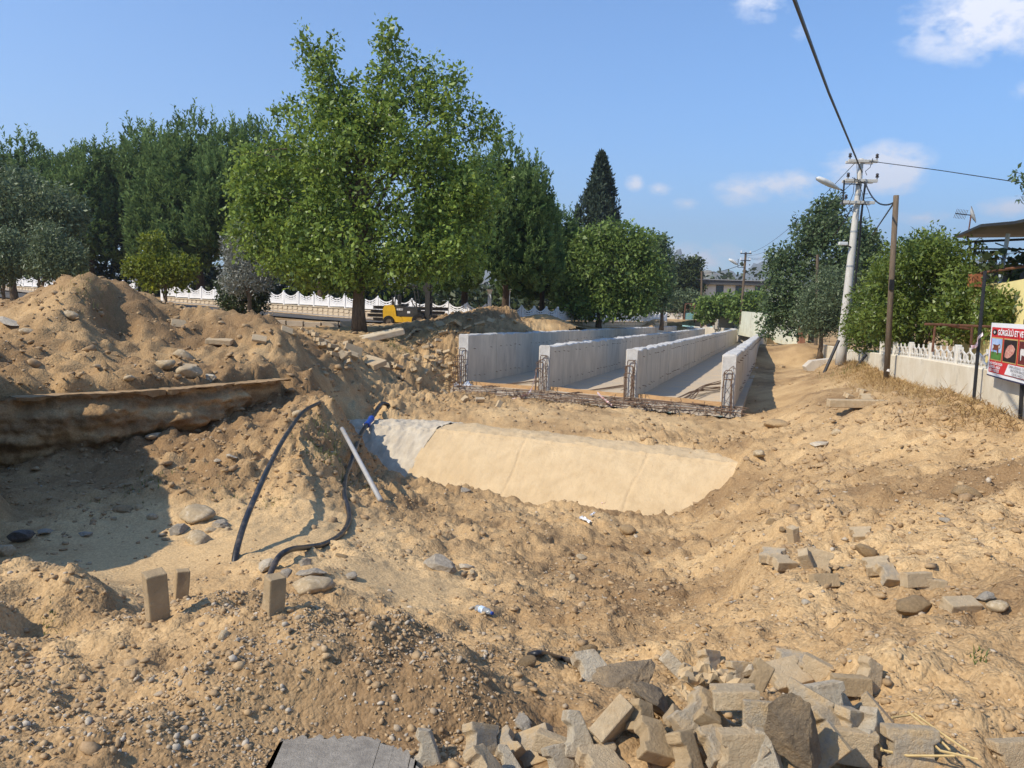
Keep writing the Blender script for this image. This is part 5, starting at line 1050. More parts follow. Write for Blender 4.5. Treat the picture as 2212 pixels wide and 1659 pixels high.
def wheel(x, y, r, wd):
    e = empty('wheel', (x, y, r)); e.parent = fk; mb = MB(); pr = [(r * .55, -wd / 2), (r * .92, -wd / 2), (r, -wd * .35), (r, wd * .35), (r * .92, wd / 2), (r * .55, wd / 2)]
    vs = []; n = 20
    for q in range(n):
        a = q * 2 * math.pi / n
        for rad, yy in pr: vs.append((math.cos(a) * rad, yy, math.sin(a) * rad))
    fs = [(q * 6 + j, ((q + 1) % n) * 6 + j, ((q + 1) % n) * 6 + j + 1, q * 6 + j + 1) for q in range(n) for j in range(5)]; mb.add(vs, fs); mb.build('tyre', M_RUB, e)
    mb = MB(); mb.tube([(0, -wd * .4, 0), (0, wd * .4, 0)], r * .57, 18); mb.tube([(0, -wd * .5, 0), (0, wd * .5, 0)], r * .2, 10); mb.build('rim', M_RIM, e)
for yy in (-.46, .46): wheel(-.72, yy, .27, .2); wheel(.72, yy, .34, .26)
gd = MB()
for yy in (-.42, .42):
    gd.tube([(-.45, yy, .95), (-.42, yy, 1.6), (-.36, yy, 1.95)], .03, 6); gd.tube([(.62, yy, .6), (.56, yy, 1.2), (.42, yy, 1.95)], .03, 6); gd.tube([(-.4, yy, 1.95), (.46, yy, 1.95)], .035, 6)
for i in range(7): x = -.36 + i * .13; gd.tube([(x, -.42, 1.95), (x, .42, 1.95)], .018, 5)
gd.build('overhead_guard', M_BLK, fk)
st = MB(); st.box((-.12, 0, 1.05), (.42, .45, .12), bev=.03); st.box((-.32, 0, 1.3), (.1, .45, .45), bev=.03); st.build('seat', M_BLK, fk)
MB().tube([(.42, 0, .95), (.25, 0, 1.25)], .025, 6).tube([(.25, .16, 1.25), (.2, .11, 1.36), (.22, -.11, 1.36), (.26, -.16, 1.25), (.3, 0, 1.16), (.25, .16, 1.25)], .014, 5).build('steering_wheel', M_BLK, fk)
MB().tube([(-.62, -.1, 1.0), (-.62, -.1, 1.2)], .07, 8).tube([(-.62, -.1, 1.2), (-.62, -.1, 1.42)], .045, 8).build('exhaust_stack', M_BLK, fk)
ms = MB()
for yy in (-.36, .36): ms.box((1.12, yy, 1.12), (.14, .1, 2.2)); ms.box((1.0, yy * .8, 1.16), (.09, .07, 2.1))
for z in (.4, 1.2, 2.2): ms.box((1.12, 0, z), (.1, .74, .1))
ms.tube([(1.05, 0, .3), (1.05, 0, 2.1)], .05, 8); ms.box((.92, 0, 1.85), (.2, .3, .26)); ms.build('mast', M_BLK, fk)
cg = MB(); cg.box((1.25, 0, .35), (.06, .95, .5)); cg.build('carriage', M_BLK, fk)
for yy in (-.28, .28): MB().box((1.3, yy, .35), (.05, .1, .55)).box((1.78, yy, .09), (.95, .1, .04)).build('fork', M_BLK, fk)
MB().box((-.2, -.463, .84), (.3, .01, .09)).build('number_plate', M_WHITE, fk); MB().box((.22, -.463, .72), (.14, .01, .1)).build('label_plate', M_WHITE, fk)
tx = bpy.data.curves.new('lettering', 'FONT'); tx.body = 'CP 400'; tx.size = .1; tx.align_x = 'CENTER'; tx.extrude = .001; to = bpy.data.objects.new('lettering', tx); COL.objects.link(to); to.parent = fk; to.location = (-.2, -.471, .81); to.rotation_euler = (R(90), 0, 0); tx.materials.append(M_BLK)
bpy.context.view_layer.update(); _m = bpy.data.meshes.new_from_object(to.evaluated_get(bpy.context.evaluated_depsgraph_get())); _q = bpy.data.objects.new('plate_lettering', _m); COL.objects.link(_q); _q.parent = fk; _q.location = to.location; _q.rotation_euler = to.rotation_euler; bpy.data.objects.remove(to)
fk.scale = (1.12,) * 3
# stack of beams behind
M_BEAM = mat('dark painted steel beam', (.12, .105, .09), .7, .25, 3, blotch=((.2, .13, .08), 2, .55, .75)); bz = at(880, 697, 44).z; rr = random.Random(6)
bmh = MB(); bmh.box((0, 0, -.085), (4.3, .2, .022)).box((0, 0, .085), (4.3, .2, .022)).box((0, 0, 0), (4.3, .02, .15)); BME = bmh.mesh('steel_beam'); BME.materials.append(M_BEAM)
for lv in range(4):
    for q in range(2):
        o = bpy.data.objects.new('steel_beam', BME); COL.objects.link(o); o.location = (px(880, 44) + rr.uniform(-.25, .25), 44 + q * .35, bz + .15 + lv * .225); o.rotation_euler = (0, 0, R(-5 + rr.uniform(-1.5, 1.5))); tag(o, 'long dark steel beam in the stack behind the forklift', 'beam', 'steel beams stacked behind the forklift')
# rubble blocks on the slope left of the culvert
rr = random.Random(12)
RB = [(905,742),(930,748),(948,742),(885,760),(915,765),(945,762),(965,770),(872,775),(900,782),(925,785),(950,790),(975,795),(860,800),(890,805),(915,808),(940,812),(965,815),(880,735),(985,810),(935,775),(955,803),(845,790),(870,820),(905,825),(1000,870),(1040,872),(1080,880),(1130,893),(990,845),(960,850)]
for X, Y in RB: paver(X + rr.uniform(-5, 5), Y + rr.uniform(-4, 4), .05, (rr.uniform(-40, 60), rr.uniform(-40, 40), rr.uniform(0, 180)), rr.choice(('whole', 'whole2', 'plain', 'half')), rr.choice((1, 1, 1, 0)), 'small buff paving block in the rubble beside the left culvert wall', 'paving blocks in the culvert rubble', 1.35)
for X, Y in [(690,738),(705,745),(720,752),(733,762),(748,772),(700,760),(716,768),(735,780),(752,790),(668,722),(655,715),(680,728),(742,752),(765,778)]: paver(X + rr.uniform(-4, 4), Y + rr.uniform(-3, 3), .05, (rr.uniform(-25, 50), rr.uniform(-30, 30), rr.uniform(0, 180)), rr.choice(('whole', 'whole2', 'plain', 'half')), rr.choice((1, 1, 0)), 'buff paving block sliding down between spoil heap and tree trunk', 'paving blocks sliding off the spoil heap', 1.4)
for i_, (X, Y, s) in enumerate([(1010,712,1.6),(1035,705,2.2),(985,718,1.4),(960,725,1.8),(1060,695,1.5),(930,715,1.6),(905,718,1.9),(1085,690,1.7),(1110,700,1.4),(950,705,2.0),(985,700,2.4),(890,725,1.5)]):
    p = hit(X, Y); o = bpy.data.objects.new('concrete_slab', pmesh('thin', 1)); COL.objects.link(o); o.location = p + Vector((0, 0, .03)); o.scale = (s, s, s); o.rotation_euler = (rr.uniform(-.7, .7), rr.uniform(-.5, .5), rr.uniform(0, 3)); tag(o, 'broken slab piece in the shaded earth mound behind the left culvert wall', 'slab', 'slab pieces in the shaded mound')
for X, Y, s, rot, lab in [(812,730,5.0,(6,-14,14),'long broken concrete slab lying tilted by the big tree trunk'),(762,762,2.6,(70,20,30),'square stone block standing on the rubble below the trunk'),(800,785,3.8,(14,10,-30),'flat broken pavement slab in the rubble slope'),(822,792,2.6,(20,10,20),'rounded slab fragment at the lower end of the rubble slope'),(560,735,1.5,(30,10,20),'slab fragment on the crest right of the spoil heap'),(475,748,2.6,(4,3,8),'thin plank like slab lying in the spoil heap hollow'),(410,795,1.2,(10,5,20),'pale block at the rim of the ledge'),(385,705,1.5,(50,10,30),'large stone slab standing in the spoil heap hollow'),(620,716,1.3,(40,20,30),'pale slab standing on the spoil heap crest')]:
    p = hit(X, Y); o = bpy.data.objects.new('concrete_slab', pmesh('thin', 1 if s < 4 else 2)); COL.objects.link(o); o.location = p + Vector((0, 0, .02)); o.scale = (s * (2.0 if s == 5.0 else 1), s, s * .9); o.rotation_euler = [R(q) for q in rot]; tag(o, lab, 'slab')
# ------------------------------------------------------------------ wall with lattice on the right
M_PLASTER = mat('weathered whitewash', (.74, .67, .53), .9, .08, 1.6, col2=(.62, .53, .38), bump=.5, bscale=14, blotch=((.36, .29, .2), 2.2, .54, .78))
def wd_(X): return 7043.0 / (X - 1626)
WTOP = lambda X: float(np.interp(X, [1745, 1834, 1951, 2001, 2129, 2207, 2330], [738, 756, 769, 776, 797, 812, 836]))
WX = [3100, 2760, 2480, 2330, 2207, 2129, 2064, 2001, 1951, 1910, 1872, 1834, 1800, 1770]
gw = empty('garden_wall', at(2001, 800, wd_(2001)), 0, 'long weathered whitewashed garden wall topped with white lattice panels', 'wall'); GO = Vector(gw.location)
def wpt(X):
    d = wd_(X); p = at(X, WTOP(X), d)
    if X > 2330: p.z = at(2330, WTOP(2330), wd_(2330)).z + .02
    return p
e_w = (wpt(2129) - wpt(2001)); e_w.z = 0; e_w.normalize(); n_w = Vector((-e_w.y, e_w.x, 0))
if n_w.x > 0: n_w = -n_w            # towards the road
sec = MB()
WP = [wpt(X) for X in WX]
for i, (a, b) in enumerate(zip(WP[:-1], WP[1:])):
    vs = []; k = 6
    for j in range(k + 1):
        p = a.lerp(b, j / k); zb = gz(p.x, p.y) - .5
        for off, z in ((.0, zb), (.0, p.z - .02), (-.02, p.z), (-.18, p.z), (-.2, p.z - .02), (-.2, zb)):
            q = p + n_w * off; vs.append(Vector((q.x, q.y, z)) - GO)
    fs = [tuple(range(6)), tuple(k * 6 + j for j in range(5, -1, -1))]
    for j in range(k):
        for m_ in range(5): fs.append((j * 6 + m_, (j + 1) * 6 + m_, (j + 1) * 6 + m_ + 1, j * 6 + m_ + 1))
    MB().add(vs, [f[::-1] for f in fs]).build('wall_section', M_PLASTER, gw)
def lattice_mesh(w_, h):
    """one row of hexagon rings joined by diagonal ribs, with short finials on top"""
    mb = MB(); T = .03; n = 4; cw_ = w_ / n
    def ribbon(x0, z0, x1, z1, wx, wz=0):
        v = [(x0 - wx / 2, z0 - wz / 2), (x0 + wx / 2, z0 - wz / 2), (x1 + wx / 2, z1 + wz / 2), (x1 - wx / 2, z1 + wz / 2)]
        mb.prism([(a, b) for a, b in v], T, Matrix.Translation((0, T / 2, 0)) @ Matrix.Rotation(R(90), 4, 'X'))
    ribbon(0, 0, 0, .03, w_)
    for i in range(n):
        c = -w_ / 2 + cw_ * (i + .5); rx, rz, cz = cw_ * .46, h * .40, h * .52; ix, iz = rx - .10, rz - .036
        O = [(c + rx * math.cos(q), cz + rz * math.sin(q)) for q in [k * math.pi / 3 + math.pi / 6 for k in range(6)]]; I_ = [(c + ix * math.cos(q), cz + iz * math.sin(q)) for q in [k * math.pi / 3 + math.pi / 6 for k in range(6)]]
        vs = [(x, -T / 2, z) for x, z in O] + [(x, -T / 2, z) for x, z in I_] + [(x, T / 2, z) for x, z in O] + [(x, T / 2, z) for x, z in I_]; fs = []
        for k in range(6):
            m_ = (k + 1) % 6; fs += [(k, m_, 6 + m_, 6 + k), (12 + k, 18 + k, 18 + m_, 12 + m_), (k, 12 + k, 12 + m_, m_), (6 + k, 6 + m_, 18 + m_, 18 + k)]
        mb.add(vs, fs)
        ribbon(c, cz + rz - .01, c, h * 1.12, .045)
        for sx in (-1, 1):
            ribbon(c + sx * rx * .8, cz - rz * .55, c + sx * cw_ * .48, .03, .085); ribbon(c + sx * rx * .86, cz, c + sx * cw_ * .47, cz + .02, .02, .05)
            ribbon(c + sx * rx * .1, cz - rz + .005, c + sx * .02, .03, .05)
    for sx in (-1, 1): ribbon(sx * (w_ / 2 - .02), 0, sx * (w_ / 2 - .02), h, .05)
    return mb.mesh('lattice_panel')
lat_h = .32; LEN = (wpt(2129) - wpt(2001)).length / 2; LAT = lattice_mesh(LEN - .16, lat_h); M_LAT = mat('white lattice concrete', (.68, .64, .56), .85, .1, 4, blotch=((.45, .38, .3), 3, .55, .75))
base_l = wpt(2001); lp = MB().box((0, 0, .19), (.15, .12, .42), bev=.01).mesh('lattice_post')
def along(s): # metres from X=2001 towards the viewer
    p = base_l + e_w * s; X = 1626 + 7043.0 / p.y; return Vector((p.x, p.y, at(X, WTOP(X), p.y).z))
for i in range(-3, 6):
    p = along(i * LEN); o = obj('lattice_post', lp, M_LAT, gw); o.location = p - GO + n_w * -.1; o.rotation_euler = (0, 0, math.atan2(e_w.y, e_w.x))
    if i == 5: break
    c = along((i + .5) * LEN); o = obj('lattice_panel', LAT, M_LAT, gw); o.location = c - GO + n_w * -.1 + Vector((0, 0, .0)); sl = math.atan2((along((i + 1) * LEN).z - p.z), LEN); o.rotation_euler = (0, -sl, math.atan2(e_w.y, e_w.x))
# ------------------------------------------------------------------ banner and its posts
M_BPOST = mat('black painted post', (.02, .02, .022), .5, .2, 8, spec=.4)
def bpost(X0, Y0, d0, X1, Y1, d1, label, r_=.03):
    a = at(X0, Y0, d0); b = at(X1, Y1, d1); a.z = min(a.z, gz(a.x, a.y) - .05); o = MB().tube([a - a, (b - a) * .5, b - a], r_, 8).build('banner_post', M_BPOST); o.location = a; return tag(o, label, 'post', 'black banner posts')
bpost(2103, 868, wd_(2118) - .25, 2128, 585, wd_(2118) - .25, 'tall black post left of the red banner')
bpost(2204, 915, wd_(2204) - .35, 2216, 690, wd_(2204) - .35, 'black post under the right part of the red banner')
BT = at(2140, 697, wd_(2140) - .35); BB = at(2132, 810, wd_(2140) - .35); bh = BT.z - BB.z; BL = 3.1
ban = empty('banner', (BB.x, BB.y, BB.z), math.atan2(e_w.y, e_w.x), 'red and white advertising banner with cattle pictures tied to black posts', 'banner')
# local x runs along the wall towards the viewer, local -y faces the road
flip = Vector((math.sin(ban.rotation_euler[2]), -math.cos(ban.rotation_euler[2]), 0)).dot(n_w); FS = -1 if flip > 0 else 1   # which side faces the road
M_RED = mat('red print', (.62, .03, .035), .5, .05, 3, spec=.3); M_BWHITE = mat('white vinyl', (.82, .82, .82), .5, .03, 3, spec=.3); M_NAVY = mat('navy hem', (.03, .03, .08), .6, .1, 5)
def sheet(x0, x1, z0, z1, lay, m_, name, parent=ban, tilt=.0, poly=None):
    mb = MB(); n = 16; y = FS * (.004 * lay + .001); vs = []
    P = poly or [(x0, z0), (x1, z0), (x1, z1), (x0, z1)]
    if poly is None:
        for i in range(n + 1):
            x = x0 + (x1 - x0) * i / n; wv = .012 * math.sin(x * 2.3) * FS
            vs += [(x, y + wv, z0), (x, y + wv, z1)]
        fs = [(i * 2, i * 2 + 2, i * 2 + 3, i * 2 + 1) for i in range(n)]
    else: vs = [(x, y + .012 * math.sin(x * 2.3) * FS, z) for x, z in P]; fs = [tuple(range(len(P)))]
    return mb.add(vs, fs if FS < 0 else [f[::-1] for f in fs]).build(name, m_, parent)
bk = MB(); n = 24; vs = []; fs = []
for i in range(n + 1):
    x = BL * i / n; wv = .012 * math.sin(x * 2.3) * FS; vs += [(x, wv, 0), (x, wv, bh), (x, wv - .003 * FS, 0), (x, wv - .003 * FS, bh)]
for i in range(n): o = i * 4; fs += [(o, o + 4, o + 5, o + 1), (o + 2, o + 3, o + 7, o + 6), (o + 1, o + 5, o + 7, o + 3), (o, o + 2, o + 6, o + 4)]
bk.add(vs, fs); bk.build('vinyl_sheet', M_BWHITE, ban)
sheet(0, BL, 0, bh * .025, 1, M_NAVY, 'lower_hem'); sheet(.09, BL - .09, bh * .08, bh * .92, 1, M_RED, 'red_field')
M_PIC = dict(sky=mat('picture sky', (.22, .38, .7), .5, .2, 6, col2=(.6, .7, .85)), grass=mat('picture grass', (.10, .26, .05), .5, .2, 10), cow=mat('picture brown cow', (.22, .06, .025), .5, .2, 8), wht=mat('picture white', (.75, .72, .68), .5, .1, 8), dark=mat('picture dark', (.03, .02, .02), .5, .2, 8), meat=mat('picture meat', (.45, .12, .1), .5, .2, 30, col2=(.7, .45, .35)), gold=mat('picture frame gold', (.6, .4, .15), .5, .1, 8), maroon=mat('picture maroon', (.16, .03, .03), .5, .2, 8))
pw, ph = .60, bh * .385; z0 = bh * .33
def cow(x, z, s, c1, patches, parent):
    P = [(-.42,.1),(-.4,-.12),(-.36,-.38),(-.31,-.38),(-.29,-.1),(-.1,-.14),(.12,-.12),(.15,-.38),(.2,-.38),(.22,-.1),(.26,-.38),(.31,-.38),(.3,-.02),(.34,.08),(.44,-.02),(.5,.02),(.48,.16),(.42,.24),(.36,.26),(.3,.22),(.1,.18),(-.2,.2),(-.38,.2)]
    sheet(0, 0, 0, 0, 4, c1, 'cattle_picture', parent, poly=[(x + a * s * 1.05, z + b * s * .62) for a, b in P])
    for a, b, r_ in patches: sheet(0, 0, 0, 0, 5, M_PIC['wht'], 'cattle_patch', parent, poly=[(x + (a + r_ * math.cos(q * .785)) * s, z + (b + r_ * 1.2 * math.sin(q * .785)) * s * .62) for q in range(8)])
for i, kind in enumerate(('cow', 'meat', 'cow2', 'meat2')):
    x0 = .17 + i * .70; f = sheet(x0 - .02, x0 + pw + .02, z0 - .02, z0 + ph + .02, 2, M_PIC['gold'], 'picture_frame')
    if kind == 'cow':
        sheet(x0, x0 + pw, z0 + ph * .35, z0 + ph, 3, M_PIC['sky'], 'picture_sky', f); sheet(x0, x0 + pw, z0, z0 + ph * .35, 3, M_PIC['grass'], 'picture_grass', f)
        cow(x0 + pw * .5, z0 + ph * .55, .46, M_PIC['cow'], [(-.36, .05, .09), (.42, .1, .08), (-.33, -.2, .04), (.2, -.25, .04)], f)
    elif kind == 'cow2':
        sheet(x0, x0 + pw, z0, z0 + ph, 3, M_PIC['maroon'], 'picture_ground', f); cow(x0 + pw * .5, z0 + ph * .5, .5, M_PIC['wht'], [], f)
    else:
        sheet(x0, x0 + pw, z0, z0 + ph, 3, M_PIC['dark'], 'picture_ground', f)
        sheet(0, 0, 0, 0, 4, M_PIC['meat'], 'meat_picture', f, poly=[(x0 + pw * (.5 + .34 * math.cos(q * .628) * (1 + .2 * (q % 3 == 0))), z0 + ph * (.48 + .33 * math.sin(q * .628 + .4))) for q in range(10)])
lg = sheet(0, 0, 0, 0, 2, M_PIC['dark'], 'emblem', poly=[(.30 + .15 * math.cos(q * .393), bh * .83 + .05 * math.sin(q * .393)) for q in range(16)])
sheet(0, 0, 0, 0, 3, M_PIC['wht'], 'emblem_figure', lg, poly=[(.22,bh*.83),(.26,bh*.84),(.29,bh*.865),(.31,bh*.84),(.38,bh*.835),(.36,bh*.825),(.32,bh*.82),(.33,bh*.80),(.28,bh*.80),(.27,bh*.82)])
sheet(0, 0, 0, 0, 2, M_BWHITE, 'address_field', poly=[(1.0, bh * .1), (BL - .09, bh * .1), (BL - .09, bh * .29), (1.15, bh * .29)])
def to_mesh(o):
    bpy.context.view_layer.update(); me = bpy.data.meshes.new_from_object(o.evaluated_get(bpy.context.evaluated_depsgraph_get())); q = bpy.data.objects.new(o.name, me); COL.objects.link(q)
    q.parent = o.parent; q.location = o.location; q.rotation_euler = o.rotation_euler; q.scale = o.scale; nm = o.name; bpy.data.objects.remove(o); q.name = nm; return q
def text(body, x, z, size, m_, sx=1.0, lay=3, bold=0.0, name='lettering'):
    c = bpy.data.curves.new(name, 'FONT'); c.body = body; c.size = size; c.offset = bold; c.materials.append(m_); o = bpy.data.objects.new(name, c); COL.objects.link(o); o.parent = ban
    if FS > 0: o.rotation_euler = (R(90), 0, R(180)); o.location = (x, FS * .004 * lay + .014 * FS, z); o.scale = (sx, 1, 1)
    else: o.rotation_euler = (R(90), 0, 0); o.location = (x, FS * .004 * lay + .014 * FS, z); o.scale = (sx, 1, 1)
    return to_mesh(o)
M_TXW = mat('white lettering', (.85, .85, .85), .5, .02, 3); M_TXD = mat('dark lettering', (.05, .045, .06), .5, .05, 3)
text('GÖRGÜLÜ ET VE BESİCİLİK', .50, bh * .785, .125, M_TXW, 1.35, bold=.004)
for i, s in enumerate(('CANLI BAYİLAR UYGUN', 'GÖRGÜLÜ - ANGUS', 'SÜT ve BESİCİLİK')): text(s, .15 + .03 * i, bh * (.235 - i * .065), .058, M_TXW, 1.15, bold=.002)
for i, s in enumerate(('ÖMER GÖRGÜLÜ  0 543 227 46 81', 'YENİ VETER BAHÇESİ 3000 KONUT', '1220 SK. NAZİLLİ')): text(s, 1.22 + .08 * i, bh * (.235 - i * .06), .058, M_TXD, 1.3)
# ------------------------------------------------------------------ poles
M_PCONC = mat('pale pole concrete', (.56, .53, .48), .9, .08, 3, bump=.25, bscale=20, stretch=(3, 3, 1), blotch=((.40, .37, .33), 2.5, .5, .75))
M_PWOOD = mat('weathered pole wood', (.17, .125, .085), .9, .2, 6, stretch=(6, 6, .6), bump=.5, bscale=25)
M_INS = mat('dark porcelain', (.03, .018, .015), .25, .1, 5, spec=.6)
M_LAMP = mat('lamp housing', (.62, .62, .60), .5, .08, 5); M_GALV = mat('galvanised steel', (.42, .43, .43), .55, .12, 6, metal=.5)
PD = 30.0; pb = at(1815, 790, PD); pt_ = at(1861, 343, PD)
pole = empty('power_pole', (pb.x, pb.y, gz(pb.x, pb.y) - .1), 0, 'thick leaning concrete power pole with crossarms and street lamp', 'pole'); PO = Vector(pole.location)
pa = Vector((0, 0, 0)); pz = pt_ - PO; PL_ = pz.length
pole_at = lambda t: pa.lerp(pz, t)
MB().tube([pole_at(i / 10) for i in range(11)], [.205 - .012 * i for i in range(11)], 16).build('shaft', M_PCONC, pole, True)
Yp = lambda Y: (at(1838, Y, PD).z - PO.z) / pz.z       # fraction along the shaft for a photo row
for Y, hl, ins in ((349, .55, (-.5, .52)), (391, .62, (-.5, .6)), (438, .6, (-.5,))):
    c = pole_at(Yp(Y)); ca = empty('crossarm', c); ca.parent = pole
    MB().box((0, -.16, 0), (hl * 2, .1, .11), bev=.01).box((0, .16, 0), (hl * 1.9, .08, .1), bev=.01).build('arm', M_PCONC, ca)
    for x in ins: MB().lathe([(.02, .04), (.02, .12), (.06, .13), (.065, .17), (.035, .2), (.06, .22), (.05, .27), (.01, .29)], (x, -.16, 0), 10).build('insulator', M_INS, ca)
c = pole_at(Yp(420)); lm = empty('street_lamp', c); lm.parent = pole
MB().tube([(-.62, -.16, .5), (-.62, -.16, -.42)], .035, 6).tube([(-.62, -.16, .1), (-.85, -.2, .18)], .03, 6).tube([(0, -.16, .36), (-.62, -.16, .36)], .02, 5).build('bracket', M_DKMETAL, lm)
lh = MB(); vs = []; prof = [(0, .05), (.15, .09), (.4, .16), (.75, .17), (1.0, .13), (1.08, .02)]
dr = Vector((-.92, -.15, .36)).normalized(); sd = Vector((-.15, .92, 0)).normalized(); upv = sd.cross(dr) * -1
for s, r_ in prof:
    for q in range(10):
        a = q * .628; vs.append(Vector((-.78, -.2, .14)) + dr * s + sd * math.cos(a) * r_ + upv * math.sin(a) * r_ * (.55 if math.sin(a) > 0 else .75))
lh.add(vs, [(i * 10 + q, i * 10 + (q + 1) % 10, (i + 1) * 10 + (q + 1) % 10, (i + 1) * 10 + q) for i in range(5) for q in range(10)]); lh.build('lamp_head', M_LAMP, lm, True)
cc = pole_at(Yp(533)); cam_ = empty('security_camera', cc); cam_.parent = pole
MB().box((-.42, -.12, .1), (.34, .13, .13), bev=.02).build('housing', M_LAMP, cam_); MB().tube([(-.3, -.12, .04), (-.1, -.1, -.02)], .025, 6).build('bracket', M_DKMETAL, cam_)
for Y in (420, 500, 575, 400): 
    q = pole_at(Yp(Y)); MB().tube([q - Vector((0, 0, .03)), q + Vector((0, 0, .03))], .21 - .012 * Yp(Y) * 10 + .008, 14).build('clamp_band', M_GALV, pole)
dc = MB()
for k_, x in enumerate((.16, .2)): dc.tube([pole_at(Yp(Y)) + Vector((x + .02 * math.sin(Y * .05 + k_) + (.03 if Y > 520 else 0), -.12, 0)) for Y in (395, 430, 470, 520, 580, 640, 720)], .03 if k_ == 0 else .02, 6)
dc.build('down_cable', M_BPOST, pole)
jm = MB()
for k_ in range(6):
    rr = random.Random(k_); a0 = pole_at(Yp(349 + 42 * (k_ % 3))) + Vector((rr.uniform(-.5, .5), -.2, .1)); b0 = pole_at(Yp(380 + 20 * k_)) + Vector((rr.uniform(-.3, .3), -.25, 0)); jm.tube([a0, a0.lerp(b0, .4) + Vector((rr.uniform(-.3, .3), -.1, -.1)), a0.lerp(b0, .8) + Vector((rr.uniform(-.3, .3), -.1, 0)), b0], .012, 5)
jm.build('jumper_wires', M_BPOST, pole)
# stay strut at its foot
def strut(X0, Y0, X1, Y1, d, r_, label, m_=M_DKMETAL, name='stay_strut'):
    a = at(X0, Y0, d); b = at(X1, Y1, d); a.z = gz(a.x, a.y) - .02 if abs(a.z - gz(a.x, a.y)) < 1 else a.z; o = MB().tube([(0, 0, 0), b - a], r_, 7).build(name, m_); o.location = a; return tag(o, label, 'strut')
strut(1782, 779, 1812, 735, 29.3, .06, 'dark strut leaning against the left foot of the concrete pole'); strut(1850, 782, 1872, 766, 28.3, .05, 'short dark strut right of the concrete pole foot')
WD = 22.5; wb = at(1915, 815, WD); wt = at(1936, 422, WD); wz = gz(wb.x, wb.y) - .1
wpole = empty('wooden_pole', (wb.x, wb.y, wz), 0, 'tall brown wooden pole beside the lattice wall', 'pole'); MB().tube([(0, 0, 0), (wt - Vector((wb.x, wb.y, wz))) * .5, wt - Vector((wb.x, wb.y, wz))], [.085, .08, .075], 12).build('shaft', M_PWOOD, wpole, True)
MB().tube([Vector((0, 0, .35)), Vector((.02, 0, .42))], .092, 12).build('white_band', M_WHITE, wpole); q = (wt - Vector((wb.x, wb.y, wz))); MB().box(tuple(q * .53 + Vector((-.03, -.08, 0))), (.12, .06, .3)).build('meter_box', M_BPOST, wpole)
# distant poles
def far_pole(X, Yb, Yt, d, r_, label, lamp=False, dx=0):
    b = at(X, Yb, d); t_ = at(X + dx, Yt, d); o = empty('utility_pole', b, 0, label, 'pole'); MB().tube([(0, 0, -.3), t_ - b], [r_, r_ * .8], 8).build('shaft', M_PWOOD, o)
    h = t_ - b
    if lamp:
        for k_, z in enumerate((-.15, -.95)):
            ca = empty('crossarm', h + Vector((0, 0, z))); ca.parent = o; MB().box((0, -.12, 0), (1.3 - .2 * k_, .08, .1)).build('arm', M_DKMETAL, ca)
            for x in (-.55, .5): MB().lathe([(.03, .04), (.09, .1), (.05, .2), (.08, .26), (.02, .32)], (x, -.12, 0), 8).build('insulator', M_WHITE, ca)
        lm = empty('street_lamp', h + Vector((0, 0, -1.6))); lm.parent = o; MB().tube([(0, -.1, -.15), (-.85, -.1, -.15), (-.85, -.1, .8)], .04, 6).build('bracket', M_DKMETAL, lm); MB().tube([(-.85, -.1, .15), (-1.1, -.1, .3), (-1.6, -.1, .62), (-1.95, -.1, .75)], [.05, .16, .2, .1], 8).build('lamp_head', M_LAMP, lm, True)
    return o
far_pole(1600, 694, 545, 90, .16, 'distant pole with crossarms and lamp before the long building', True, 11); far_pole(1515, 706, 586, 96, .15, 'distant bare pole left of the fig trees', False, 1); far_pole(1763, 735, 550, 47, .11, 'thin grey pole standing in the trees left of the power pole', False, 3)
# wires: each its own object
def wire(label, pts, r_, sag=0, name='overhead_wire', n=14):
    P = [Vector(p) for p in pts]; out = []
    for a, b in zip(P[:-1], P[1:]):
        for i in range(n): t = i / n; out.append(a.lerp(b, t) - Vector((0, 0, sag * 4 * t * (1 - t))))
    out.append(P[-1]); o = MB().tube([q - out[0] for q in out], r_, 5).build(name, M_BPOST); o.location = out[0]; return tag(o, label, 'wire')
pW = lambda X, Y: at(X, Y, PD - .2)
wire('thick black cable running down from the top edge to the power pole', [at(1640, -210, 7), at(1716, 0, 10.5), at(1790, 200, 17), pW(1862, 372)], .028)
wire('thin wire from the power pole towards the right edge', [pW(1878, 348), at(2030, 368, 26), at(2260, 403, 22)], .014)
wire('slack cable between power pole and wooden pole', [pW(1868, 392), at(1930, 438, WD)], .026, .35)
wire('cable falling from the wooden pole behind the trees', [at(1930, 440, WD), at(1884, 508, 30)], .022)
for i, (X, Y, X2) in enumerate(((1847, 352, 1604), (1842, 394, 1608), (1840, 441, 1612), (1853, 445, 1616))):
    wire(['highest', 'second', 'third', 'lowest'][i] + ' of four thin wires from power pole to distant lamp pole', [pW(X, Y), at(X2, 548 + i * 3, 90)], .012, .9)
wire('thin wire between the two distant poles', [at(1610, 568, 90), at(1516, 590, 96)], .03, .3)
wire('short black service cable left of the power pole', [pW(1842, 446), at(1826, 475, 31), at(1800, 510, 34)], .02)
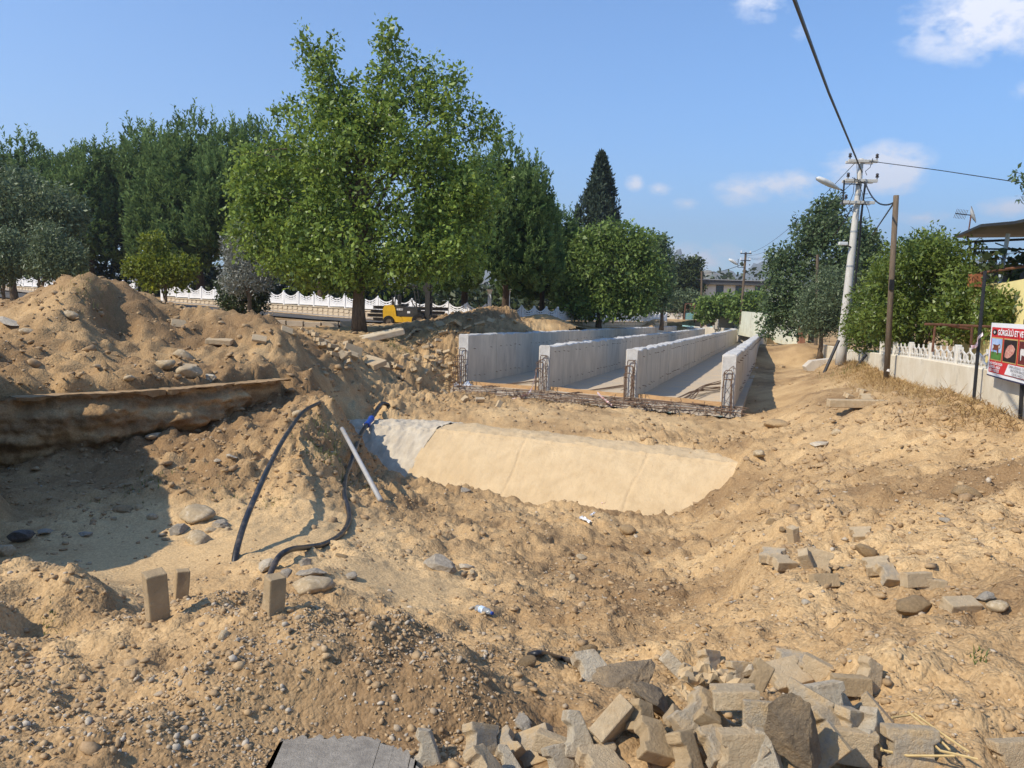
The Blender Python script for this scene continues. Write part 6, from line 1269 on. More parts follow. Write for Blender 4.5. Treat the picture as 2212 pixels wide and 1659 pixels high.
# ------------------------------------------------------------------ house at the right edge
M_YWALL = mat('yellow plaster', (.78, .66, .30), .85, .06, 2, bump=.15, bscale=15); M_ROOF = mat('dark sheet roof', (.045, .048, .052), .55, .2, 3, metal=.2); M_BLUE = mat('pale blue post paint', (.5, .58, .66), .5, .1, 4); M_RUST = mat('rusty frame', (.18, .08, .045), .85, .25, 6)
hp = at(2165, 700, 20); hz_ = gz(hp.x, hp.y); hs_ = empty('house', (hp.x, hp.y, hz_), 0, 'yellow house with dark flat canopy roof at the right edge', 'house'); HO = Vector(hs_.location)
y0 = at(2163, 612, 20) - HO; y1 = at(2330, 580, 17) - HO
MB().add([(y0.x, y0.y, -.6), (y1.x, y1.y, -.6), (y1.x, y1.y, y1.z), (y0.x, y0.y, y0.z), (y0.x + 1.2, y0.y + 4, -.6), (y1.x + 2, y1.y + 4, -.6), (y1.x + 2, y1.y + 4, y1.z), (y0.x + 1.2, y0.y + 4, y0.z)], [(0, 1, 2, 3), (4, 7, 6, 5), (0, 3, 7, 4), (1, 5, 6, 2), (3, 2, 6, 7)]).build('wall', M_YWALL, hs_)
rc = [at(2118, 490, 20) - HO, at(2190, 484, 18.5) - HO, at(2330, 455, 16) - HO, at(2430, 500, 27) - HO, at(2230, 512, 27) - HO, at(2060, 514, 29) - HO]
top_ = [q + Vector((0, 0, .07)) for q in rc]; n = 6
MB().add(rc + top_, [tuple(range(n))[::-1], tuple(range(n, 2 * n))] + [(i, (i + 1) % n, n + (i + 1) % n, n + i) for i in range(n)]).build('roof', M_ROOF, hs_)
for k_, (X0, Y0, X1, Y1, d0, r_, m_, nm) in enumerate([(2158, 615, 2178, 505, 21, .055, M_BLUE, 'post'), (2100, 585, 2109, 520, 25, .05, M_ROOF, 'post'), (2092, 560, 2096, 525, 25.5, .04, M_ROOF, 'post'), (2060, 524, 2260, 515, 25, .04, M_ROOF, 'beam'), (2090, 537, 2260, 540, 25, .03, M_ROOF, 'beam'), (2150, 525, 2215, 548, 24, .02, M_ROOF, 'beam'), (2118, 590, 2240, 571, 20.5, .035, M_RUST, 'rail')]):
    MB().tube([at(X0, Y0, d0) - HO, at(X1, Y1, d0 if nm != 'rail' else d0 - 1) - HO], r_, 7).build(nm, m_, hs_)
MB().box(tuple(at(2108, 606, 20.6) - HO), (.28, .25, .34)).build('brick_pier', mat('brick red', (.36, .13, .06), .9, .15, 8), hs_)
bq = at(2190, 600, 23.5) - HO; MB().box((bq.x, bq.y + .3, bq.z - .1), (3.4, .15, 1.0)).build('dark_parapet', M_ROOF, hs_)  # parapet in the dark roof sheet material
ad = at(2091, 500, 27); ant = empty('satellite_dish', ad, R(0), 'white satellite dish with aerial on a rusty mast above the canopy', 'antenna'); MB().tube([(0, 0, -.3), at(2098, 462, 27) - ad], .025, 6).build('mast', M_RUST, ant)
dc_ = at(2097, 465, 27) - ad; md = MB(); vs = []; M_ = Matrix.Translation(dc_) @ Matrix.Rotation(R(70), 4, 'Y') @ Matrix.Rotation(R(25), 4, 'X')
for r_, z in ((.0, .0), (.12, .012), (.22, .045), (.3, .09), (.305, .08)):
    for q in range(16): vs.append(M_ @ Vector((math.cos(q * .3927) * max(r_, .001), math.sin(q * .3927) * max(r_, .001), z)))
md.add(vs, [(i * 16 + q, i * 16 + (q + 1) % 16, (i + 1) * 16 + (q + 1) % 16, (i + 1) * 16 + q) for i in range(4) for q in range(16)]); md.build('dish', M_LAMP, ant, True)
ae = at(2064, 461, 27) - ad; mb = MB(); mb.tube([dc_, ae], .018, 5)
for i in range(8): q = Vector(dc_).lerp(ae, .3 + i * .1); mb.tube([q - Vector((.05, .0, .16)), q + Vector((.05, .0, .16))], .008, 4)
mb.build('aerial', M_DKMETAL, ant)
vn = empty('grape_vine', at(2170, 600, 20.2), 0, 'grape vine with large dark leaves under the canopy roof', 'vine'); vo = Vector(vn.location); rr = random.Random(2)
Cv = np.array([at(X, Y, 20.4 + rr.uniform(-.4, .6)) - vo for X, Y in ((2130,548),(2142,556),(2150,545),(2128,565),(2160,560),(2172,556),(2186,568),(2200,560),(2190,580),(2208,572),(2138,578),(2150,585),(2165,580),(2205,545),(2122,552),(2120,575),(2178,590),(2195,590))]); V, F, tn = leaves(Cv, np.full(len(Cv), .13), 8, .17, .85, 0, 4, .4, .3); obj('leaves', fast_mesh('leaves', V, F, {'tint': tn}), LM['dark'], vn)
mb = MB()
for a, b in zip(Cv[:-1], Cv[1:]): mb.tube([Vector(a), Vector(b)], .01, 4)
mb.build('stem', M_BARK, vn)
# rusty frame behind the lattice
pg = empty('pergola_frame', at(2050, 740, 18.5), 0, 'low rusty pipe frame behind the lattice wall', 'frame'); po = Vector(pg.location)
for (X0, Y0, X1, Y1, d0) in ((1998, 700, 2150, 706, 18.5), (2020, 704, 2014, 760, 18.5), (2100, 706, 2096, 765, 17.6), (2030, 700, 2100, 712, 19.5)): MB().tube([at(X0, Y0, d0) - po, at(X1, Y1, d0) - po], .03, 6).build('pipe', M_RUST, pg)
# things on the ground by the wall
p = hit(1852, 882); o = MB().box((0, 0, .08), (1.25, .22, .17), bev=.012).build('concrete_beam', M_PAV[1]); o.location = p; o.rotation_euler = (0, R(-1), R(-4)); tag(o, 'long pale concrete beam lying on the slope crest', 'beam')
for X, Y, rot, lab in ((1864, 850, (10, 5, 30), 'grey block on the track before the wooden pole'), (1836, 864, (10, 20, 10), 'dark sided block just above the concrete beam'), (1690, 795, (0, 0, 20), 'pale blocks beside the culvert on the track'), (1870, 868, (30, 0, 0), 'small block right above the concrete beam')): paver(X, Y, .05, rot, 'whole', 1, lab, None, 1.3)
ch = at(1775, 742, 38); o = MB().prism([(-.8, 0), (.9, 0), (.95, .45), (.3, .62), (-.6, .5), (-.9, .2)], .5, Matrix.Rotation(R(90), 4, 'X')).build('concrete_chunk', M_CONC); o.location = (ch.x, ch.y, gz(ch.x, ch.y) - .02); tag(o, 'broken grey concrete chunk at the foot of the wall beyond the pole', 'rubble')
# ------------------------------------------------------------------ hoses and pipes
M_HOSE = mat('black polyethylene hose', (.022, .022, .024), .42, .15, 8, spec=.45, blotch=((.14, .11, .08), 6, .5, .75)); M_GREYP = mat('grey plastic pipe', (.42, .41, .39), .5, .1, 6, spec=.35, blotch=((.4, .3, .2), 5, .55, .7)); M_BLUEC = mat('blue coupling plastic', (.02, .07, .35), .4, .1, 6, spec=.4)
def spline(P, n=8):
    P = [Vector(p) for p in P]; out = []
    for i in range(len(P) - 1):
        p0, p1, p2, p3 = P[max(i - 1, 0)], P[i], P[i + 1], P[min(i + 2, len(P) - 1)]
        for k in range(n): t = k / n; out.append(.5 * ((2 * p1) + (p2 - p0) * t + (2 * p0 - 5 * p1 + 4 * p2 - p3) * t * t + (3 * p1 - p0 - 3 * p2 + p3) * t ** 3))
    out.append(P[-1]); return out
def path_pts(rows):
    """rows: (X, Y, lift) on the terrain or (X, Y, None, d) in the air"""
    return [hit(r[0], r[1], lift=r[2]) if r[2] is not None else at(r[0], r[1], r[3]) for r in rows]
a0 = hit(692, 868, lift=-.05); b0 = hit(505, 1216, lift=-.06); dd = lambda t: math.exp(math.log(a0.y) * (1 - t) + math.log(b0.y) * t)
H1 = [a0] + [at(X, Y, dd(t) * k) for X, Y, t, k in ((655, 890, .12, .97), (615, 945, .33, .95), (585, 1000, .52, .95), (557, 1060, .7, .96), (530, 1125, .84, .97), (512, 1185, .95, .99))] + [b0]
hb = empty('hose', b0, 0, 'long straight black hose rising from gravel mound to clod mound', 'hose'); MB().tube([q - b0 for q in spline(H1)], .034, 10).build('pipe', M_HOSE, hb, True)
vd = hit(800, 985).y
H2 = path_pts([(838, 881, .02), (822, 890, .06), (800, 908, .12)]); d8 = H2[-1].y
H2[1] += Vector((0, 0, .12)); H2[2] = at(800, 908, 18.6); H2 += [at(783, 932, 17.6), at(768, 968, 14.7), at(757, 1002, 13.6)] + path_pts([(746, 1042, .03), (744, 1075, .03), (752, 1105, .03), (753, 1135, .03), (735, 1162, .03), (700, 1182, .03), (660, 1195, .05), (625, 1212, .1), (598, 1236, .1), (574, 1266, -.03)])
hc = empty('hose', H2[-1], 0, 'winding black hose with blue coupling ending in the gravel mound', 'hose'); S2 = spline(H2, 7); MB().tube([q - H2[-1] for q in S2], [float(np.interp(q.y, [6, 10, 18], [.027, .034, .052])) for q in S2], 10).build('pipe', M_HOSE, hc, True)
q0, q1 = S2[13] - H2[-1], S2[17] - H2[-1]; MB().tube([q0, q0.lerp(q1, .15), q0.lerp(q1, .2), q0.lerp(q1, .8), q0.lerp(q1, .85), q1], [.075, .08, .066, .066, .08, .075], 10).build('coupling', M_BLUEC, hc)
g1 = hit(822, 1085, lift=.02); g0 = at(739, 926, hit(745, 985).y - .1); gp_ = empty('plastic_pipe', g1, 0, 'straight light grey plastic pipe leaning beside the vault', 'pipe'); MB().tube([g0 - g1, (g0 - g1) * .5, Vector((0, 0, 0))], .04, 10).build('tube', M_GREYP, gp_, True)
C3 = [hit(X, Y, lift=l) for X, Y, l in ((1140, 1410, -.02), (1170, 1418, .015), (1205, 1427, .018), (1240, 1438, .018), (1268, 1449, -.01))]; hd = empty('cable', C3[2], 0, 'short stretch of black cable showing in the pit before the block heap', 'cable'); MB().tube([q - C3[2] for q in spline(C3)], .017, 9).build('sheath', M_HOSE, hd, True)
# bottle
M_PET = bpy.data.materials.new('clear bottle plastic'); M_PET.use_nodes = True; b_ = M_PET.node_tree.nodes['Principled BSDF']; b_.inputs['Base Color'].default_value = (.85, .9, .93, 1); b_.inputs['Roughness'].default_value = .12; b_.inputs['Transmission Weight'].default_value = .75; b_.inputs['IOR'].default_value = 1.3
nz_ = M_PET.node_tree.nodes.new('ShaderNodeTexNoise'); nz_.inputs['Scale'].default_value = 60; bp_ = M_PET.node_tree.nodes.new('ShaderNodeBump'); bp_.inputs['Strength'].default_value = .3; M_PET.node_tree.links.new(nz_.outputs['Fac'], bp_.inputs['Height']); M_PET.node_tree.links.new(bp_.outputs[0], b_.inputs['Normal'])
p = hit(1030, 1322); bo = empty('plastic_bottle', p + Vector((0, 0, .03)), 0, 'clear plastic water bottle with blue label lying in the pit', 'bottle'); bo.rotation_euler = (R(84), R(0), R(40))
MB().lathe([(.004, 0), (.028, .002), (.031, .012), (.028, .03), (.031, .045), (.031, .12), (.028, .135), (.031, .15), (.024, .175), (.013, .195), (.012, .21)], n=14).build('body', M_PET, bo, True); MB().lathe([(.014, .205), (.0145, .222), (.012, .224)], n=12).build('cap', M_BLUEC, bo); MB().lathe([(.0317, .055), (.0317, .11)], n=14).build('label', mat('bottle label', (.2, .35, .6), .5, .3, 25, col2=(.75, .8, .85)), bo)
# crumpled litter and barrier tape
def crumple(name, label, X, Y, size, m_, seed, cat='litter', lift=.03, elong=(1, 1, .45), raise_=0):
    p = hit(X, Y, raise_=raise_); bm = bmesh.new(); bmesh.ops.create_grid(bm, x_segments=14, y_segments=10, size=1); from mathutils import noise
    for v in bm.verts: q = v.co.copy(); v.co = Vector((q.x * elong[0], q.y * elong[1], 0)) * (1 + .25 * noise.noise(q * 2 + Vector((seed, 0, 0)))) + Vector(noise.noise_vector(q * 2.3 + Vector((seed, 3, 0)))) * .35; v.co.z += elong[2] * abs(noise.noise(q * 1.8 + Vector((0, seed, 0)))) * 1.6
    me = bpy.data.meshes.new(name); bm.to_mesh(me); bm.free(); o = obj(name, me, m_); o.location = p + Vector((0, 0, lift)); o.scale = (size,) * 3; o.rotation_euler = (0, 0, seed); return tag(o, label, cat)
M_PAPER = mat('brown paper', (.50, .36, .2), .8, .1, 8); M_REDW = mat('red and white tape print', (.8, .78, .78), .5, .05, 9, col2=(.7, .3, .3))
crumple('plastic_bag', 'crumpled white and red plastic strip at the vault foot', 1305, 1093, .13, M_REDW, 1.3, elong=(1, .35, .4)); crumple('plastic_bag', 'thin white plastic shreds beside a brown clod on the pit floor', 1262, 1132, .10, M_PLASTIC_W, 2.2, elong=(1.3, .4, .3)); crumple('plastic_scrap', 'long strip of white plastic between the litter pieces', 1280, 1115, .06, M_PLASTIC_W, 4.2, elong=(1.6, .3, .3))
crumple('paper_sack', 'torn brown paper sack crumpled among the blocks of the heap', 1528, 1483, .085, M_PAPER, 3.1, lift=.02, elong=(1.2, .7, .6), raise_=.13); crumple('paper_scrap', 'small brown paper scrap hanging below the paper sack', 1485, 1525, .05, M_PAPER, 5.2, lift=.02, elong=(1.2, .6, .5), raise_=.12); crumple('plastic_bag', 'crumpled white plastic bag at the left culvert wall end', 1000, 838, .32, M_PLASTIC_W, 6.1, elong=(1, .6, .5))
def tape(label, pts):
    w_ = .035; P = spline([at(X, Y, d) for X, Y, d in pts], 6); vs = []; fs = []
    for i, q in enumerate(P): vs += [q + Vector((.01 * math.sin(i), 0, w_)), q - Vector((0, .03 * math.cos(i * .7), w_))]
    for i in range(len(P) - 1): fs.append((i * 2, i * 2 + 2, i * 2 + 3, i * 2 + 1))
    o = MB().add([v - P[0] for v in vs], fs).build('barrier_tape', M_REDW); o.location = P[0]; so_ = o.modifiers.new('thickness', 'SOLIDIFY'); so_.thickness = .003; tag(o, label, 'tape')
tape('red and white barrier tape hanging at the second culvert wall', [(1158, 800, 26.6), (1152, 830, 26.5), (1140, 850, 26.3), (1110, 862, 26.2), (1080, 862, 26.2)]); tape('white tape strip hanging at the third culvert wall', [(1290, 848, 25.0), (1305, 862, 24.9), (1322, 875, 24.6)]); tape('white tape strip lying below the third culvert wall', [(1295, 880, 24.3), (1290, 890, 24.1), (1300, 897, 24.0)]); tape('white plastic strip tied to the tall black banner post', [(2122, 720, wd_(2118) - .3), (2112, 735, wd_(2118) - .35), (2108, 748, wd_(2118) - .3), (2098, 750, wd_(2118) - .3)])
# asphalt remnant at the bottom edge
ap = [atz(X, Y, .0) for X, Y in ((606, 1600), (640, 1593), (690, 1590), (735, 1594), (775, 1592), (820, 1600), (850, 1614), (880, 1622), (900, 1645), (905, 1658))]; az = .0
rr_ = random.Random(2); fine_ = []
for a_, b_ in zip(ap[:-1], ap[1:]):
    for k_ in range(6): fine_.append(a_.lerp(b_, k_ / 6) + Vector((rr_.uniform(-.012, .012), rr_.uniform(-.018, .018), 0)))
ap = fine_ + [ap[-1]]
vs = []; fs = []; nA = len(ap)
for i_, q in enumerate(ap):
    for k_ in range(7): t_ = k_ / 6; vs.append((q.x + (.03 if i_ == 0 else 0) * t_, q.y * (1 - t_) + 2.2 * t_, az))
    vs.append((q.x, q.y, az - .09))
for i_ in range(nA - 1):
    for k_ in range(6): fs.append((i_ * 8 + k_, i_ * 8 + k_ + 1, (i_ + 1) * 8 + k_ + 1, (i_ + 1) * 8 + k_))
    fs.append((i_ * 8 + 7, i_ * 8, (i_ + 1) * 8, (i_ + 1) * 8 + 7))
for e0 in (0, nA - 1):
    o_ = len(vs); vs += [(vs[e0 * 8 + k_][0], vs[e0 * 8 + k_][1], az - .09) for k_ in range(7)]
    for k_ in range(6): fs.append((e0 * 8 + k_, e0 * 8 + k_ + 1, o_ + k_ + 1, o_ + k_))
me = MB().add(vs, fs).mesh('asphalt_remnant'); M_ASPH2 = mat('dusty cracked asphalt', (.33, .29, .235), .95, .15, 30, bump=.5, bscale=110, blotch=((.19, .165, .135), 7, .5, .7)); tag(obj('asphalt_remnant', me, M_ASPH2), 'grey asphalt remnant with broken edge at the bottom of the picture', 'asphalt')
# dry straw at the bottom right and plants
M_STRAW = mat('dry straw', (.62, .45, .2), .8, .15, 10); stw = empty('straw_stalks', hit(1990, 1610), 0, 'dry yellow straw stalks lying by the last block of the heap', 'straw'); so2 = Vector(stw.location)
for i, row in enumerate([[(1960, 1560), (2010, 1600), (2050, 1645)], [(1975, 1562), (2040, 1610), (2090, 1650)], [(1900, 1638), (1960, 1650), (2060, 1657)], [(1985, 1600), (2030, 1640), (2110, 1662)], [(1925, 1572), (1970, 1562)], [(1880, 1600), (1905, 1640)]]): MB().tube([hit(X, Y, lift=.03, raise_=.04) - so2 for X, Y in row], .0045, 5).build('stalk', M_STRAW, stw)
def tuft(name, label, X, Y, n, h, spread, m_, seed, cat='weed', w_=.006, p=None, kind=None):
    g = np.random.default_rng(seed); p = p or hit(X, Y); o0 = g.normal(0, spread, (n, 2)); vs = []; hz0 = ground(o0[:, 0] + p.x, o0[:, 1] + p.y) - p.z
    a = g.random(n) * 6.28; l = h * np.exp(g.normal(0, .3, n)); ln = g.uniform(.1, .8, n); V = np.zeros((n, 5, 3))
    for k, (t, wk) in enumerate(((0, 1), (0, -1), (.55, .8), (.55, -.8), (1, 0))):
        V[:, k, 0] = o0[:, 0] + np.cos(a) * ln * l * t * t - np.sin(a) * w_ * wk; V[:, k, 1] = o0[:, 1] + np.sin(a) * ln * l * t * t + np.cos(a) * w_ * wk; V[:, k, 2] = hz0 + l * t * (1 - .35 * ln * t) - .01
    F = (np.array([[0, 1, 3, 2], [2, 3, 4, 4]])[None] + (np.arange(n) * 5)[:, None, None]).reshape(-1, 4); b_ = np.array([[0, 1, 3], [0, 3, 2], [2, 3, 4]]); F = (b_[None] + (np.arange(n) * 5)[:, None, None]).reshape(-1, 3)
    o = obj(name, fast_mesh(name, V.reshape(-1, 3), F, {'tint': np.repeat(g.random(n), 5)}), m_); o.location = p; return tag(o, label, cat, None, kind)
M_GRASS = leaf_mat('green weed', (.06, .09, .02), (.16, .2, .05), .3, .6); M_DRY = leaf_mat('dry grass', (.24, .15, .06), (.52, .37, .17), .25, .7, .1)
for i, (X, Y, n, h, sp, lab) in enumerate([(725, 950, 260, .16, .3, 'green weeds growing on the clod mound beside the grey pipe'), (715, 990, 260, .14, .3, 'green weeds below the grey pipe top on the clod mound'), (480, 1062, 90, .06, .2, 'thin green weeds at the foot of the clod mound'), (585, 1085, 90, .06, .12, 'small green weeds right of the straight hose'), (320, 1050, 160, .1, .3, 'green weeds in the trench shadow'), (195, 632, 200, .16, .35, 'green weeds below the spoil heap peak'), (2115, 1430, 40, .05, .03, 'small green sprout on the lower right slope'), (1000, 770, 5, .1, .1, None), (860, 755, 200, .25, .3, 'olive green weed in the rubble slope'), (1845, 800, 300, .2, .5, 'green weeds at the foot of the concrete pole'), (110, 1362, 70, .04, .07, 'tiny green seedlings in the tooth marked hollow'), (2180, 895, 120, .14, .12, 'green weed below the red banner')]):
    if lab: tuft('weed', lab, X, Y, int(n * .8), h * .8, sp, M_GRASS, i, w_=.004, kind='stuff')
# dry grass along the wall: too many blades to count
Vs = []; g = np.random.default_rng(4); n = 9000; s = g.uniform(-16, 8, n); off = np.abs(g.normal(0, .55, n)) + .05; bx_ = np.array([base_l.x, base_l.y])[None] + np.array([e_w.x, e_w.y])[None] * s[:, None] + np.array([n_w.x, n_w.y])[None] * off[:, None]
zz = ground(bx_[:, 0], bx_[:, 1]); a = g.random(n) * 6.28; l = .16 * np.exp(g.normal(0, .45, n)); ln = g.uniform(.5, 1.6, n); V = np.zeros((n, 5, 3))
for k, (t, wk) in enumerate(((0, 1), (0, -1), (.55, .8), (.55, -.8), (1, 0))): V[:, k, 0] = bx_[:, 0] + np.cos(a) * ln * l * t - np.sin(a) * .006 * wk; V[:, k, 1] = bx_[:, 1] + np.sin(a) * ln * l * t + np.cos(a) * .006 * wk; V[:, k, 2] = zz + l * t * .75 * (1 - .3 * ln * t) + .0
F = (np.array([[0, 1, 3], [0, 3, 2], [2, 3, 4]])[None] + (np.arange(n) * 5)[:, None, None]).reshape(-1, 3); tag(obj('dry_grass', fast_mesh('dry_grass', V.reshape(-1, 3), F, {'tint': np.repeat(g.random(n), 5)}), M_DRY), 'dry straw coloured grass along the garden wall', 'grass', None, 'stuff')
# face of the cut bank: undercut, ragged subsoil below the road crust
def bank_face():
    P_ = [Vector((q.x, q.y)) for q in LEDGE[3:]]; T_ = [0]
    for a, b in zip(P_[:-1], P_[1:]): T_.append(T_[-1] + (b - a).length)
    ns_, nv = 260, 34; V = np.zeros((ns_, nv, 3)); sg = np.linspace(0, T_[-1] + .1, ns_); cx_, cy_, nx_, ny_ = [np.zeros(ns_) for _ in range(4)]
    for i, s in enumerate(sg):
        j = max(k for k in range(len(P_) - 1) if T_[k] <= s + 1e-9); e = (P_[j + 1] - P_[j]).normalized(); q = P_[j] + e * (s - T_[j]); cx_[i], cy_[i], nx_[i], ny_[i] = q.x, q.y, e.y, -e.x
    # soften the corners of the line
    for arr in (cx_, cy_, nx_, ny_): arr[:] = np.convolve(np.pad(arr, 8, 'edge'), np.ones(17) / 17, 'valid')
    zb = ground(cx_ + nx_ * .55, cy_ + ny_ * .55) - .15; zb = np.minimum(zb, -.25)
    v = np.linspace(0, 1, nv); S_, Vv = np.meshgrid(sg, v, indexing='ij'); Z = -.04 + (zb[:, None] + .04) * Vv
    prof = np.interp(Vv, [0, .1, .3, .55, .75, .88, 1], [.05, .0, .10, .16, .02, -.12, .25]); off = prof + .16 * fbm(S_ * .8, Z * 1.3, 301, 3) + .09 * fbm(S_ * 2.6, Z * 4, 311, 4, .6) + .05 * np.round(2 * gnoise(S_ * .6, Z * 5, 5)) * .5
    k = np.clip((T_[-1] - S_) / 1.2, 0, 1); off = off * k - .3 * (1 - k)
    V[..., 0] = cx_[:, None] + nx_[:, None] * off; V[..., 1] = cy_[:, None] + ny_[:, None] * off; V[..., 2] = Z + .02 * fbm(S_ * 6, Z * 6, 7, 2)
    ii = np.arange(ns_ * nv).reshape(ns_, nv); F = np.stack([ii[:-1, :-1], ii[:-1, 1:], ii[1:, 1:], ii[1:, :-1]], -1).reshape(-1, 4); tn = np.clip(.75 + .5 * fbm(S_ * .5, Z * 5, 19, 3) + .2 * fbm(S_ * 3, Z * 6, 29, 3), 0, 1)
    tag(obj('earth_bank', fast_mesh('earth_bank', V.reshape(-1, 3), F, {'tint': tn.ravel(), 'rough': np.full(tn.size, .6)}, smooth=True), M_SOIL), 'ragged undercut face of the excavated bank', None, None, 'structure')
bank_face()
# crust slab along the cut bank: the old road surface
cb = empty('road_crust', (LEDGE[-3].x, LEDGE[-3].y, 0), 0, 'thin slab of old road crust jutting from the cut bank edge', 'slab'); co = Vector(cb.location); M_CRUST = mat('buff road crust', (.42, .28, .148), .97, .2, 6, bump=1.5, bscale=10)
L5 = [Vector((q.x, q.y)) for q in LEDGE[-5:]]; rr = random.Random(5); tot = [0]
for a, b in zip(L5[:-1], L5[1:]): tot.append(tot[-1] + (b - a).length)
def lpt(s):
    for i in range(len(L5) - 1):
        if s <= tot[i + 1] or i == len(L5) - 2: e = (L5[i + 1] - L5[i]).normalized(); return L5[i] + e * (s - tot[i]), Vector((e.y, -e.x))
s = .0
while s < tot[-1] - .1:
    e_ = min(tot[-1], s + rr.uniform(1.2, 3.0)); n = 22; vs = []; th = rr.uniform(.08, .12); zo = rr.uniform(-.02, .02)
    for j in range(n + 1):
        q, nn = lpt(s + .015 + (e_ - s - .03) * j / n); _s = np.array([s + (e_ - s) * j / n]); o1 = .10 + .10 * float(gnoise(_s * 1.7, _s * 0, 5)[0]) + .05 * float(gnoise(_s * 6, _s * 0, 6)[0]); th = .09 + .09 * float(gnoise(_s * 1.1, _s * 0, 9)[0]) + .04 * float(gnoise(_s * 5, _s * 0, 7)[0])
        for off, z in ((o1, -.02 + zo), (o1 - .03, .02 + zo - th), (-.5, .0 + zo - th), (-.5, -.05 + zo)): v = q + nn * off; vs.append(Vector((v.x, v.y, z + rr.uniform(-.006, .006))) - co)
    fs = [(3, 2, 1, 0), tuple(n * 4 + k for k in range(4))]
    for j in range(n):
        for k in range(4): fs.append((j * 4 + k, j * 4 + (k + 1) % 4, (j + 1) * 4 + (k + 1) % 4, (j + 1) * 4 + k))
    MB().add(vs, fs).build('crust_piece', M_CRUST, cb, False)
    s = e_
# ------------------------------------------------------------------ yard and buildings in the background
M_FARW = mat('pale far wall', (.72, .68, .60), .9, .08, .8, blotch=((.5, .42, .32), .9, .5, .75)); M_FARY = mat('pale green white wall', (.70, .70, .56), .9, .08, .8, blotch=((.5, .45, .32), 1.0, .52, .75)); M_GLASS = mat('dark window glass', (.02, .025, .03), .15, .1, 4, spec=.6); M_TIN = mat('corrugated tin', (.42, .41, .40), .5, .15, 3, metal=.4); M_TURQ = mat('turquoise sheet', (.22, .42, .42), .6, .1, 2, blotch=((.3, .25, .18), 1.5, .55, .75)); M_PINK = mat('pinkish plaster', (.55, .44, .38), .9, .1, 1)
def quad_wall(X0, Yt0, Yb0, d0, X1, Yt1, Yb1, d1, th=.25):
    a, b = at(X0, Yb0, d0), at(X1, Yb1, d1); at_, bt = at(X0, Yt0, d0), at(X1, Yt1, d1); n = Vector((-(b.y - a.y), b.x - a.x, 0)).normalized() * th
    if n.y < 0: n = -n
    lo = Vector((0, 0, .6)); v = [Vector((a.x, a.y, a.z)) - lo, Vector((b.x, b.y, b.z)) - lo, Vector((b.x, b.y, bt.z)), Vector((a.x, a.y, at_.z))]
    return v + [q + n for q in v], [(0, 1, 2, 3), (7, 6, 5, 4), (0, 4, 5, 1), (1, 5, 6, 2), (2, 6, 7, 3), (3, 7, 4, 0)]
def simple_wall(name, label, args, m_, cat='wall'):
    v, f = quad_wall(*args); o0 = v[0].copy(); o = MB().add([q - o0 for q in v], f).build(name, m_); o.location = o0; return tag(o, label, cat)
wl = simple_wall('yard_wall', 'low white yard wall left of the rusty gate', (1385, 674, 694, 104, 1474, 677, 698, 103), M_FARW); simple_wall('yard_wall', 'pinkish yard wall right of the rusty gate', (1501, 671, 700, 102, 1533, 674, 703, 101), M_PINK)
for X, Y in ((1411, 654), (1424, 652), (1439, 658), (1455, 660)):
    a = at(X, 676, 103.5); b = at(X, Y, 103.5); o = MB().tube([(0, 0, 0), b - a], .06, 6).build('fence_post', M_GALV); o.location = a; tag(o, 'thin white post standing on the low white yard wall', 'post', 'posts on the yard wall')
ga = at(1476, 697, 102); gate = empty('yard_gate', ga, 0, 'rusty framed yard gate with turquoise lower sheet', 'gate'); gl = lambda X, Y: at(X, Y, 102) - ga
MB().tube([gl(1477, 697), gl(1481, 656)], .09, 6).tube([gl(1500, 697), gl(1501, 657)], .09, 6).tube([gl(1481, 656), gl(1501, 657)], .07, 6).tube([gl(1480, 668), gl(1501, 668)], .04, 5).tube([gl(1494, 656), gl(1494, 677)], .04, 5).build('frame', M_RUST, gate)
MB().add([gl(1479, 694), gl(1499, 694), gl(1499, 676), gl(1479, 676)] + [q + Vector((0, .05, 0)) for q in (gl(1479, 694), gl(1499, 694), gl(1499, 676), gl(1479, 676))], [(0, 1, 2, 3), (7, 6, 5, 4), (3, 2, 6, 7), (0, 3, 7, 4), (1, 5, 6, 2)]).build('sheet', M_TURQ, gate)
# long pale building
bb = at(1496, 690, 118); bl = empty('long_building', bb, 0, 'long pale flat roofed building with dark fascia behind the trees', 'building'); L2 = lambda X, Y, d=118: at(X, Y, d) - bb
w0, w1 = L2(1493, 613), L2(1725, 616); MB().add([(w0.x, 0, -1), (w1.x, 0, -1), (w1.x, 0, w0.z), (w0.x, 0, w0.z), (w0.x, 9, -1), (w1.x, 9, -1), (w1.x, 9, w0.z), (w0.x, 9, w0.z)], [(0, 1, 2, 3), (0, 3, 7, 4), (1, 5, 6, 2), (5, 4, 7, 6)]).build('wall', M_FARW, bl)
r0 = L2(1497, 605); rf = MB().box(((w0.x + w1.x) / 2, 4.4, (w0.z + r0.z) / 2 + .02), (w1.x - w0.x + 1.0, 10.4, r0.z - w0.z + .1)).build('roof', mat('dark fascia', (.09, .09, .09), .8, .1, 1), bl); MB().box(((w0.x + w1.x) / 2, 4.4, r0.z + .12), (w1.x - w0.x + 1.3, 10.8, .12)).build('roof_sheet', M_TIN, rf)
for i in range(5):
    x = L2(1513 + i * 42, 620).x; wn = MB().box((x, -.02, w0.z - .75), (1.15, .08, 1.3)).build('window', mat('window frame %d' % i, (.12, .1, .09), .6, .1, 4), bl)
    for k_ in (-.27, .27): MB().box((x + k_, -.07, w0.z - .75), (.48, .02, 1.12)).build('pane', M_GLASS, wn)
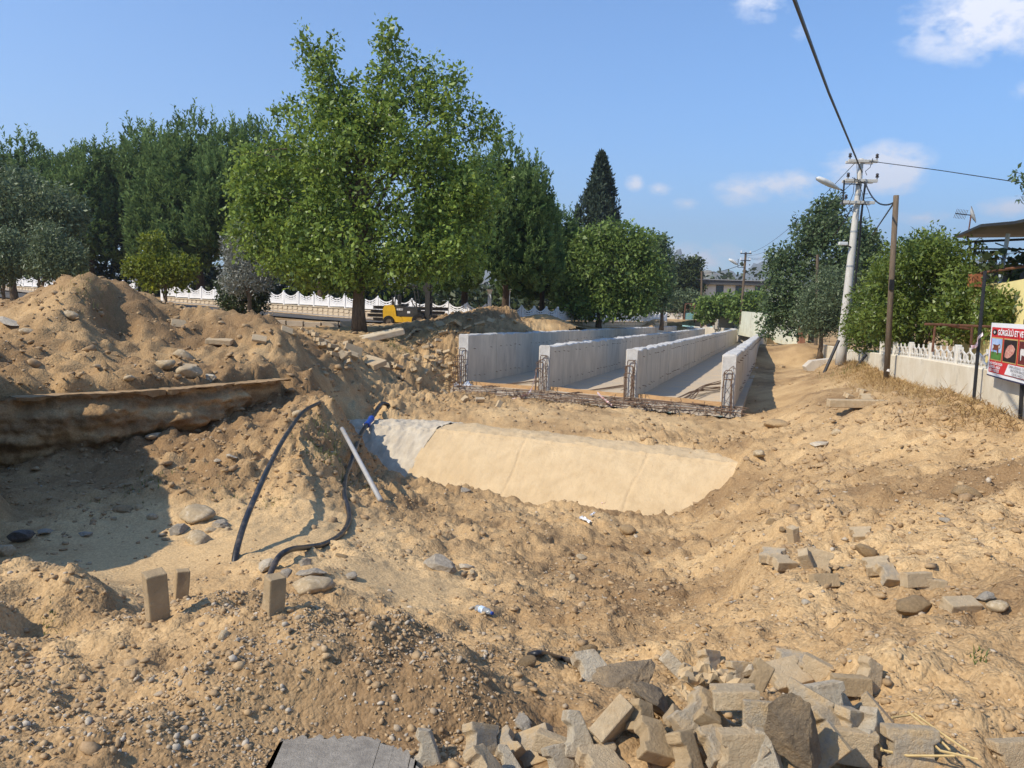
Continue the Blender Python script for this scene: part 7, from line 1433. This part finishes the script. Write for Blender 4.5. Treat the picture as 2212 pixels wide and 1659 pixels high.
# hut with tin roof
hb_ = at(1566, 703, 95); hut = empty('hut', hb_, 0, 'small white hut with slanting tin roof between two trees', 'hut'); H3 = lambda X, Y, d=95: at(X, Y, d) - hb_
a, b = H3(1553, 703), H3(1597, 707); zt = H3(1560, 666).z; MB().add([(a.x, 0, -.5), (b.x, 0, -.5), (b.x, 0, zt), (a.x, 0, zt), (a.x, 3, -.5), (b.x, 3, -.5), (b.x, 3, zt), (a.x, 3, zt)], [(0, 1, 2, 3), (0, 3, 7, 4), (1, 5, 6, 2), (3, 2, 6, 7), (5, 4, 7, 6)]).build('wall', mat('stained hut plaster', (.50, .45, .37), .9, .15, 1.2, blotch=((.3, .25, .18), 1.2, .5, .7)), hut)
r1, r2, r3, r4 = H3(1547, 666, 94), H3(1592, 665, 94), H3(1592, 659, 98.5), H3(1563, 659, 98.5); MB().add([r1, r2, r3, r4] + [q + Vector((0, 0, .08)) for q in (r1, r2, r3, r4)], [(3, 2, 1, 0), (4, 5, 6, 7), (0, 1, 5, 4), (1, 2, 6, 5), (2, 3, 7, 6), (3, 0, 4, 7)]).build('roof', M_TIN, hut)
dx = H3(1575, 690).x; dr_ = MB().box((dx, -.03, zt * .5 + .25), (1.5, .06, zt * .55)).build('door', M_PINK, hut)
for q in (-.45, 0, .45): MB().box((dx + q, -.075, zt * .62), (.36, .02, .5)).build('pane', M_GLASS, dr_)
simple_wall('boundary_wall', 'pale green white wall running behind the right hand trees', (1597, 672, 712, 92, 1735, 683, 735, 62), M_FARY); simple_wall('boundary_wall', 'bright wall piece directly right of the tin roofed hut', (1586, 668, 708, 94.5, 1598, 668, 710, 93.8), M_FARW)
o = MB().box((0, 0, .9), (.45, .45, 2.2), bev=.02).build('brick_pillar', mat('old brick', (.36, .17, .10), .9, .2, 3)); q = at(1731, 738, 60); o.location = (q.x, q.y, q.z); tag(o, 'reddish brick pillar at the end of the pale wall', 'pillar')
# ------------------------------------------------------------------ mountains
def ridge(name, d, pts, seed, m_, rough, label):
    Xs = np.linspace(-2600, 4800, 900); top = np.interp(Xs, [p[0] for p in pts], [p[1] for p in pts]); x = px(Xs, d); rows = []; n = 14
    hz = np.array([at(X, Y, d).z for X, Y in zip(Xs, top)]) + rough * d / FPX * fbm(Xs / 30, Xs * 0 + seed + .37, seed, 6, .6) * .5; hz = np.maximum(hz, 6)
    for j in range(n + 1):
        t = j / n; y = d + (t - .45) * d * .35; k = np.sin(np.clip(t / .45, 0, 1) * 1.57) if t < .45 else np.cos((t - .45) / .55 * 1.57); zz = hz * k * (1 + .25 * fbm(Xs / 40, Xs * 0 + j * .7, seed + 3, 5) * (1 - abs(t - .45)))
        rows.append(np.stack([x * (y / d), np.full_like(x, y), np.where(t == .45, hz, zz) - 3], -1))
    V = np.stack(rows, 0); ii = np.arange(V.shape[0] * V.shape[1]).reshape(V.shape[:2]); F = np.stack([ii[:-1, :-1], ii[:-1, 1:], ii[1:, 1:], ii[1:, :-1]], -1).reshape(-1, 4); tag(obj(name, fast_mesh(name, V.reshape(-1, 3), F, smooth=True), m_), label, None, None, 'structure')
M_MTN = mat('wooded mountain', (.13, .13, .09), .95, .2, .012, col2=(.08, .09, .06), detail=10); M_CLIFF = mat('bare cliff hills', (.36, .27, .17), .95, .2, .02, col2=(.10, .12, .06), detail=10)
ridge('mountains', 3000, [(-2600, 560), (-800, 590), (600, 580), (1300, 560), (1440, 552), (1470, 562), (1500, 575), (1535, 588), (1570, 586), (1610, 578), (1650, 568), (1680, 564), (1900, 575), (2300, 570), (3000, 560), (4800, 580)], 3, M_MTN, 26, 'hazy wooded mountains')
ridge('hills', 1900, [(-2600, 620), (600, 615), (1380, 600), (1450, 590), (1490, 590), (1510, 580), (1530, 580), (1548, 592), (1562, 606), (1650, 614), (2300, 610), (4800, 620)], 9, M_CLIFF, 20, 'low bare hills in front of the mountains')
# ------------------------------------------------------------------ hazy summer air
hb2 = MB().box((0, 1200, 280), (9000, 8600, 600)).build('haze', None); tag(hb2, 'thin summer haze', 'haze', None, 'stuff'); ma = bpy.data.materials.new('haze'); ma.use_nodes = True; nt = ma.node_tree; nt.nodes.remove(nt.nodes['Principled BSDF']); v = nt.nodes.new('ShaderNodeVolumePrincipled'); v.inputs['Color'].default_value = (.88, .92, 1, 1); v.inputs['Density'].default_value = .0003; v.inputs['Anisotropy'].default_value = .2; nt.links.new(v.outputs[0], nt.nodes['Material Output'].inputs['Volume']); hb2.data.materials.clear(); hb2.data.materials.append(ma)
